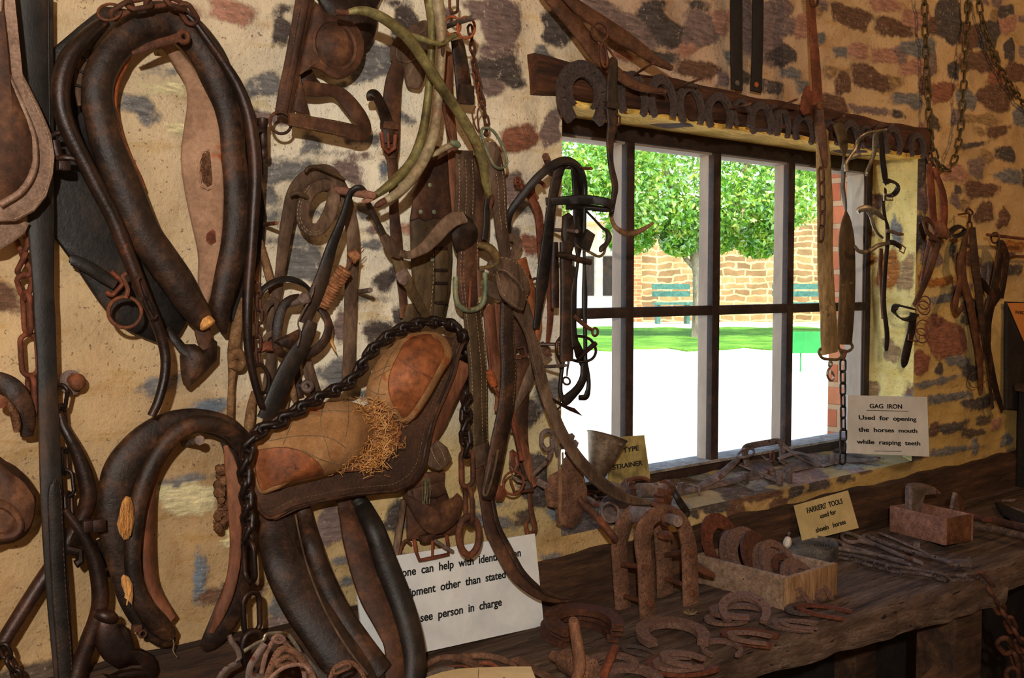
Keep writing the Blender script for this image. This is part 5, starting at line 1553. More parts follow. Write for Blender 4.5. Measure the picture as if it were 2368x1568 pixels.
for q in ('862 880 888 862 912 850', '858 868 890 850 905 846', '926 790 900 828 880 880 874 920 884 948', '852 900 876 912 892 912'):
    pp = onto(rp, pairs(q), .0006)
    if len(pp) > 2:
        mb.tube(pp, .0008, 5)
put('check_thread', mb, 'thread_dark', t, label='dark check lines of the cloth')
mb = MB()
rr3 = random.Random(11)
for i in range(520):
    f = rr3.random()
    x = 850+46*sin(f*3.1)+rr3.gauss(0, 18)
    y = 930+f*150+rr3.gauss(0, 10)
    if rr3.random() < .3:
        x, y = 800+rr3.uniform(-40, 90), 1085-rr3.uniform(0, 1)*60+rr3.gauss(0, 8)
    d = .112+rr3.uniform(0, .022)
    a = rr3.uniform(0, 6.3)
    ln0 = rr3.uniform(10, 30)
    p0, p1 = P(x, y, d), P(x+ln0*cos(a), y+ln0*sin(a)*.8, d+rr3.uniform(-.012, .012))
    mb.tube([p0, (p0+p1)/2+Vector((rr3.uniform(-.003, .003), -.003, rr3.uniform(-.003, .003))), p1], rr3.uniform(.0003, .0008), 4)
o = put('straw', mb, 'straw', t, label='straw bursting out between the pads')
o['kind'] = 'stuff'
mb = platep(pairs('836 940 862 930 890 950 912 975 925 1000 912 1035 880 1070 830 1088 780 1092 760 1098 790 1072 830 1040 850 1000 846 965'), .092, .012, .010, inner=4)
put('straw_bed', mb, 'cord_rust', t)
tb_ = platep(pairs('984 1068 996 1030 1010 1018 1030 1034 1041 1060 1030 1076 1010 1088 990 1078'), .06, .010, .006)
put('tab', tb_, 'leather_dusty', t, label='stitched tab under the skirt')
mb = stitch_line(onto(tb_, pairs('1008 1022 1022 1045 1030 1068'), .0008), WN, .0004, .006)
st2 = stitch_line(onto(tb_, pairs('996 1036 1006 1060 1018 1078'), .0008), WN, .0004, .006)
mb.add(st2.v, st2.f)
put('stitching', mb, 'thread', t)

# heavy chain over the saddle
t = thing('heavy_chain', 'heavy black twisted chain draped over the padded saddle, falling at both its ends', 'chain', P(760, 920, .12))
chain(t, [(1068, 778, .10), (1046, 754, .10), (1005, 746, .10), (960, 752, .105), (916, 768, .11), (882, 792, .115), (852, 822, .118), (834, 852, .12), (812, 882, .125), (782, 900, .13), (742, 918, .135), (696, 944, .142), (650, 972, .142), (612, 992, .14), (585, 1014, .14), (571, 1052, .14), (566, 1100, .138), (570, 1150, .135), (573, 1200, .132), (573, 1246, .13)],
      .046, .031, .0062, 'iron_dark', twist=70, k=6)
chain(t, [(573, 1236, .13), (578, 1330, .13), (582, 1420, .13), (584, 1478, .13)], .088, .045, .0054, 'iron_dark', first=80, jitter=4, name='long_link')
put('open_link', MB().tube([P(x, y, .132) for x, y in spl(pairs('576 1466 596 1464 604 1484 598 1496'), 4)], .0066, 8), 'iron_dark', t) if False else None
put('end_hook', MB().tube([P(x, y, .135) for x, y in spl(pairs('606 1478 598 1464 580 1462 566 1474 560 1500 564 1526 572 1540'), 4)], .007, 10), 'iron_dark', t)
chain(t, [(1068, 772, .085), (1076, 830, .03), (1078, 880, .04), (1079, 930, .09), (1076, 995, .115), (1080, 1050, .115)], .048, .031, .006, 'iron_dark', twist=60)
chain(t, [(1079, 1040, .115), (1080, 1100, .115), (1083, 1160, .115), (1084, 1212, .115)], .090, .040, .0055, 'iron_rust', first=5, jitter=4, name='long_link')
put('end_ring', MB().tube([P(x, y, .12) for x, y in spl(pairs('1084 1194 1102 1208 1108 1238 1102 1268 1085 1284 1068 1270 1061 1240 1066 1210'), 4, True)], .0078, 10, closed=True), 'iron_rust', t)

# folded leather with buckle under the saddle
t = thing('breast_leather', 'folded brown leather flap with a rusty square buckle above the large sign', 'leather flap', P(1000, 1180, .02))
put('back_panel', platep(pairs('938 1100 1024 1086 1022 1116 1036 1156 1058 1206 1060 1230 990 1246 940 1246 938 1190'), .02, .010, .004), 'leather_brown', t)
put('fold', platep(pairs('950 1130 1022 1112 1030 1140 1006 1152 980 1150 960 1168'), .035, .006, .006), 'leather_brown', t)
put('front_flap', platep(pairs('928 1144 946 1146 968 1190 984 1184 1034 1156 1048 1149 1056 1140 1066 1150 1069 1164 1060 1196 1046 1215 1021 1232 1000 1236 984 1230 972 1216 952 1186'), .05, .006, .012), 'leather_brown', t)
mb = MB()
bq = [P(x, y, .06) for x, y in pairs('957 1246 962 1275 970 1296 1000 1290 1037 1282 1036 1262 1032 1236')]
mb.tube(bq, .0042, 8)
mb.tube([P(1000, 1250, .062), P(1000, 1288, .062)], .003, 8)
bk = put('buckle', mb, 'iron_red', t)
put('buckle_tongue', tubep(quads('1006 1250 .065 9 1026 1264 .068 10 1047 1276 .066 9'), n=8), 'iron_grey', bk)
mb = MB().box(P(988, 1244, .05), (.036, .016, .016), bev=.003)
put('keeper', mb, 'leather_dark', t)
mb = MB()
for i in range(9):
    x = 977+i*2
    mb.tube([P(x, 1106, .075), P(x+1+sin(i)*3, 1130, .07), P(x+3*sin(i*2), 1165, .066)], .0004, 4)
put('thread_tuft', mb, 'verdigris', t, label='faded green threads')
one('wooden_rod', 'pale brown rod hanging left of the folded leather flap', 'rod', tubep(quads('934 1155 .03 15 930 1180 .03 16 922 1230 .03 17 914 1284 .03 16'), n=8), 'leather_dusty')
mb = tubep(quads('950 1258 .03 7 938 1250 .03 7 928 1264 .03 7 924 1284 .03 6'), n=8)
one('small_hook', 'small rusty hook beside the square buckle', 'hook', mb, 'iron_rust')

# collar standing on the bench below
t = thing('leaning_collar', 'dark horse collar standing on the bench in front of the large sign', 'horse collar', P(800, 1500, .15))
put('body', tubep(quads('652 1150 .03 80 648 1190 .035 92 652 1250 .06 102 670 1320 .10 106 702 1390 .12 104 746 1460 .15 100 796 1530 .18 104 850 1600 .20 110'), (.55, 1), 16), 'leather_dark', t)
put('roll', tubep(quads('700 1160 .045 32 706 1200 .055 36 724 1265 .105 40 748 1335 .12 46 782 1410 .14 52 826 1480 .17 58 880 1555 .20 62'), (.8, 1), 12), 'leather_dark', t)
pts = [P(x, y, d) for x, y, d in [tuple(a) for a in spl([(683, 1190, .075), (695, 1250, .10), (711, 1310, .14), (735, 1375, .155), (764, 1435, .175), (804, 1500, .205), (850, 1560, .23)], 6)]]
put('seam', MB().tube(pts, .002, 6), 'leather_dusty', t)
put('lining', tubep(quads('796 1150 .035 36 804 1180 .04 44 822 1240 .085 60 842 1310 .10 66 866 1380 .125 66 892 1440 .15 54 912 1500 .17 44 916 1590 .20 56'), (.5, 1), 14), 'leather_brown', t)
put('roll', tubep(quads('824 1150 .04 36 840 1175 .05 40 866 1225 .10 45 892 1300 .12 51 920 1375 .14 55 944 1450 .165 54 957 1520 .185 50 952 1590 .20 50'), (.9, 1), 14), 'leather_black', t)

# ================================================================ around the window
def bar(q, mat, parent, name, flat=None):
    return put(name, tubep(q, flat, 8), mat, parent)
def ribbon(q, mat, parent, name, t=.006, up=WN, **k):
    if mat == 'nickel':
        q = [(a, b_, c, w*.7) for a, b_, c, w in q]
    return put(name, strapp(q, t, up, **k), mat, parent)
# tongs and tack on the pier
t = thing('tongs', 'rusty tongs with an eye end, crossing behind the black bridle', 'tongs', P(1230, 460, .04))
mb = tubep(quads('1200 424 .05 10 1212 436 .052 14 1228 456 .055 18 1244 490 .055 18 1249 530 .055 18 1252 580 .05 18 1256 640 .05 14'), (.6, 1), 10)
ringp(1197, 420, .05, 8, 4, mb=mb)
put('arm', mb, 'iron_red', t)
put('joint_ring', ringp(1247, 440, .055, 19, 4.5, arc=(-1.2, 2.9)), 'iron_red', t)
put('arm', tubep(quads('1258 560 .045 16 1270 640 .045 16 1273 720 .045 14 1270 760 .045 12 1266 792 .045 8'), (.6, 1), 10), 'iron_red', t)
peg('large round-headed iron bolt at the top of the pier holding the black bridle', (1276, 400, 1262, 362, .0, .10), 9, 'iron_rust', 'bolt', 'wall_bolt')
t = thing('black_bridle', 'black leather bridle with bits hanging in front of the left window panes', 'bridle', P(1320, 600, .08))
ribbon(quads('1172 530 .06 16 1180 492 .08 17 1210 450 .10 19 1247 407 .12 20 1283 379 .13 20 1311 371 .135 18 1333 382 .135 16 1347 404 .135 14 1353 436 .13 11 1352 482 .13 9 1351 540 .125 8 1351 610 .125 6 1352 668 .125 12 1352 720 .125 12 1353 760 .125 9 1354 834 .125 9'), 'leather_black', t, 'crown_strap', .006, Vector((-.4, -1, .2)))
ribbon(quads('1312 374 .12 20 1298 386 .12 22 1289 408 .115 23 1279 454 .11 22 1272 500 .11 22 1266 555 .10 25 1261 595 .095 27 1252 661 .09 26 1246 710 .085 18 1240 760 .08 14'), 'leather_black', t, 'cheek_strap')
ribbon(quads('1322 376 .125 20 1330 390 .125 22 1335 430 .12 23 1336 500 .12 22 1337 560 .12 20 1336 607 .12 5 1328 660 .12 12 1326 700 .12 14 1326 760 .12 14 1330 800 .12 18'), 'leather_black', t, 'cheek_strap')
q = quads('1262 466 .10 18 1300 464 .13 20 1350 461 .16 21 1400 467 .19 20 1416 476 .19 18 1400 484 .17 14 1350 478 .13 14 1310 478 .12 14')
ribbon(q, 'leather_black', t, 'brow_band', .005, Vector((0, -.3, 1)), tw=[90]*8)
put('blinker', platep(pairs('1300 500 1312 492 1324 502 1331 530 1328 560 1318 585 1304 580 1297 545'), .11, .008, .006), 'leather_dark', t)
ribbon(quads('1308 560 .115 26 1309 600 .115 27 1310 650 .115 26 1311 740 .115 29 1310 800 .115 31 1310 836 .115 29'), 'leather_dark', t, 'main_strap', .012)
ribbon(quads('1283 560 .09 14 1283 640 .09 18 1283 712 .09 18'), 'leather_dark', t, 'main_strap', .010)
bar(quads('1288 588 .12 14 1310 592 .125 16 1345 602 .13 16 1366 607 .135 15'), 'leather_dark', t, 'bit_bar')
bar(quads('1352 484 .13 6 1375 508 .135 6 1394 528 .14 7 1403 534 .14 10 1408 548 .14 15 1402 564 .14 12 1392 574 .14 14 1388 582 .14 8'), 'leather_black', t, 'throat_lash')
bar(quads('1330 566 .12 6 1346 574 .125 7 1365 584 .13 7 1384 593 .135 7 1396 586 .135 7 1400 572 .135 6'), 'iron_olive', t, 'curved_bit')
put('block', MB().box(P(1357, 556, .13), (.03, .012, .045), Matrix.Rotation(.45, 4, 'Y'), .002), 'leather_black', t)
put('torn_end', platep(pairs('1318 610 1330 618 1328 640 1322 648 1316 630'), .12, .004), 'leather_black', t)
mb = MB().tube([P(x, y, .125) for x, y in spl(pairs('1330 777 1350 779 1368 788 1378 811 1369 830 1345 837 1322 832'), 5)], .0036, 8)
tubep(quads('1377 794 .13 12 1366 803 .13 12 1352 816 .13 10 1336 832 .13 9'), mb=mb)
put('bit_ring', mb, 'iron_dark', t)
put('bit_spade', platep(pairs('1322 786 1334 786 1346 808 1357 836 1354 852 1344 852 1330 824'), .115, .005), 'iron_dark', t)
mb = tubep(quads('1326 730 .12 12 1340 742 .125 11 1356 755 .13 10 1368 763 .13 8'))
ringp(1376, 768, .13, 9, 3, mb=mb)
put('hook', mb, 'iron_rust', t)
mb = MB().tube([P(x, y, .105) for x, y in spl(pairs('1300 776 1288 792 1287 812 1296 836 1306 846'), 5)], .0036, 8)
mb.tube([P(1250, 796, .07), P(1294, 796, .10)], .004, 8)
put('bit_ring', mb, 'iron_dark', t)
ribbon(quads('1351 838 .12 16 1350 868 .12 16 1342 890 .12 18 1328 908 .12 20 1311 924 .12 24 1302 930 .12 18'), 'leather_black', t, 'nose_loop', .010)
ribbon(quads('1354 836 .12 8 1360 870 .12 8 1361 895 .12 9 1355 917 .12 14 1340 920 .12 12'), 'leather_black', t, 'nose_loop', .008)
ribbon(quads('1302 836 .115 7 1297 875 .115 7 1296 905 .115 9 1302 926 .115 12'), 'leather_black', t, 'nose_loop', .008)
mb = tubep(quads('1315 836 .12 6 1312 856 .12 5 1311 870 .12 4'))
mb.ring(P(1310, 881, .12), Vector((-.3, -1, .5)), 9*mpp(P(1310, 881, .12)), .0026)
put('eyelet', mb, 'iron_dark', t)
mb = platep(pairs('1276 920 1310 938 1328 944 1346 962 1316 950 1284 932'), .12, .003)
mb.tube([P(1290, 946, .12), P(1304, 932, .12)], .0022, 6)
put('spike', mb, 'iron_dark', t)
ringp_ = ringp(1238, 657, .06, 13, 3.2, arc=(-.4, 3.6))
one('pier_ring', 'dark half-ring sticking out left of the black cheek strap', 'ring', ringp_, 'iron_rust')
mb = ringp(1265, 812, .06, 9, 3)
mb.tube([P(1250, 800, .03), P(1262, 806, .06)], .003, 6)
one('small_ring', 'small rusty ring at the pier below the black cheek strap', 'ring', mb, 'iron_rust')
peg('grey iron pin crossing the black bridle at mid height', (1262, 530, 1334, 535, .0, .17), 4.6)
peg('grey iron pin near the lower end of the black bridle', (1242, 850, 1308, 845, .0, .16), 4.2)
peg('thin iron pin at the crown of the black bridle', (1300, 388, 1368, 390, .03, .18), 3.6, 'iron_rust')

# old blades, horn-ended strap
t = thing('plough_hame', 'flat brown iron hame slanting from the top edge over the lintel, lower one of two', 'hame', P(1390, 110, .05))
ribbon(quads('1258 -30 .06 32 1276 -5 .062 33 1340 71 .068 34 1386 132 .074 34 1419 163 .078 27 1461 193 .085 22 1497 206 .09 17 1537 212 .095 9'), 'wood_rod', t, 'blade', .012)
ribbon(quads('1392 96 .09 12 1396 118 .095 16 1402 146 .095 14'), 'iron_rust', t, 'link', .006)
t = thing('plough_hame', 'flat brown iron hame with a ring, upper one of two at the top edge', 'hame', P(1430, 80, .07))
q = quads('1300 -30 .08 24 1326 7 .082 27 1390 54 .088 35 1436 84 .092 36 1472 108 .096 30 1515 139 .10 22 1553 158 .105 11')
ribbon(q, 'wood_rod', t, 'blade', .012)
put('ring', ringp(1387, 74, .095, 21, 3.2, Vector((-.3, -1, 0))), 'iron_rust', t)
t = thing('horn_strap', 'dark hanging strap ending in a curved pale horn in front of the window', 'strap', P(1415, 300, .09))
mb = MB().tube([P(x, y, .105) for x, y in spl(pairs('1393 98 1389 120 1394 150 1404 152 1402 120 1396 100'), 4, True)], .0032, 8, closed=True)
mb.tube([P(x, y, .11) for x, y in spl(pairs('1400 104 1416 126 1426 142 1424 150'), 4)], .003, 6)
put('clip', mb, 'iron_rust', t)
ribbon(quads('1420 136 .11 16 1418 160 .115 24 1415 200 .12 25 1415 243 .12 27 1416 286 .12 24 1411 321 .12 18 1412 375 .12 12 1422 429 .12 14 1418 464 .12 12 1413 500 .12 9'), 'leather_dark', t, 'band', .008)
put('keeper', MB().box(P(1415, 244, .128), (.042, .012, .016), bev=.003), 'leather_dark', t)
mb = MB().tube([P(x, y, .125) for x, y in pairs('1426 264 1434 270 1434 286 1426 290')], .003, 6)
put('buckle', mb, 'iron_rust', t)
put('horn', tubep(quads('1413 496 .12 9 1416 512 .12 10 1425 527 .125 11 1444 539 .13 14 1462 540 .14 14 1478 535 .145 13 1496 525 .15 9 1508 517 .155 6 1511 515 .155 3'), n=12), 'canvas', t)

# horseshoes
def shoe_mb(w=1., h=1., web=.2, th=.09, heel=2.45, groove=True, nails=4, n=44, taper=.7, calk=False):
    """U-shaped shoe in the xy plane, toe at +y, unit size, with a crease and punched nail holes"""
    rows = []
    offs = (-.5, -.17, .17, .5)
    for i in range(n):
        a = -heel+2*heel*i/(n-1)
        k = abs(a)/heel
        wb = web*(1-(1-taper)*k**2)
        cx, cy = sin(a)*(w/2-web/2), cos(a)*(h/2-web/2)*(1 if abs(a) < pi/2 else 1.12)
        nx, ny = sin(a), cos(a)*(1 if abs(a) < pi/2 else .6)
        ln0 = hypot(nx, ny)
        nx, ny = nx/ln0, ny/ln0
        z = th/2
        g = th*.12 if groove and .12 < k < .8 else 0
        top = [Vector((cx+nx*wb*o, cy+ny*wb*o, z-(g if abs(o) < .3 else 0))) for o in offs]
        bot = [Vector((cx+nx*wb*o, cy+ny*wb*o, -z)) for o in (.5, -.5)]
        rows.append(top+bot)
    mb = MB()
    m = len(rows[0])
    vs = [p for r in rows for p in r]
    holes = set()
    if nails:
        for s in (-1, 1):
            for j in range(nails):
                k = .22+.5*j/max(1, nails-1)
                holes.add(int((n-1)*(.5+s*k/2)))
    fs = []
    for i in range(n-1):
        for k in range(m):
            e = (k+1) % m
            q = (i*m+k, i*m+e, (i+1)*m+e, (i+1)*m+k)
            if k == 1 and i in holes:
                o_ = len(vs)
                vs += [vs[v]-Vector((0, 0, th*.7)) for v in q]
                for j in range(4):
                    fs.append((q[j], q[(j+1) % 4], o_+(j+1) % 4, o_+j))
                fs.append((o_, o_+1, o_+2, o_+3))
                continue
            fs.append(q)
    fs.append(tuple(range(m-1, -1, -1)))
    fs.append(tuple((n-1)*m+k for k in range(m)))
    mb.add(vs, fs)
    if calk:
        for i in (1, n-2):
            p = rows[i][1]
            mb.box((p.x, p.y+.03, th*.9), (web*.8, .12, th))
    lo, hi = min(v.y for v in mb.v), max(v.y for v in mb.v)
    lx = max(abs(v.x) for v in mb.v)*2
    mb.v = [Vector((v.x*w/lx, (v.y-lo)/(hi-lo)*h-h/2, v.z)) for v in mb.v]
    return mb
SHOES = {}
def shoe_mesh(kind, mat):
    if (kind, mat) not in SHOES:
        p = dict(plain=dict(web=.19, th=.085, heel=2.25), wide=dict(web=.24, th=.10, nails=4), thin=dict(web=.14, th=.08, nails=3), light=dict(web=.13, th=.06, heel=2.2), heavy=dict(web=.2, th=.15, groove=False, nails=0, heel=2.2), calk=dict(web=.2, th=.10, calk=True))[kind]
        SHOES[(kind, mat)] = mesh_of(shoe_mb(**p), mat, True, 40)
    return SHOES[(kind, mat)]
def shoe(label, M, kind='plain', mat='iron_shoe', group=None):
    o = bpy.data.objects.new('horseshoe', shoe_mesh(kind, mat))
    COL.objects.link(o)
    o.matrix_world = M
    return tag(o, label, 'horseshoe', group)
LS = '''1289 138 1406 290 wide|1311 166 1386 250 thin|1430 163 1496 268 plain|1500 170 1561 275 plain|1567 188 1625 288 plain|1632 213 1693 297 plain|1695 227 1736 293 thin|1733 234 1787 312 plain
1776 240 1806 306 thin|1790 246 1826 318 plain|1836 262 1884 331 plain|1903 274 1941 333 plain|1946 276 1987 350 plain|1990 288 2018 346 thin|2044 289 2084 358 plain|2104 305 2139 366 plain'''
ORD = ['first and largest horseshoe from the left nailed on the lintel', 'small heavily rusted horseshoe nested inside the largest one on the lintel', 'horseshoe on the lintel just right of the hanging horn strap', 'horseshoe on the lintel whose toe touches the tip of the lower flat hame',
       'horseshoe on the lintel hanging below the second long nail', 'horseshoe on the lintel midway, right after the second long nail', 'narrow horseshoe on the lintel under the left flat metal bar', 'horseshoe on the lintel directly below the right flat metal bar',
       'narrow horseshoe half hidden by its neighbour, right of the flat metal bars', 'horseshoe on the lintel under the nail that sticks out by the rusty scraper', 'horseshoe on the lintel just left of the rusty scraper handle', 'horseshoe on the lintel between the two hanging belts',
       'horseshoe on the lintel just right of the dark belt', 'narrow horseshoe on the lintel behind the hanging spurs', 'last but one horseshoe on the lintel, right of the spurs', 'last horseshoe at the right end of the lintel']
for s, lab in zip(LS.replace('\n', '|').split('|'), ORD):
    q = s.split()
    x0, y0, x1, y1 = [float(v) for v in q[:4]]
    d = .052 if lab[0] != 's' else .062
    a, c = P(x0, (y0+y1)/2, d), P(x1, (y0+y1)/2, d)
    top, bot = P((x0+x1)/2, y0, d), P((x0+x1)/2, y1, d)
    w, h_ = c.x-a.x, top.z-bot.z
    M = Matrix.Translation(((a.x+c.x)/2, -d, (top.z+bot.z)/2)) @ Matrix.Rotation(RND.uniform(-.09, .09), 4, 'Y') @ Matrix.Rotation(radians(90-RND.uniform(2, 7)), 4, 'X') @ Matrix.Diagonal((w, h_*.98, .13, 1))
    shoe(lab, M, q[4], 'iron_old', 'horseshoes nailed along the lintel')
for q, lab in (((1456, 180, 1511, 145), 'first long nail slanting up from the lintel'), ((1563, 205, 1626, 180), 'second long nail slanting up from the lintel'), ((1679, 254, 1735, 239), 'thin nail sticking out between the lintel horseshoes under the metal bars'),
               ((1782, 255, 1843, 230), 'long nail slanting up from the lintel just left of the rusty scraper'), ((1919, 279, 1952, 268), 'nail above the dark belt on the lintel'), ((2015, 299, 2040, 284), 'nail holding the nickel spurs on the lintel'), ((2045, 297, 2064, 287), 'nail just right of the spurs on the lintel')):
    peg(lab, q+(.03, .16), 3.0, 'iron_rust')

# flat bars, scraper, belts
for lab, q in (('left of two flat blackened metal bars hanging above the lintel', quads('1703 -30 .03 27 1703 100 .03 26 1704 208 .03 25')), ('right of two flat blackened metal bars hanging above the lintel', quads('1753 -30 .03 25 1752 100 .03 24 1748 212 .03 25'))):
    t = thing('metal_bar', lab, 'metal bar', P(q[-1][0], 208, .03), 'flat metal bars above the lintel')
    ribbon(q, 'board_black', t, 'bar', .008)
    x, y = q[-1][0], q[-1][1]-16
    Mx = Matrix.Translation(P(x, y, .034)) @ WN.to_track_quat('Z', 'Y').to_matrix().to_4x4()
    put('bolt', MB().lathe([(.008, 0), (.008, .004), (.004, .007), (0, .007)], Mx, 12), 'iron_orange' if q[0][0] > 1720 else 'iron_grey', t)
t = thing('hoof_scraper', 'long rusty scraper with turned wooden handle and a chain, in front of the window', 'scraper', P(1890, 200, .06))
put('shaft', tubep(quads('1875 -30 .08 14 1876 0 .08 15 1881 80 .085 18 1887 160 .09 21 1890 215 .092 22 1891 245 .094 23'), (.35, 1), 10), 'iron_red', t)
put('handle', tubep(quads('1890 238 .094 20 1893 262 .097 24 1898 310 .105 25 1904 350 .11 20 1908 382 .115 12 1908 387 .115 6'), n=12), 'wood_rod', t)
put('blade', platep(pairs('1863 198 1868 200 1864 222 1870 210 1880 212 1883 250 1870 262 1857 266 1850 254 1853 224'), .085, .008, .003), 'iron_red', t)
put('bolt', MB().lathe([(.009, 0), (.009, .005), (.004, .009), (0, .009)], Matrix.Translation(P(1892, 246, .107)) @ WN.to_track_quat('Z', 'Y').to_matrix().to_4x4(), 12), 'iron_rust', t)
chain(t, [(1899, 388, .13), (1901, 440, .13), (1902, 500, .13), (1898, 556, .13)], .052, .025, .003, 'iron_rust', first=10, jitter=6)
chain(t, [(1880, -20, .10), (1885, 12, .10)], .05, .028, .004, 'iron_rust')
t = thing('pale_belt', 'pale worn leather belt with a snap hook hanging in front of the window', 'belt', P(1908, 600, .1))
q = quads('1904 296 .09 28 1903 340 .10 30 1906 420 .105 32 1908 480 .105 34 1908 583 .105 33 1910 650 .105 35 1913 700 .105 35 1918 760 .105 35 1919 815 .105 34')
ribbon(q, 'leather_pale', t, 'band', .006)
ribbon(quads('1912 714 .113 20 1914 722 .113 30 1916 760 .114 35 1918 818 .114 36'), 'leather_pale', t, 'overlap', .006)
Mx = Matrix.Translation(P(1915, 728, .118)) @ WN.to_track_quat('Z', 'Y').to_matrix().to_4x4()
put('rivet', MB().lathe([(.006, 0), (.005, .002), (0, .003)], Mx, 12), 'iron_grey', t)
put('ring', MB().tube([P(x, y, .112) for x, y in spl(pairs('1898 806 1894 815 1902 828 1920 831 1938 831 1946 822 1942 808'), 5)], .0045, 8), 'iron_olive', t)
mb = ringp(1920, 842, .112, 6, 2.6)
mb.tube([P(x, y, .112) for x, y in spl(pairs('1920 848 1914 858 1913 868 1918 878 1925 880 1928 870 1922 858 1922 866'), 5)], .0034, 8)
put('snap_hook', mb, 'nickel', t)
t = thing('dark_belt', 'dark twisted leather belt on a chain reaching the sill', 'belt', P(1956, 650, .1))
q = quads('1936 284 .08 22 1943 302 .085 24 1949 330 .095 20 1951 360 .10 14 1950 400 .10 9 1950 440 .10 8 1955 480 .10 12 1957 510 .10 24 1958 566 .10 34 1960 635 .10 33 1958 704 .10 34 1955 756 .10 33 1953 797 .10 31')
ribbon(q, 'leather_olive', t, 'band', .006, WN, tw=[0, 0, 0, 25, 60, 70, 40, 10, 0, 0, 0, 0, 0])
for x, y in ((1949, 660), (1968, 655), (1951, 756)):
    Mx = Matrix.Translation(P(x, y, .104)) @ WN.to_track_quat('Z', 'Y').to_matrix().to_4x4()
    put('rivet', MB().lathe([(.005, 0), (.004, .002), (0, .003)], Mx, 10), 'iron_olive', t)
put('ring', MB().tube([P(x, y, .105) for x, y in spl(pairs('1938 796 1940 806 1950 812 1962 812 1971 804 1968 794'), 5)], .0045, 8), 'iron_olive', t)
put('swivel', tubep(quads('1954 810 .105 14 1951 822 .105 12 1949 834 .105 8'), n=8), 'iron_rust', t)
chain(t, [(1949, 832, .105), (1949, 920, .105), (1950, 1010, .105), (1948, 1072, .10)], .047, .027, .0034, 'iron_dark', first=20, jitter=10)

# spurs
t = thing('spurs', 'nickel spurs with buckled straps hanging at the right end of the lintel', 'spurs', P(2030, 420, .05))
ribbon(quads('2050 300 .15 10 2026 305 .15 13 2003 310 .15 14 1988 320 .145 14 1981 334 .14 13 1977 349 .14 10'), 'nickel', t, 'heel_band', .005, Vector((-.4, -1, -.4)))
ribbon(quads('1977 346 .14 12 1966 362 .14 14 1957 378 .14 13 1958 396 .14 10'), 'nickel', t, 'heel_band', .006)
ribbon(quads('1962 366 .135 14 1978 360 .135 18 1990 358 .135 12'), 'nickel', t, 'heel_band', .006)
ribbon(quads('2027 306 .15 18 2025 320 .145 17 2022 350 .14 13 2012 380 .135 12 2005 398 .13 12 2004 404 .13 8'), 'nickel', t, 'heel_band', .006)
mb = MB().lathe([(0, -.004), (.007, -.002), (.007, .002), (0, .004)], Matrix.Translation(P(2004, 402, .135)) @ WN.to_track_quat('Z', 'Y').to_matrix().to_4x4(), 12)
put('stud', mb, 'nickel', t)
ribbon(quads('2036 306 .13 11 2039 340 .125 12 2041 370 .12 13 2047 412 .115 14 2050 424 .11 12'), 'leather_black', t, 'strap', .004)
ribbon(quads('2046 424 .11 13 2056 418 .115 16 2070 424 .12 15 2075 438 .12 13 2066 450 .115 13 2052 452 .11 12 2046 440 .11 12'), 'leather_black', t, 'strap_loop', .004, Vector((-.5, -.4, .8)))
mb = MB().tube([P(x, y, .118) for x, y in pairs('2044 450 2062 450 2064 463 2044 463')]+[P(2044, 450, .118)], .0028, 6)
put('buckle', mb, 'nickel', t)
ribbon(quads('2048 458 .11 10 2042 468 .11 7 2046 500 .11 7 2051 520 .105 8 2053 549 .105 9 2049 600 .105 8 2046 640 .105 8 2044 704 .105 9 2051 770 .105 10 2050 800 .105 9 2049 812 .105 5'), 'leather_black', t, 'strap', .004)
put('yoke', tubep(quads('1983 490 .12 10 1990 484 .125 14 2003 482 .13 17 2020 487 .13 16 2034 497 .125 13 2044 506 .12 8'), (.6, 1), 10), 'nickel', t)
ribbon(quads('2006 488 .12 12 2014 502 .12 10 2020 522 .12 10 2030 540 .12 9 2041 550 .12 8'), 'nickel', t, 'neck', .006)
ribbon(quads('1977 570 .13 10 1985 580 .13 13 1998 583 .13 14 2014 578 .13 15 2030 568 .13 15 2046 564 .125 13 2056 562 .12 12'), 'nickel', t, 'heel_band', .006, Vector((-.2, -1, .3)))
ribbon(quads('2054 560 .12 12 2068 562 .115 12 2084 572 .11 12'), 'leather_black', t, 'strap', .004)
mb = MB().tube([P(x, y, .112) for x, y in pairs('2084 566 2094 573 2090 586 2080 580')]+[P(2084, 566, .112)], .0022, 6)
put('buckle', mb, 'iron_rust', t)
ribbon(quads('2050 534 .11 8 2064 536 .11 9 2076 541 .11 8 2088 542 .105 6'), 'iron_grey', t, 'wing', .005)
ribbon(quads('2038 575 .09 7 2036 620 .09 8 2040 690 .09 8 2042 737 .09 6'), 'leather_red', t, 'strap', .004)

# chains at upper right
t = thing('wall_chain', 'long open-link iron chain hung in a narrow loop at upper right', 'chain', P(2195, 380, .04))
chain(t, [(2137, -40, .03), (2140, 60, .03), (2143, 150, .03), (2147, 230, .03), (2151, 310, .03), (2160, 352, .035), (2174, 386, .035), (2194, 392, .035), (2208, 366, .035), (2220, 310, .03), (2227, 230, .03), (2232, 130, .03), (2237, 50, .03), (2240, -40, .03)], .050, .027, .0038, 'iron_olive', first=38, jitter=5, k=8)
t = thing('wall_chain', 'open-link iron chain slanting to the right edge at upper right', 'chain', P(2300, 120, .04))
chain(t, [(2258, -40, .03), (2268, 30, .03), (2281, 80, .03), (2300, 135, .03), (2326, 182, .03), (2350, 218, .03), (2390, 262, .03)], .050, .027, .0038, 'iron_olive', first=38, jitter=5)

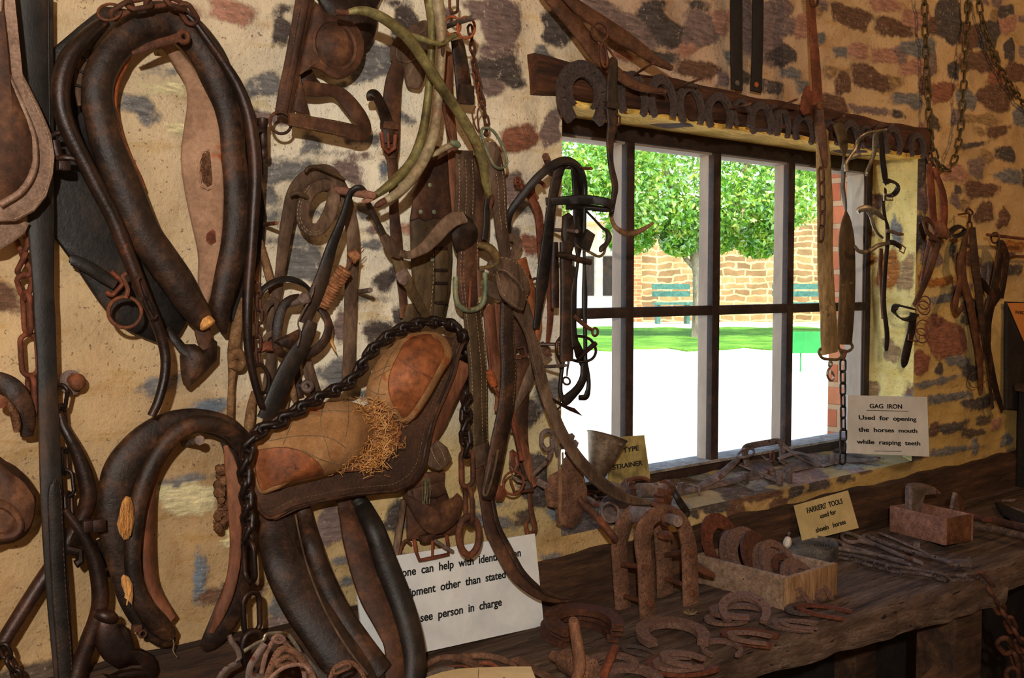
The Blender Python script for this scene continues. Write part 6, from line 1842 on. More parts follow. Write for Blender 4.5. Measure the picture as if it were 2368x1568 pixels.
# shears and tools right of the window
t = thing('shears', 'rusty iron shears bound with a leather tie, right of the window', 'shears', P(2160, 500, .04))
ribbon(quads('2148 378 .06 8 2150 400 .06 13 2153 440 .065 16 2157 490 .065 15 2160 530 .065 14 2158 560 .06 12'), 'iron_red', t, 'blade', .008)
ribbon(quads('2161 388 .065 8 2168 410 .07 12 2178 440 .07 14 2183 480 .07 16 2181 515 .07 17 2176 545 .065 16'), 'iron_red', t, 'blade', .008)
chain(t, [(2148, 352, .06), (2152, 366, .06), (2158, 382, .06), (2161, 400, .062)], .036, .022, .0036, 'iron_rust')
put('knot', tubep(quads('2154 534 .07 22 2164 528 .08 34 2176 532 .085 36 2188 540 .08 26'), (.6, 1), 12), 'leather_red', t)
ribbon(quads('2160 524 .09 12 2146 508 .095 15 2137 514 .095 15 2142 532 .095 16 2154 546 .095 16 2168 554 .09 14'), 'leather_brown', t, 'tie_loop', .006, Vector((.3, -1, .4)))
ribbon(quads('2184 550 .08 14 2200 534 .08 14 2216 524 .075 13 2230 528 .07 12 2226 540 .07 12 2206 548 .075 12'), 'leather_black', t, 'tie_loop', .005, Vector((.2, -.6, .8)))
put('handle', tubep(quads('2172 550 .07 14 2163 585 .07 15 2150 625 .065 16 2131 672 .06 14 2113 706 .055 10'), (.6, 1), 10), 'leather_brown', t)
put('handle', tubep(quads('2150 552 .055 10 2142 590 .05 9 2136 620 .05 7 2128 660 .05 6'), n=8), 'iron_rust', t)
t = thing('ring_strap', 'short dark strap with four thin rings and a buckle under the shears', 'strap', P(2110, 760, .04))
ribbon(quads('2112 714 .06 16 2094 710 .065 16 2074 706 .07 15 2069 718 .075 16 2082 736 .08 18 2104 738 .08 18 2118 726 .075 16'), 'leather_black', t, 'loop', .004, Vector((-.2, -.4, 1)))
ribbon(quads('2112 724 .06 15 2108 760 .06 17 2103 784 .06 18 2097 810 .06 19 2091 836 .06 17 2088 850 .06 5'), 'leather_black', t, 'band', .005)
mb = MB()
for i, (x, y, r_) in enumerate(((2138, 700, 15), (2136, 712, 16), (2134, 758, 18), (2131, 776, 17))):
    put('ring', MB().ring(P(x, y, .06), Vector((-.5, -1, .3*(i % 2))), r_*mpp(P(x, y, .06)), .0024, 28, 6), 'iron_rust', t)
mb.tube([P(x, y, .068) for x, y in pairs('2102 772 2100 786 2124 790 2126 776')], .0028, 6)
put('buckle', mb, 'iron_rust', t)
t = thing('paired_handles', 'two long dark wooden hames hung together on a small chain near the right edge', 'hames', P(2250, 700, .03))
chain(t, [(2236, 486, .04), (2243, 492, .045), (2242, 510, .045), (2243, 530, .045)], .036, .022, .0036, 'iron_rust')
put('nail', nailp(2216, 496, 2240, 493, 0, .06, 2), 'iron_rust', t)
put('shaft', tubep(quads('2239 530 .045 11 2230 565 .05 15 2223 610 .05 18 2228 650 .05 19 2240 690 .05 18 2253 756 .045 18 2264 820 .04 14 2268 880 .04 11 2268 910 .035 8'), (.6, 1), 10), 'wood_rod', t)
put('hook', tubep(quads('2222 640 .06 14 2216 672 .065 14 2209 702 .065 13 2212 722 .065 10 2220 722 .065 8 2225 706 .065 8'), (.6, 1), 8), 'iron_rust', t)
put('shaft', tubep(quads('2249 526 .05 13 2251 570 .055 17 2256 625 .055 19 2263 670 .055 19 2270 738 .05 14 2280 825 .045 10 2296 944 .03 8'), (.6, 1), 10), 'wood_dark', t)
put('blade', platep(pairs('2266 642 2276 650 2288 672 2284 682 2272 668'), .06, .008), 'iron_dark', t)
put('wire', MB().tube([P(x, y, .06) for x, y in spl(pairs('2258 860 2244 868 2240 884 2250 896 2262 892 2280 880 2294 872'), 5)], .0016, 5), 'iron_rust', t)
t = thing('hanging_strap', 'long dark folded strap hanging from the iron rod at the right edge', 'strap', P(2300, 750, .03))
q = quads('2316 566 .06 16 2310 600 .06 17 2302 650 .06 19 2292 695 .055 21 2282 745 .05 22 2281 790 .05 22 2287 830 .045 21 2300 890 .04 18 2318 950 .035 12')
ribbon(q, 'leather_dark', t, 'band', .006)
ribbon(quads('2306 562 .055 14 2318 566 .06 18 2325 590 .055 17 2322 635 .05 16 2315 690 .045 10'), 'leather_dark', t, 'band', .006)
ribbon(quads('2303 660 .055 10 2308 684 .055 12 2300 706 .055 6'), 'leather_black', t, 'torn_end', .004)
t = thing('rod_bracket', 'thin horizontal iron rod on the wall at the right edge, upper one', 'rod', P(2320, 548, .05))
put('rod', MB().tube([P(2283, 543, .07), P(2330, 548, .07), P(2390, 555, .07)], .0065, 8), 'iron_rust', t)
put('loop', ringp(2301, 550, .07, 12, 2.2, Vector((1, -.4, 0))), 'iron_rust', t)
one('lower_rod', 'thin horizontal iron rod on the wall at the right edge, lower one', 'rod', MB().tube([P(2326, 592, .04), P(2390, 594, .04)], .0055, 8), 'iron_rust')
t = thing('notice_board', 'black board with an orange card at the right edge of the wall', 'board', P(2360, 820, .02))
put('board', platep(pairs('2322 697 2420 701 2420 950 2322 946'), .012, .012, 0, inner=1), 'board_black', t)
cdp = put('card', platep(pairs('2329 701 2420 701 2420 912'), .027, .002, 0, inner=1), 'card_orange', t, label='triangular orange card')
def textmesh(s, size, space=1., bold=.0):
    cu = bpy.data.curves.new('t', 'FONT')
    cu.body = s
    cu.size = size
    cu.space_character = space
    cu.offset = bold
    cu.extrude = .0004
    cu.align_x = 'LEFT'
    o = bpy.data.objects.new('t', cu)
    COL.objects.link(o)
    dg = bpy.context.evaluated_depsgraph_get()
    dg.update()
    me = bpy.data.meshes.new_from_object(o.evaluated_get(dg))
    bpy.data.objects.remove(o)
    bpy.data.curves.remove(cu)
    return me
def lettering(s, parent, f, p0, p1, capx, lift=.001, bold=0., mat='ink'):
    """a line of text from p0 to p1 (world points of its baseline), written along them; f = outward normal; capx = capital height m"""
    me = textmesh(s, capx/.7, 1., bold*capx)
    xs_ = [v.co.x for v in me.vertices]
    w = max(xs_)-min(xs_)
    ln0 = (p1-p0).length
    sx = ln0/w
    X = (p1-p0).normalized()
    Z = Vector(f).normalized()
    Y = Z.cross(X)
    M = Matrix((X, Y, Z)).transposed().to_4x4()
    M.translation = p0+Z*lift
    base = Vector(parent['_b'])
    off = min(xs_)
    for v in me.vertices:
        v.co = M @ Vector(((v.co.x-off)*sx, v.co.y, v.co.z))-base
    me.materials.clear()
    me.materials.append(MATS[mat])
    o = bpy.data.objects.new('lettering', me)
    COL.objects.link(o)
    o.parent = parent
    o['_b'] = list(base)
    return o
lettering('INSIDE', t, WN, P(2348, 725, .0292), P(2374, 728, .0292), .013)
ch_ = MB().box((4.46, -.22, .97), (.50, .36, .42), bev=.006)
t = thing('dark_chest', 'dark wooden chest at the far right end of the bench', 'chest', (4.46, -.22, BZ))
put('body', ch_, 'board_black', t)
put('lid', MB().box((4.455, -.225, 1.185), (.53, .39, .03), bev=.005), 'wood_dark', t)

# ================================================================ window sill
def SL(x, y, lift=0.):
    """point on the sloping sill (lift metres above it)"""
    r = ray(x, y)
    t = (.968+.25*CAM.y+lift-CAM.z)/(r.z-.25*r.y)
    return CAM+r*t
def signboard(name, label, cs, th, mat, lines=(), rules=(), cat='sign', group=None):
    """board from four world corners TL TR BR BL, with lettering on its face; lines: text, start px, end px, capital height px"""
    tl, tr, br, bl = cs
    n = (tr-bl).cross(tl-br).normalized()
    if n.dot(CAM-tl) < 0:
        n = -n
    tr, br, bl = [CAM+(p-CAM)*((tl-CAM).dot(n)/(p-CAM).dot(n)) for p in (tr, br, bl)]
    t = thing(name, label, cat, (bl+br)/2, group)
    mb = MB()
    f = [tl, tr, br, bl]
    b_ = [p-n*th for p in f]
    mb.add(f+b_, [(0, 1, 2, 3), (7, 6, 5, 4), (0, 4, 5, 1), (1, 5, 6, 2), (2, 6, 7, 3), (3, 7, 4, 0)])
    put('board', mb, mat, t, smooth=False)
    def onface(x, y):
        r = ray(x, y)
        return CAM+r*((tl-CAM).dot(n)/r.dot(n))
    for s, p, q, cap in lines:
        a, c = onface(*p), onface(*q)
        lettering(s, t, n, a, c, cap*mpp(a), .0006, .03)
    for p, q in rules:
        put('rule', MB().tube([onface(*p)+n*.0006, onface(*q)+n*.0006], .0009, 4), 'ink', t)
    return t
signboard('gag_iron_sign', 'white card headed GAG IRON standing at the right end of the sill', [P(1960, 914, .02), P(2144, 918, .02), P(2149, 1056, .05), P(1958, 1048, .05)], .003, 'paint_white',
          [('GAG  IRON', (2011, 944), (2086, 945), 10), ('Used  for  opening', (1986, 970), (2119, 974), 10), ('the  horses  mouth', (1985, 998), (2121, 1001), 10), ('while  rasping  teeth', (1981, 1026), (2128, 1030), 10)],
          [((2004, 949), (2100, 951)), ((2022, 1043), (2084, 1044))])
signboard('strainer_sign', 'stained yellowed card reading TYPE behind the tin funnel on the sill', [P(1412, 1012, -.115), P(1490, 1006, -.115), P(1504, 1107, -.10), P(1404, 1126, -.10)], .003, 'paint_stained',
          [('TYPE', (1441, 1047), (1477, 1041), 11), ('E   STRAINER', (1396, 1090), (1486, 1075), 11)])
t = thing('tin_funnel', 'rusty tin funnel-shaped can standing on the sill before the stained card', 'can', SL(1384, 1108))
pts_top = P(1397, 1008, -.07)
bot = P(1378, 1108, -.06)
ax = (pts_top-bot)
Mx = Matrix.Translation(bot) @ (ax+Vector((.0, -.012, 0))).to_track_quat('Z', 'Y').to_matrix().to_4x4()
k_ = mpp(bot)
hh = ax.length
put('body', MB().lathe([(0, 0), (17*k_, 0), (48*k_, hh), (46.5*k_, hh), (16*k_, .006), (0, .006)], Mx, 36), 'tin', t)
rim = [Mx @ Vector((48*k_*cos(2*pi*i/36), 48*k_*sin(2*pi*i/36), hh)) for i in range(36)]
put('rim', MB().tube(rim, .0018, 6, closed=True), 'tin', t)
put('tab', MB().box(Mx @ Vector((-43*k_, -5*k_, hh*.93)), (.003, .014, .018), Mx.to_3x3().to_4x4()), 'iron_grey', t)
t = thing('jack_plate', 'pitted rusty iron plate with hooks leaning below the left window corner', 'jack', P(1300, 1150, .03))
put('plate', platep(pairs('1258 1128 1270 1100 1292 1088 1304 1060 1322 1044 1338 1090 1348 1130 1344 1176 1328 1206 1312 1222 1286 1214 1284 1176 1264 1170'), .04, .022, .006), 'iron_pit', t)
mb = MB().tube([P(x, y, .05) for x, y in spl(pairs('1290 1050 1280 1010 1268 996 1254 1004 1252 1024 1262 1040 1276 1034 1276 1014'), 5)], .006, 8)
mb.tube([P(x, y, .05) for x, y in spl(pairs('1276 1040 1268 1062 1246 1084 1230 1100'), 4)], .006, 8)
mb.tube([P(1240, 1112, .04), P(1264, 1124, .05)], .009, 8)
put('hook', mb, 'iron_old', t)
mb = MB()
for x, y, r_ in ((1322, 1010, 10), (1330, 1026, 11), (1300, 1032, 9), (1312, 1048, 9)):
    mb.lathe([(0, -r_*.0009), (r_*.0009, -.003), (r_*.0009, .003), (0, r_*.0009)], Matrix.Translation(P(x, y, .055)) @ Vector((.5, -1, .3)).to_track_quat('Z', 'Y').to_matrix().to_4x4(), 10)
for i in range(4):
    mb.tube([P(1292+i*9, 1046, .05), P(1293+i*9, 1096, .05)], .0026, 6)
put('links', mb, 'iron_old', t)
mb = MB()
for i in range(7):
    mb.tube([P(1294+i*.8, 1080, .075), P(1292+i*1.3, 1130, .078), P(1291+i*1.0+sin(i), 1180+i*6, .075)], .0005, 4)
put('straw_strands', mb, 'canvas', t, label='dangling pale strands')
one('iron_bar', 'rusty iron bar running from the pitted plate to the arched frame', 'bar', tubep(quads('1338 1150 .065 16 1348 1166 .075 18 1380 1196 .10 19 1414 1236 .13 18 1424 1250 .135 14'), n=10), 'iron_rust')

t = thing('winch_roller', 'rusty winch drum with gear and flange lying on the left part of the sill', 'winch', SL(1500, 1140))
def roller(name, a, b_, r, mat, parent, fl=()):
    Mx = Matrix.Translation(a) @ (b_-a).to_track_quat('Z', 'Y').to_matrix().to_4x4()
    h_ = (b_-a).length
    return put(name, MB().lathe([(0, 0), (r, 0), (r, h_)]+list(fl)+[(0, h_)], Mx, 22), mat, parent)
a, b_ = P(1476, 1134, -.03), P(1536, 1134, -.02)
roller('drum', a, b_, .020, 'iron_grey', t)
roller('flange', b_, b_+(b_-a).normalized()*.012, .029, 'iron_rust', t)
roller('flange', b_+(b_-a).normalized()*.012, b_+(b_-a).normalized()*.03, .018, 'iron_rust', t)
def gear(name, c, axis, R, th, teeth, mat, parent, hook=.35):
    Mx = Matrix.Translation(c) @ Vector(axis).normalized().to_track_quat('Z', 'Y').to_matrix().to_4x4()
    out = []
    for i in range(teeth):
        for f, r_ in ((0, .72), (.18, .98), (.42, 1.0), (.55, .74)):
            an = 2*pi*(i+f+hook*(r_-.72))/teeth
            out.append((r_*R*cos(an), r_*R*sin(an)))
    rows = [[Mx @ Vector((x*s, y*s, z)) for x, y in out] for s, z in ((.2, -th/2), (1, -th/2), (1, th/2), (.2, th/2))]
    return put(name, MB().grid(rows, False, True, True), mat, parent, ang=30)
gear('gear', P(1455, 1134, -.02), (1, -.35, 0), .030, .018, 10, 'iron_rust', t)
roller('shaft', P(1406, 1124, -.01), P(1440, 1134, -.02), .014, 'iron_grey', t)
put('arch', MB().tube([P(x, y, -.045) for x, y in spl(pairs('1434 1128 1446 1114 1466 1107 1488 1106 1500 1112'), 5)], .006, 8), 'iron_rust', t)
t = thing('pulley', 'dusty iron pulley lying on the sill behind the plain ring', 'pulley', SL(1425, 1185))
c = SL(1424, 1180, .022)
Mx = Matrix.Translation(c) @ Vector((-.5, -.6, .75)).to_track_quat('Z', 'Y').to_matrix().to_4x4()
put('wheel', MB().lathe([(.010, -.012), (.042, -.012), (.044, -.010), (.036, -.003), (.036, .003), (.044, .010), (.042, .012), (.010, .012)], Mx, 30, False), 'iron_grey', t)
put('hub', MB().lathe([(0, -.016), (.011, -.016), (.011, .016), (0, .016)], Mx, 14), 'iron_rust', t)
one('iron_ring', 'plain round iron ring standing against the pulley at the sill edge', 'ring', ringp(1411, 1185, .02, 21, 3.4, Vector((-.4, -1, .35)), 1.05), 'iron_grey')
one('leather_curl', 'black curled strip of leather right of the winch drum', 'strip', strapp(quads('1550 1122 -.01 8 1556 1130 -.005 12 1566 1150 .01 15 1578 1170 .015 17 1588 1184 .015 15 1584 1194 .015 12 1574 1192 .01 8'), .006, Vector((-.7, -1, .2))), 'leather_black')
t = thing('sill_scraps', 'low heap of brown scraps left of the pulley on the sill', 'scraps', SL(1370, 1160))
rr4 = random.Random(3)
mb = MB()
for i in range(14):
    p = SL(1352+rr4.uniform(-14, 60), 1150+rr4.uniform(-12, 22), .008)
    an = rr4.uniform(0, 3.1)
    mb.tube([p-Vector((cos(an), sin(an), 0))*.02, p+Vector((0, 0, .004)), p+Vector((cos(an), sin(an), .1))*.02], rr4.uniform(.003, .007), 6)
put('heap', mb, 'iron_rust', t)['kind'] = 'stuff'

# rabbit traps
t = thing('rabbit_trap', 'long steel rabbit trap with a bent leaf spring and raised jaws on the sill', 'trap', SL(1740, 1110))
def SQ(x, y, lift):
    return SL(x, y, lift)
def sills(s):
    v = [float(q) for q in s.split()]
    return [tuple(v[i:i+4]) for i in range(0, len(v), 4)]
UZ = Vector((0, 0, 1))
ribbon(sills('1560 1142 .006 14 1640 1125 .006 17 1725 1106 .006 18 1830 1085 .006 18 1960 1060 .006 16'), 'iron_grey', t, 'base_bar', .006, Vector((0, -.5, 1)), f=SL)
ribbon(sills('1590 1133 .010 10 1612 1128 .012 15 1648 1110 .02 19 1678 1088 .03 18 1700 1068 .045 14 1710 1056 .055 10'), 'iron_grey', t, 'leaf_spring', .004, Vector((-.1, -.7, 1)), f=SL)
put('spring_eye', MB().tube([SL(x, y, .06) for x, y in spl(pairs('1706 1052 1716 1042 1728 1036 1742 1040 1742 1050 1730 1056 1712 1058'), 5, True)], .004, 8, closed=True), 'iron_grey', t)
J = [('1727 1080 .015 9', '1722 1060 .035 9', '1719 1042 .055 9', '1724 1032 .066 9', '1740 1027 .07 9', '1770 1022 .07 9', '1798 1018 .07 9', '1804 1026 .062 9', '1806 1046 .042 9', '1806 1070 .018 9'),
     ('1732 1082 .010 8', '1728 1062 .03 8', '1726 1046 .05 8', '1732 1037 .06 8', '1752 1031 .064 8', '1780 1026 .064 8', '1808 1022 .064 8', '1812 1032 .056 8', '1812 1052 .038 8', '1812 1076 .012 8')]
for j in J:
    ribbon(sills(' '.join(j)), 'iron_old', t, 'jaw', .007, Vector((-.3, -1, .4)), f=SL)
mb = MB()
for i in range(9):
    p = SL(1734+i*8, 1031-i*1.3, .069)
    mb.box(p, (.005, .006, .010))
put('jaw_teeth', mb, 'iron_old', t)
put('pan', MB().plate([SL(x, y, .012) for x, y in pairs('1708 1076 1736 1064 1780 1066 1792 1086 1766 1098 1744 1092')], UZ, .004, .001), 'iron_grey', t)
mb = MB()
for x, y, h_ in ((1575, 1130, .03), (1724, 1106, .032), (1925, 1062, .03)):
    mb.box(SL(x, y, h_/2+.006), (.02, .012, h_), bev=.002)
put('lug', MB().box(SL(1575, 1130, .02), (.022, .012, .036), bev=.002), 'iron_old', t)
put('lug', MB().box(SL(1724, 1106, .022), (.024, .012, .036), bev=.002), 'iron_old', t)
put('lug', MB().box(SL(1925, 1062, .02), (.022, .012, .034), bev=.002), 'iron_old', t)
put('upright', MB().box(SL(1803, 1106, .022), (.012, .02, .046), bev=.002), 'iron_old', t)
put('upright', MB().box(SL(1824, 1100, .022), (.012, .02, .046), bev=.002), 'iron_old', t)
ribbon(sills('1810 1030 .06 9 1830 1044 .045 10 1856 1060 .028 11 1884 1074 .012 10'), 'iron_old', t, 'dog', .006, Vector((0, -.6, 1)), f=SL)
put('crank', MB().tube([SL(x, y, h_) for x, y, h_ in ((1594, 1120, .016), (1617, 1127, .018), (1617, 1144, .004))], .0036, 8), 'iron_grey', t)
ribbon(sills('1736 1090 .014 8 1766 1100 .010 9 1800 1112 .006 9'), 'iron_old', t, 'tongue', .005, Vector((0, -.6, 1)), f=SL)
t = thing('rabbit_trap', 'second trap with a coil and low curved spring behind the raised jaws', 'trap', SL(1830, 1062))
put('coil', MB().tube([P(1786+4*cos(i*.7), 1056+12*sin(i*.7), -.11+i*.0011) for i in range(40)], .004, 6), 'iron_rust', t)
ribbon(sills('1800 1062 .03 8 1822 1052 .045 10 1844 1048 .045 10 1868 1054 .035 9 1880 1060 .026 7'), 'iron_grey', t, 'spring', .004, Vector((0, -.5, 1)), f=SL)
ribbon(sills('1762 1054 .03 5 1772 1062 .03 7 1784 1064 .03 6'), 'iron_old', t, 'hook', .004, Vector((0, -.5, 1)), f=SL)
ribbon(sills('1820 1082 .008 12 1850 1072 .010 16 1900 1060 .010 16'), 'iron_grey', t, 'base_bar', .005, Vector((0, -.5, 1)), f=SL)
t = thing('sill_strips', 'flat dusty strips of metal scattered below the GAG IRON card', 'scraps', SL(1990, 1064))
for q in ('1938 1056 .012 12 1970 1062 .008 16 2010 1068 .006 12', '1950 1066 .008 9 1990 1066 .012 10 2030 1062 .008 8', '1960 1052 .012 8 2000 1056 .012 9 2044 1060 .008 7', '1900 1078 .006 9 1930 1070 .006 10 1960 1064 .006 8'):
    ribbon(sills(q), 'iron_grey', t, 'strip', .003, Vector((0, -.4, 1)), f=SL)

# ================================================================ bench top
def bench_shoe(label, toe, heel, z, wr=.94, kind='plain', mat='iron_shoe', tilt=0., roll=0., group='horseshoes lying on the bench', th=None, size=None):
    a, c = H(toe[0], toe[1], z), H(heel[0], heel[1], z)
    y = (a-c)
    ln0 = size or y.length*1.06
    y.normalize()
    x = y.cross(Vector((0, 0, 1))).normalized()
    zz = Vector((0, 0, 1))
    M = Matrix((x, y, zz)).transposed().to_4x4()
    M.translation = (a+c)/2
    M = M @ Matrix.Rotation(radians(tilt), 4, 'X') @ Matrix.Rotation(radians(roll), 4, 'Y') @ Matrix.Diagonal((ln0*wr, ln0, (th or ln0*.95), 1))
    return shoe(label, M, kind, mat, group)
S0 = BZ+.008
bench_shoe('bottom one of the thick rusty shoes stacked by the white sign', (1300, 1428), (1364, 1484), BZ+.010, .92, 'heavy', 'iron_rust', th=.12, size=.185)
bench_shoe('middle one of the thick rusty shoes stacked by the white sign', (1310, 1414), (1374, 1470), BZ+.031, .92, 'heavy', 'iron_rust', th=.11, size=.18)
bench_shoe('top one of the thick rusty shoes stacked by the white sign', (1310, 1402), (1376, 1460), BZ+.051, .95, 'heavy', 'iron_rust', th=.11, size=.18)
bench_shoe('large thick dusty horseshoe alone in front of the arched frame', (1534, 1434), (1568, 1488), BZ+.008, .98, 'heavy', 'iron_shoe', th=.10)
bench_shoe('flat shoe under the two overlapping shoes beside the long wooden box', (1634, 1436), (1712, 1428), BZ+.006, .9, 'plain')
bench_shoe('horseshoe with its toe to the left by the long box, in the middle of three', (1648, 1400), (1752, 1424), BZ+.020, .92, 'plain', tilt=-6)
bench_shoe('horseshoe with its toe up against the long wooden box, topmost of three', (1716, 1384), (1726, 1426), BZ+.034, .98, 'plain', tilt=16, size=.125)
bench_shoe('rusty outer shoe of the nested pair in front of the three overlapping shoes', (1670, 1464), (1790, 1482), BZ-.002, .74, 'light', 'iron_red', th=.20)
bench_shoe('thin inner shoe of the nested pair in front of the three overlapping shoes', (1684, 1466), (1776, 1480), BZ+.012, .72, 'light', th=.14)
bench_shoe('small thin horseshoe at the bench edge with pale wire beside it', (1659, 1480), (1676, 1516), BF+.008, .9, 'thin')
bench_shoe('bottom and widest shoe of the pile nearest the front edge', (1504, 1546), (1632, 1528), BF+.008, .9, 'light', 'iron_red', th=.16)
bench_shoe('middle shoe of the pile nearest the front edge', (1514, 1538), (1612, 1530), BF+.02, .86, 'plain', th=.10)
bench_shoe('top shoe of the pile nearest the front edge, its heels to the right', (1532, 1512), (1614, 1532), BF+.032, .86, 'plain', th=.10)
bench_shoe('pale thin shoe, leftmost of the three nested below the long box corner', (1770, 1438), (1872, 1452), BF+.006, .72, 'light', 'iron_grey')
bench_shoe('thin rusty shoe, middle of the three nested below the long box corner', (1787, 1440), (1882, 1452), BF+.012, .66, 'light')
bench_shoe('thin shoe, innermost of the three nested below the long box corner', (1804, 1438), (1890, 1446), BF+.02, .66, 'light')
bench_shoe('dark thin shoe right of the long box corner, its toe touching the box', (1824, 1414), (1912, 1402), BF+.016, .8, 'light', 'iron_old')
bench_shoe('wide-open rusty shoe right of the long box corner, lying over the dark one', (1844, 1402), (1960, 1422), BF+.022, .66, 'light', 'iron_red')
bench_shoe('small dark half-hidden shoe between the large shoe and the rusty rod', (1440, 1494), (1500, 1512), BZ+.005, .6, 'thin', 'iron_old')
bench_shoe('worn shoe behind the rusty rod by the hammer', (1414, 1512), (1422, 1548), BZ+.006, 1.1, 'plain', 'iron_shoe')
bench_shoe('broad dusty shoe cut by the bottom edge in front of the rusty rod', (1444, 1540), (1456, 1592), BF+.008, 1.1, 'plain', size=.135)

# arched iron frame
t = thing('arched_frame', 'pitted rusty iron jack frame of two arched plates standing on the bench', 'jack frame', (1.99, -.11, BZ))
DF, DB = .185, .095
fr_ = [(1497, 1430), (1495, 1390), (1492, 1317), (1486, 1262), (1490, 1225), (1504, 1200), (1528, 1186), (1552, 1188), (1574, 1206), (1588, 1240), (1594, 1280), (1596, 1330), (1597, 1400)]
bk_ = [(1441, 1412), (1437, 1360), (1433, 1300), (1432, 1262), (1438, 1226), (1452, 1198), (1474, 1180), (1496, 1180), (1516, 1196), (1528, 1226), (1533, 1270), (1536, 1320), (1538, 1376)]
for nm, q, d in (('arch', fr_, DF), ('arch', bk_, DB)):
    ribbon([(x, y, d, 36) for x, y in q], 'iron_pit', t, nm, .014)
def rodp(x0, y0, d0, x1, y1, d1, w, name='rod', mat='iron_rust', par=None):
    return put(name, tubep([(x0, y0, d0, w), ((x0+x1)/2, (y0+y1)/2, (d0+d1)/2, w), (x1, y1, d1, w)], n=10), mat, par or t)
rodp(1434, 1306, DB, 1490, 1310, DF+.01, 13)
rodp(1440, 1378, DB, 1498, 1394, DF+.01, 12)
rodp(1536, 1338, DB, 1594, 1356, DF+.01, 12)
rodp(1536, 1284, DB, 1592, 1276, DF+.01, 13)
roller('roller', P(1462, 1190, DB), P(1508, 1194, DF), .021, 'iron_grey', t)
gear('ratchet', P(1532, 1164, .145), (.35, -1, -.05), .040, .026, 9, 'iron_rust', t)
roller('pivot', P(1538, 1196, DF), P(1568, 1206, DF+.055), .0135, 'iron_grey', t)
put('washer', ringp(1544, 1198, DF+.008, 17, 3.5), 'iron_rust', t)
ribbon(quads('1600 1306 .16 14 1616 1312 .165 22 1632 1322 .17 20 1650 1332 .175 12'), 'iron_rust', t, 'pawl', .012, Vector((.2, -.6, .7)))
mb = MB()
for x, y in ((1600, 1282), (1508, 1398), (1601, 1372)):
    put('rivet', MB().box(P(x, y, DF+.009), (.016, .008, .016), Matrix.Rotation(.3, 4, 'Y'), .003), 'iron_rust', t)
put('hanger', platep(pairs('1520 1232 1534 1226 1546 1232 1548 1244 1534 1250 1522 1244'), .12, .02, .003), 'iron_rust', t)

# long box of shoes
t = thing('shoe_box', 'long pale wooden box full of rusty horseshoes standing across the bench', 'box', (2.31, -.2, BZ))
BXn, BXf, BYn, BYf = 2.195, 2.42, -.360, -.05
wt = .014
z0, hB = .769, .860
def plank(x0, x1, y0, y1, za, zb, name, mat, bev=.002):
    return put(name, MB().box(((x0+x1)/2, (y0+y1)/2, (za+zb)/2), (x1-x0, y1-y0, zb-za), bev=bev), mat, t)
plank(BXn, BXn+wt, BYn+wt, BYf, z0, hB, 'long_side', 'wood_box')
plank(BXf-wt, BXf, BYn+wt, BYf, z0, hB-.004, 'long_side', 'wood_box')
plank(BXn, BXf, BYn, BYn+wt, z0, hB-.001, 'end_board', 'wood_end')
plank(BXn+wt, BXf-wt, BYf-wt, BYf, z0, hB-.003, 'end_board', 'wood_box')
plank(BXn+wt, BXf-wt, BYn+wt, BYf-wt, z0, z0+.01, 'base', 'wood_box')
for x, y in ((1719, 1339), (1768, 1396), (1840, 1364)):
    r_ = ray(x, y)
    p = CAM+r_*((BXn-CAM.x)/r_.x) if x < 1815 else CAM+r_*((BYn-CAM.y)/r_.y)
    put('nail', MB().lathe([(.0028, 0), (.002, .001), (0, .0012)], Matrix.Translation(p) @ (Vector((-1, 0, 0)) if x < 1815 else WN).to_track_quat('Z', 'Y').to_matrix().to_4x4(), 8), 'iron_red', t)
BSH = [(.0, .066, 26, 'wide', 'iron_red', 1.25), (.035, .040, 24, 'plain', 'iron_rust', 1.0), (.062, .045, 22, 'wide', 'iron_shoe', 1.05), (.085, .052, 26, 'wide', 'iron_shoe', 1.1), (.112, .040, 30, 'plain', 'iron_shoe', 1.), (.135, .050, 30, 'wide', 'iron_rust', 1.15), (.162, .034, 34, 'plain', 'iron_shoe', 1.),
       (.182, .040, 36, 'light', 'iron_shoe', 1.05), (.200, .028, 38, 'plain', 'iron_shoe', 1.), (.222, .020, 40, 'light', 'iron_rust', .95), (.246, .010, 40, 'plain', 'iron_shoe', .95), (.264, .012, 42, 'wide', 'iron_shoe', 1.), (.282, .010, 44, 'light', 'iron_shoe', 1.)]
ORDB = 'first,second,third,fourth,fifth,sixth,seventh,eighth,ninth,tenth,eleventh,twelfth,last'.split(',')
for i, (f, up_, tl_, kd, mt, sz) in enumerate(BSH):
    y = BYf-.02-f
    M = Matrix.Translation((BXn+.105+.012*sin(i*2.1), y, z0+.045+up_)) @ Matrix.Rotation(radians(8*sin(i*1.7)), 4, 'Z') @ Matrix.Rotation(radians(90-tl_), 4, 'X') @ Matrix.Diagonal((.125*sz, .13*sz, .10, 1))
    shoe('horseshoe in the long wooden box, %s from the back' % ORDB[i] if i < 12 else 'horseshoe in the long wooden box, nearest to its front end', M, kd, mt, 'horseshoes in the wooden box')

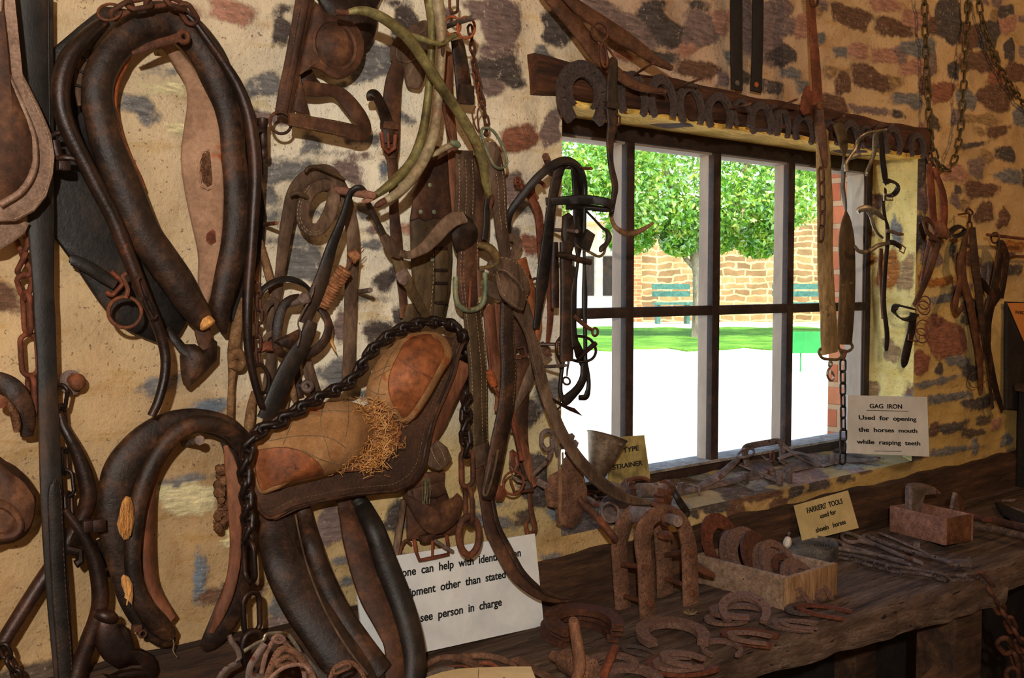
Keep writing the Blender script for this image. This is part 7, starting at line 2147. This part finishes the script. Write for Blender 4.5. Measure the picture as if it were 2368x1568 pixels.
signboard('farriers_sign', "cream card reading FARRIERS' TOOLS leaning on the bench back board", [P(1837, 1169, .045), P(1961, 1134, .045), P(1986, 1221, .075), P(1857, 1253, .075)], .003, 'paint_cream',
          [("FARRIERS'  TOOLS", (1867, 1187), (1949, 1164), 12), ('used for', (1897, 1199), (1934, 1188), 11), ('shoein   horses', (1887, 1232), (1956, 1211), 11)])
t = thing('coiled_belt', 'grey flat belt rolled in a coil behind the long wooden box', 'belt', H(1850, 1268, BZ))
c = H(1846, 1284, BZ)
q = []
n_ = 200
for i in range(n_):
    a = i/n_*2*pi*10.5
    r_ = .014+.082*i/n_
    q.append(Vector((c.x+r_*cos(a)*1.05, c.y+r_*sin(a)*1.0, BZ+.020)))
a_end = q[-1]
q += [a_end+Vector((.01, .02, 0)), a_end+Vector((.03, .02, 0)), a_end+Vector((.06, -.015, 0)), a_end+Vector((.065, -.06, 0)), a_end+Vector((.02, -.10, 0))] if False else []
mb = MB()
ups = [Vector((p.x-c.x, p.y-c.y, 0)).normalized() for p in q]
mb.strap(q, .032, .0028, ups)
put('coil', mb, 'rubber_grey', t)
tail = [Vector((c.x+.112*cos(a)*1.1, c.y+.108*sin(a), BZ+.02)) for a in [pi*.55-i*pi*1.45/24 for i in range(25)]]
put('tail', MB().strap(tail, .036, .004, [Vector((p.x-c.x, p.y-c.y, 0)).normalized() for p in tail]), 'rubber_grey', t)
t = thing('pebble_weight', 'small pale stone weight resting on the coiled belt', 'weight', H(1820, 1262, BZ+.036))
pk = T(1820, 1252, (H(1820, 1262, BZ+.036)-CAM).length/ray(1820, 1262).length)
Mx = Matrix.Translation(H(1818, 1268, BZ+.037)) @ Vector((.15, -.1, 1)).to_track_quat('Z', 'Y').to_matrix().to_4x4()
put('stone', MB().lathe([(0, 0), (.008, .002), (.0125, .012), (.012, .022), (.008, .033), (0, .037)], Mx, 16), 'pebble', t)
put('stud', MB().lathe([(.003, .034), (.003, .040), (.0055, .043), (.0055, .047), (0, .050)], Mx, 12), 'iron_grey', t)

# tongs and tools
def onb(s, z):
    v = [float(q) for q in s.split()]
    return [(v[i], v[i+1], z+v[i+2], v[i+3]) for i in range(0, len(v), 4)]
def bt(s, mat, parent, name, z=BZ, n=8, flat=None):
    pts, ws = path(onb(s, z), 5, False, H)
    return put(name, MB().tube(pts, [w/2 for w in ws], n, flat, up=UZ if flat else None), mat, parent)
t = thing('farrier_tongs', 'long-armed farrier pincers with looped jaws nearest to the cream card', 'tongs', H(2030, 1255, BZ))
put('jaws', MB().tube([H(x, y, BZ+.016) for x, y in spl(pairs('1990 1244 1972 1236 1954 1232 1946 1240 1954 1250 1972 1254 1990 1252'), 5)], .006, 8), 'iron_grey', t)
bt('1984 1242 .014 12 2010 1252 .012 9 2060 1276 .010 9 2127 1300 .007 9 2130 1301 .007 8', 'iron_grey', t, 'arm')
bt('1986 1250 .014 12 2030 1262 .010 9 2076 1280 .010 8', 'iron_grey', t, 'arm')
t = thing('farrier_tongs', 'long-armed farrier pincers lying just behind the loose chain', 'tongs', H(1990, 1275, BZ))
put('jaws', MB().tube([H(x, y, BZ+.014) for x, y in spl(pairs('1956 1262 1938 1252 1916 1248 1902 1252 1916 1260 1936 1268 1956 1270'), 5)], .006, 8), 'iron_grey', t)
bt('1950 1262 .012 11 1990 1272 .010 9 2050 1290 .008 9 2108 1308 .006 8', 'iron_grey', t, 'arm')
bt('1950 1270 .012 11 1980 1276 .010 9 2030 1284 .008 9 2092 1298 .006 8', 'iron_grey', t, 'arm')
t = thing('hoof_paring_tool', 'long iron rod with a flared blade lying right of the pincers', 'tool', H(2150, 1290, BZ))
bt('1996 1240 .012 9 2004 1238 .010 10 2020 1246 .009 10 2097 1273 .008 10 2170 1292 .008 11 2200 1303 .009 14', 'iron_old', t, 'rod')
put('blade', MB().plate([H(x, y, BZ+.003) for x, y in pairs('2198 1298 2222 1299 2244 1291 2247 1300 2246 1311 2222 1311 2200 1308')], UZ, .007, .003), 'iron_old', t)
one('rasp', 'thin tapered rasp lying between the paring tool and the small box', 'rasp', MB().tube(path(onb('2030 1231 .006 5 2040 1235 .006 11 2090 1256 .006 11 2130 1273 .005 9 2152 1283 .004 5', BZ), 5, False, H)[0], [.002, .006, .007, .008, .008, .008, .008, .0075, .0075, .007, .007, .007, .0065, .006, .006, .0055, .005, .004, .003, .002, .0012], 8, (.5, 1), up=UZ), 'iron_grey')
one('square_nut', 'small square iron nut beside the small wooden box', 'nut', MB().box(H(2120, 1261, BZ+.009), (.022, .02, .018), Matrix.Rotation(.5, 4, 'Z'), .003), 'iron_grey')
t = thing('bench_chain', 'long rusty chain running over the bench and down past its front edge', 'chain', H(2100, 1320, BZ))
q = [H(x, y, BZ+.008) for x, y in spl(pairs('1938 1284 1972 1291 2030 1306 2070 1316 2106 1320 2146 1326 2184 1336'), 5)]
q += [H(x, y, BF+.006) for x, y in spl(pairs('2200 1337 2224 1337 2248 1334 2262 1336'), 4)]
q2 = [P(x, y, d) for x, y, d in [(2276, 1346, .545), (2288, 1366, .56), (2300, 1390, .565), (2318, 1414, .565), (2334, 1440, .565), (2352, 1472, .565), (2372, 1520, .565), (2385, 1560, .565)]]
chain(t, q, .060, .030, .0052, 'iron_old', first=20, jitter=12)
chain(t, [q[-1]]+q2, .075, .038, .0062, 'iron_rust', first=40, jitter=12)
t = thing('hanging_links', 'dark large chain links hanging at the bench leg in the lower right corner', 'chain', P(2340, 1520, .5))
chain(t, [P(2310, 1480, .52), P(2332, 1500, .53), P(2350, 1530, .53), P(2340, 1580, .53), P(2350, 1640, .53)], .09, .05, .008, 'iron_rust')

t = thing('small_box', 'small open wooden box standing right of the pincers', 'box', (3.17, -.22, BZ))
Ms_ = Matrix.Translation((3.178, -.222, BZ)) @ Matrix.Rotation(radians(-11), 4, 'Z')
def sbox(c, s, name, mat):
    return put(name, MB().box(Ms_ @ Vector(c), s, Ms_.to_3x3().to_4x4(), .0015), mat, t)
sbox((-.062, 0, .042), (.009, .215, .084), 'long_side', 'wood_pink')
sbox((.062, 0, .042), (.009, .215, .084), 'long_side', 'wood_pink')
sbox((0, -.103, .042), (.115, .009, .084), 'end_board', 'wood_rod')
sbox((0, .103, .042), (.115, .009, .084), 'end_board', 'wood_pink')
sbox((0, 0, .005), (.115, .2, .008), 'base', 'wood_pink')
pb = poly(pairs('2093 1190 2093 1126 2098 1119 2112 1116 2136 1118 2154 1125 2166 1137 2158 1138 2140 1133 2126 1134 2116 1142 2113 1156 2113 1190'), .13)
one('shoe_last', 'iron boot last with a curved toe standing behind the small box', 'boot last', MB().plate(pb, Vector((-.5, -1, 0)), .03, .003), 'iron_grey', smooth=True)
t = thing('chisel', 'dark steel wedge standing upright by the right corner of the small box', 'chisel', P(2206, 1190, .2))
a_ = poly(pairs('2193 1192 2198 1160 2203 1138 2207 1138 2212 1192'), .22)
put('blade', MB().plate(a_, Vector((-.4, -1, 0)), .012, 0), 'iron_grey', t)
b2_ = poly(pairs('2211 1194 2206 1140 2216 1150 2221 1160 2221 1196'), .20)
put('side', MB().plate(b2_, Vector((.6, -1, 0)), .012, 0), 'wood_rod', t)
one('thin_board', 'small flat yellowish board lying by the back board behind the small box', 'board', MB().plate([H(x, y, BZ+.001) for x, y in pairs('2048 1188 2120 1168 2166 1160 2166 1166 2080 1192 2052 1196')], UZ, .012, 0, 0), 'wood_raw', smooth=False)
for lab, q, m_ in (('iron bar running to the right edge, farthest from the front', '2124 1172 .010 9 2200 1184 .010 10 2290 1202 .010 10 2400 1226 .010 11', 'iron_grey'), ('long dark bar running to the right edge, between iron bar and grey batten', '2172 1174 .012 8 2240 1192 .012 12 2310 1206 .012 12 2400 1230 .012 12', 'iron_rust'),
                   ('thick grey wooden batten pointing to the right edge, nearest the front', '2248 1216 .012 18 2300 1224 .012 20 2368 1240 .012 22 2420 1252 .012 22', 'wood_bench')):
    pts, ws = path(onb(q, BZ), 5, False, H)
    one('bench_bar', lab, 'bar', MB().strap(pts, ws, .02, UZ), m_, 'long bars at the right end of the bench')
t = thing('trowel', 'dark flat scraper dish with a dusty handle at the right edge of the bench', 'trowel', H(2330, 1185, BZ))
put('pan', MB().plate([H(x, y, BZ+.01) for x, y in pairs('2300 1166 2322 1174 2360 1190 2390 1204 2390 1214 2350 1206 2318 1192')], Vector((-.2, -.3, 1)), .012, .004), 'board_black', t)
bt('2316 1158 .03 6 2336 1158 .03 8 2352 1155 .03 6', 'iron_grey', t, 'blade')
bt('2340 1176 .02 8 2380 1188 .02 10 2400 1194 .02 8', 'iron_grey', t, 'handle')

# hammer, rod and iron bits at the front
t = thing('hammer', 'wooden-handled hammer with its handle up, at the bottom edge of the bench', 'hammer', H(1340, 1540, BZ))
def at_(x, y, z):
    return H(x, y, z)
put('handle', tubep(quads('1332 1572 .405 24 1340 1540 .40 30 1335 1490 .385 28 1327 1442 .37 25 1326 1438 .37 22'), n=14), 'wood_handle', t)
put('head', MB().lathe([(0, 0), (.012, .0), (.013, .028), (.024, .034), (.027, .055), (.026, .10), (.024, .112), (0, .114)], Matrix.Translation(H(1280, 1516, BZ+.028)) @ (H(1384, 1558, BZ+.028)-H(1280, 1516, BZ+.028)).to_track_quat('Z', 'Y').to_matrix().to_4x4(), 20), 'iron_pit', t)
one('rusty_rod', 'short rusty rod propped on the horseshoes right of the hammer', 'rod', tubep(quads('1396 1562 .415 20 1404 1540 .405 21 1414 1516 .395 21 1422 1497 .385 20'), n=12), 'iron_red')
one('flat_strip', 'flat brown iron strip lying diagonally left of the hammer', 'strip', MB().strap(path(onb('1192 1524 .005 20 1220 1540 .005 22 1270 1568 .005 24 1310 1590 .005 24', BZ), 4, False, H)[0], .024, .007, UZ), 'iron_pit')
t = thing('notice_paper', 'cream paper notice lying at the bottom edge, only its top showing', 'paper', H(1120, 1580, BZ))
pq = [H(x, y, BZ+.035) for x, y in pairs('985 1568 1020 1556 1060 1548 1106 1545 1180 1543 1228 1543 1238 1568 1256 1610 960 1610')]
put('sheet', MB().plate(pq, UZ, .0015, 0, 1), 'paper_cream', t)
put('fold_line', MB().tube([H(1107, 1546, BZ+.037), H(1104, 1600, BZ+.037)], .0006, 4), 'thread_dark', t)
lettering('Holt', t, UZ, H(1124, 1586, BZ+.0368), H(1190, 1580, BZ+.0368), .032, .0006, .01)
t = thing('iron_scrap', 'tangle of bent rusty rods between the white sign and the paper notice', 'scrap iron', H(1080, 1530, BZ))
for s, m_ in (('976 1546 .008 14 1000 1530 .008 15 1024 1521 .008 14 1050 1520 .008 13', 'iron_pit'), ('1050 1522 .010 18 1072 1526 .012 19 1096 1538 .012 20 1116 1552 .010 20', 'iron_pit'), ('1070 1518 .016 14 1110 1516 .016 15 1150 1522 .016 15 1180 1534 .014 14 1198 1550 .010 13', 'iron_pit'),
              ('1108 1534 .010 10 1130 1534 .012 11 1150 1544 .010 11', 'iron_red'), ('1000 1549 .006 5 1030 1543 .006 6 1064 1540 .006 6 1090 1545 .006 5', 'iron_red'), ('986 1562 .006 10 1016 1551 .006 16 1050 1549 .006 14', 'iron_grey')):
    bt(s, m_, t, 'rod')
t = thing('dandelion_seed', 'small white dandelion seed head on the bench in front of the arched frame', 'seed', H(1596, 1422, BZ))
mb = MB()
c = H(1596, 1422, BZ+.006)
for i in range(26):
    a = i*2.399
    e = .2+.7*((i*7) % 10)/10
    mb.tube([c, c+Vector((cos(a)*cos(e), sin(a)*cos(e), sin(e)*.8))*.02], .0003, 4)
put('hairs', mb, 'thread', t)['kind'] = 'stuff'

# the large white sign
signboard('information_sign', 'large white sign about identification leaning at the wall behind the collar', [P(818, 1301, .045), P(1237, 1234, .045), P(1258, 1447, .062), P(845, 1539, .062)], .004, 'paint_white',
          [('one  can  help  with  identification', (929, 1334), (1204, 1286), 19), ('uipment  other  than  stated', (936, 1382), (1169, 1336), 19), ('see  person  in  charge', (972, 1438), (1160, 1400), 19)])

# stirrup irons heaped in the lower left
def stirrup(label, pts_, w, mat, d, eye=None, tread=None):
    t = thing('stirrup', label, 'stirrup', P(pts_[0][0], pts_[0][1], d), 'stirrup irons heaped at the bottom edge')
    put('bow', tubep([(x, y, d, w) for x, y in pts_], (.7, 1), 8), mat, t)
    if eye:
        put('eye', MB().tube([P(x, y, d+.004) for x, y in spl(eye, 4, True)], w*.42*mpp(P(eye[0][0], eye[0][1], d)), 8, closed=True), mat, t)
    if tread:
        put('tread', strapp([(x, y, d, 16) for x, y in tread], .006, Vector((0, -.5, 1))), mat, t)
    return t
stirrup('nickel-pale stirrup iron at the back of the heap', pairs('564 1506 590 1490 610 1480 616 1468 640 1464 662 1466 676 1480 692 1504 710 1540 716 1590'), 9, 'nickel', .16)
stirrup('grey stirrup iron with a square shoulder, left of the rusty ones', pairs('612 1488 600 1506 586 1528 578 1546 574 1580 570 1610'), 16, 'iron_grey', .22, tread=pairs('574 1560 600 1566 640 1570'))
stirrup('rusty stirrup iron with a tall arch in the middle of the heap', pairs('600 1590 606 1550 616 1510 628 1488 640 1474 652 1478 668 1496 690 1520 704 1560 708 1600'), 11, 'iron_shoe', .20, eye=pairs('630 1480 640 1470 652 1472 658 1482 644 1486'))
stirrup('rust-red stirrup iron with a pierced top, in front of the tall arch', pairs('610 1600 618 1568 632 1530 646 1506 664 1500 690 1516 706 1536 722 1562 734 1600'), 16, 'iron_pit', .26, eye=pairs('640 1532 660 1520 680 1526 676 1536 646 1540'))
stirrup('rust-brown stirrup iron with a low wide arch at the bottom edge', pairs('612 1610 624 1572 650 1548 680 1538 704 1540 724 1562 736 1590'), 9, 'iron_shoe', .30)
stirrup('rusty stirrup iron with a slotted eye, rightmost of the heap', pairs('752 1600 762 1572 774 1546 792 1534 810 1532 826 1542 842 1566 848 1600'), 10, 'iron_pit', .34, eye=pairs('772 1548 790 1538 806 1534 808 1544 790 1552 774 1558'))
stirrup('dark bent stirrup iron at the left end of the heap', pairs('500 1600 506 1570 524 1546 546 1534 554 1520 548 1500 536 1484 530 1470'), 12, 'iron_old', .16)
t = thing('leather_scrap', 'grey crumpled leather scrap behind the stirrup irons', 'leather scrap', P(720, 1520, .2))
put('leather', platep(pairs('664 1506 700 1508 720 1530 752 1560 760 1600 730 1600 716 1566 690 1530'), .20, .010, .008), 'rubber_grey', t)
put('flap', platep(pairs('655 1520 680 1504 692 1512 684 1534 660 1536'), .23, .008, .006), 'iron_shoe', t)
one('thin_strap', 'thin brown strap hanging under the open collar to the stirrup heap', 'strap', strapp(quads('520 1476 .03 12 524 1500 .03 13 530 1530 .03 13 532 1590 .03 13'), .005), 'leather_brown')

# ---------------------------------------------------------------- tidy
for o in list(bpy.data.objects):
    if '_b' in o:
        del o['_b']
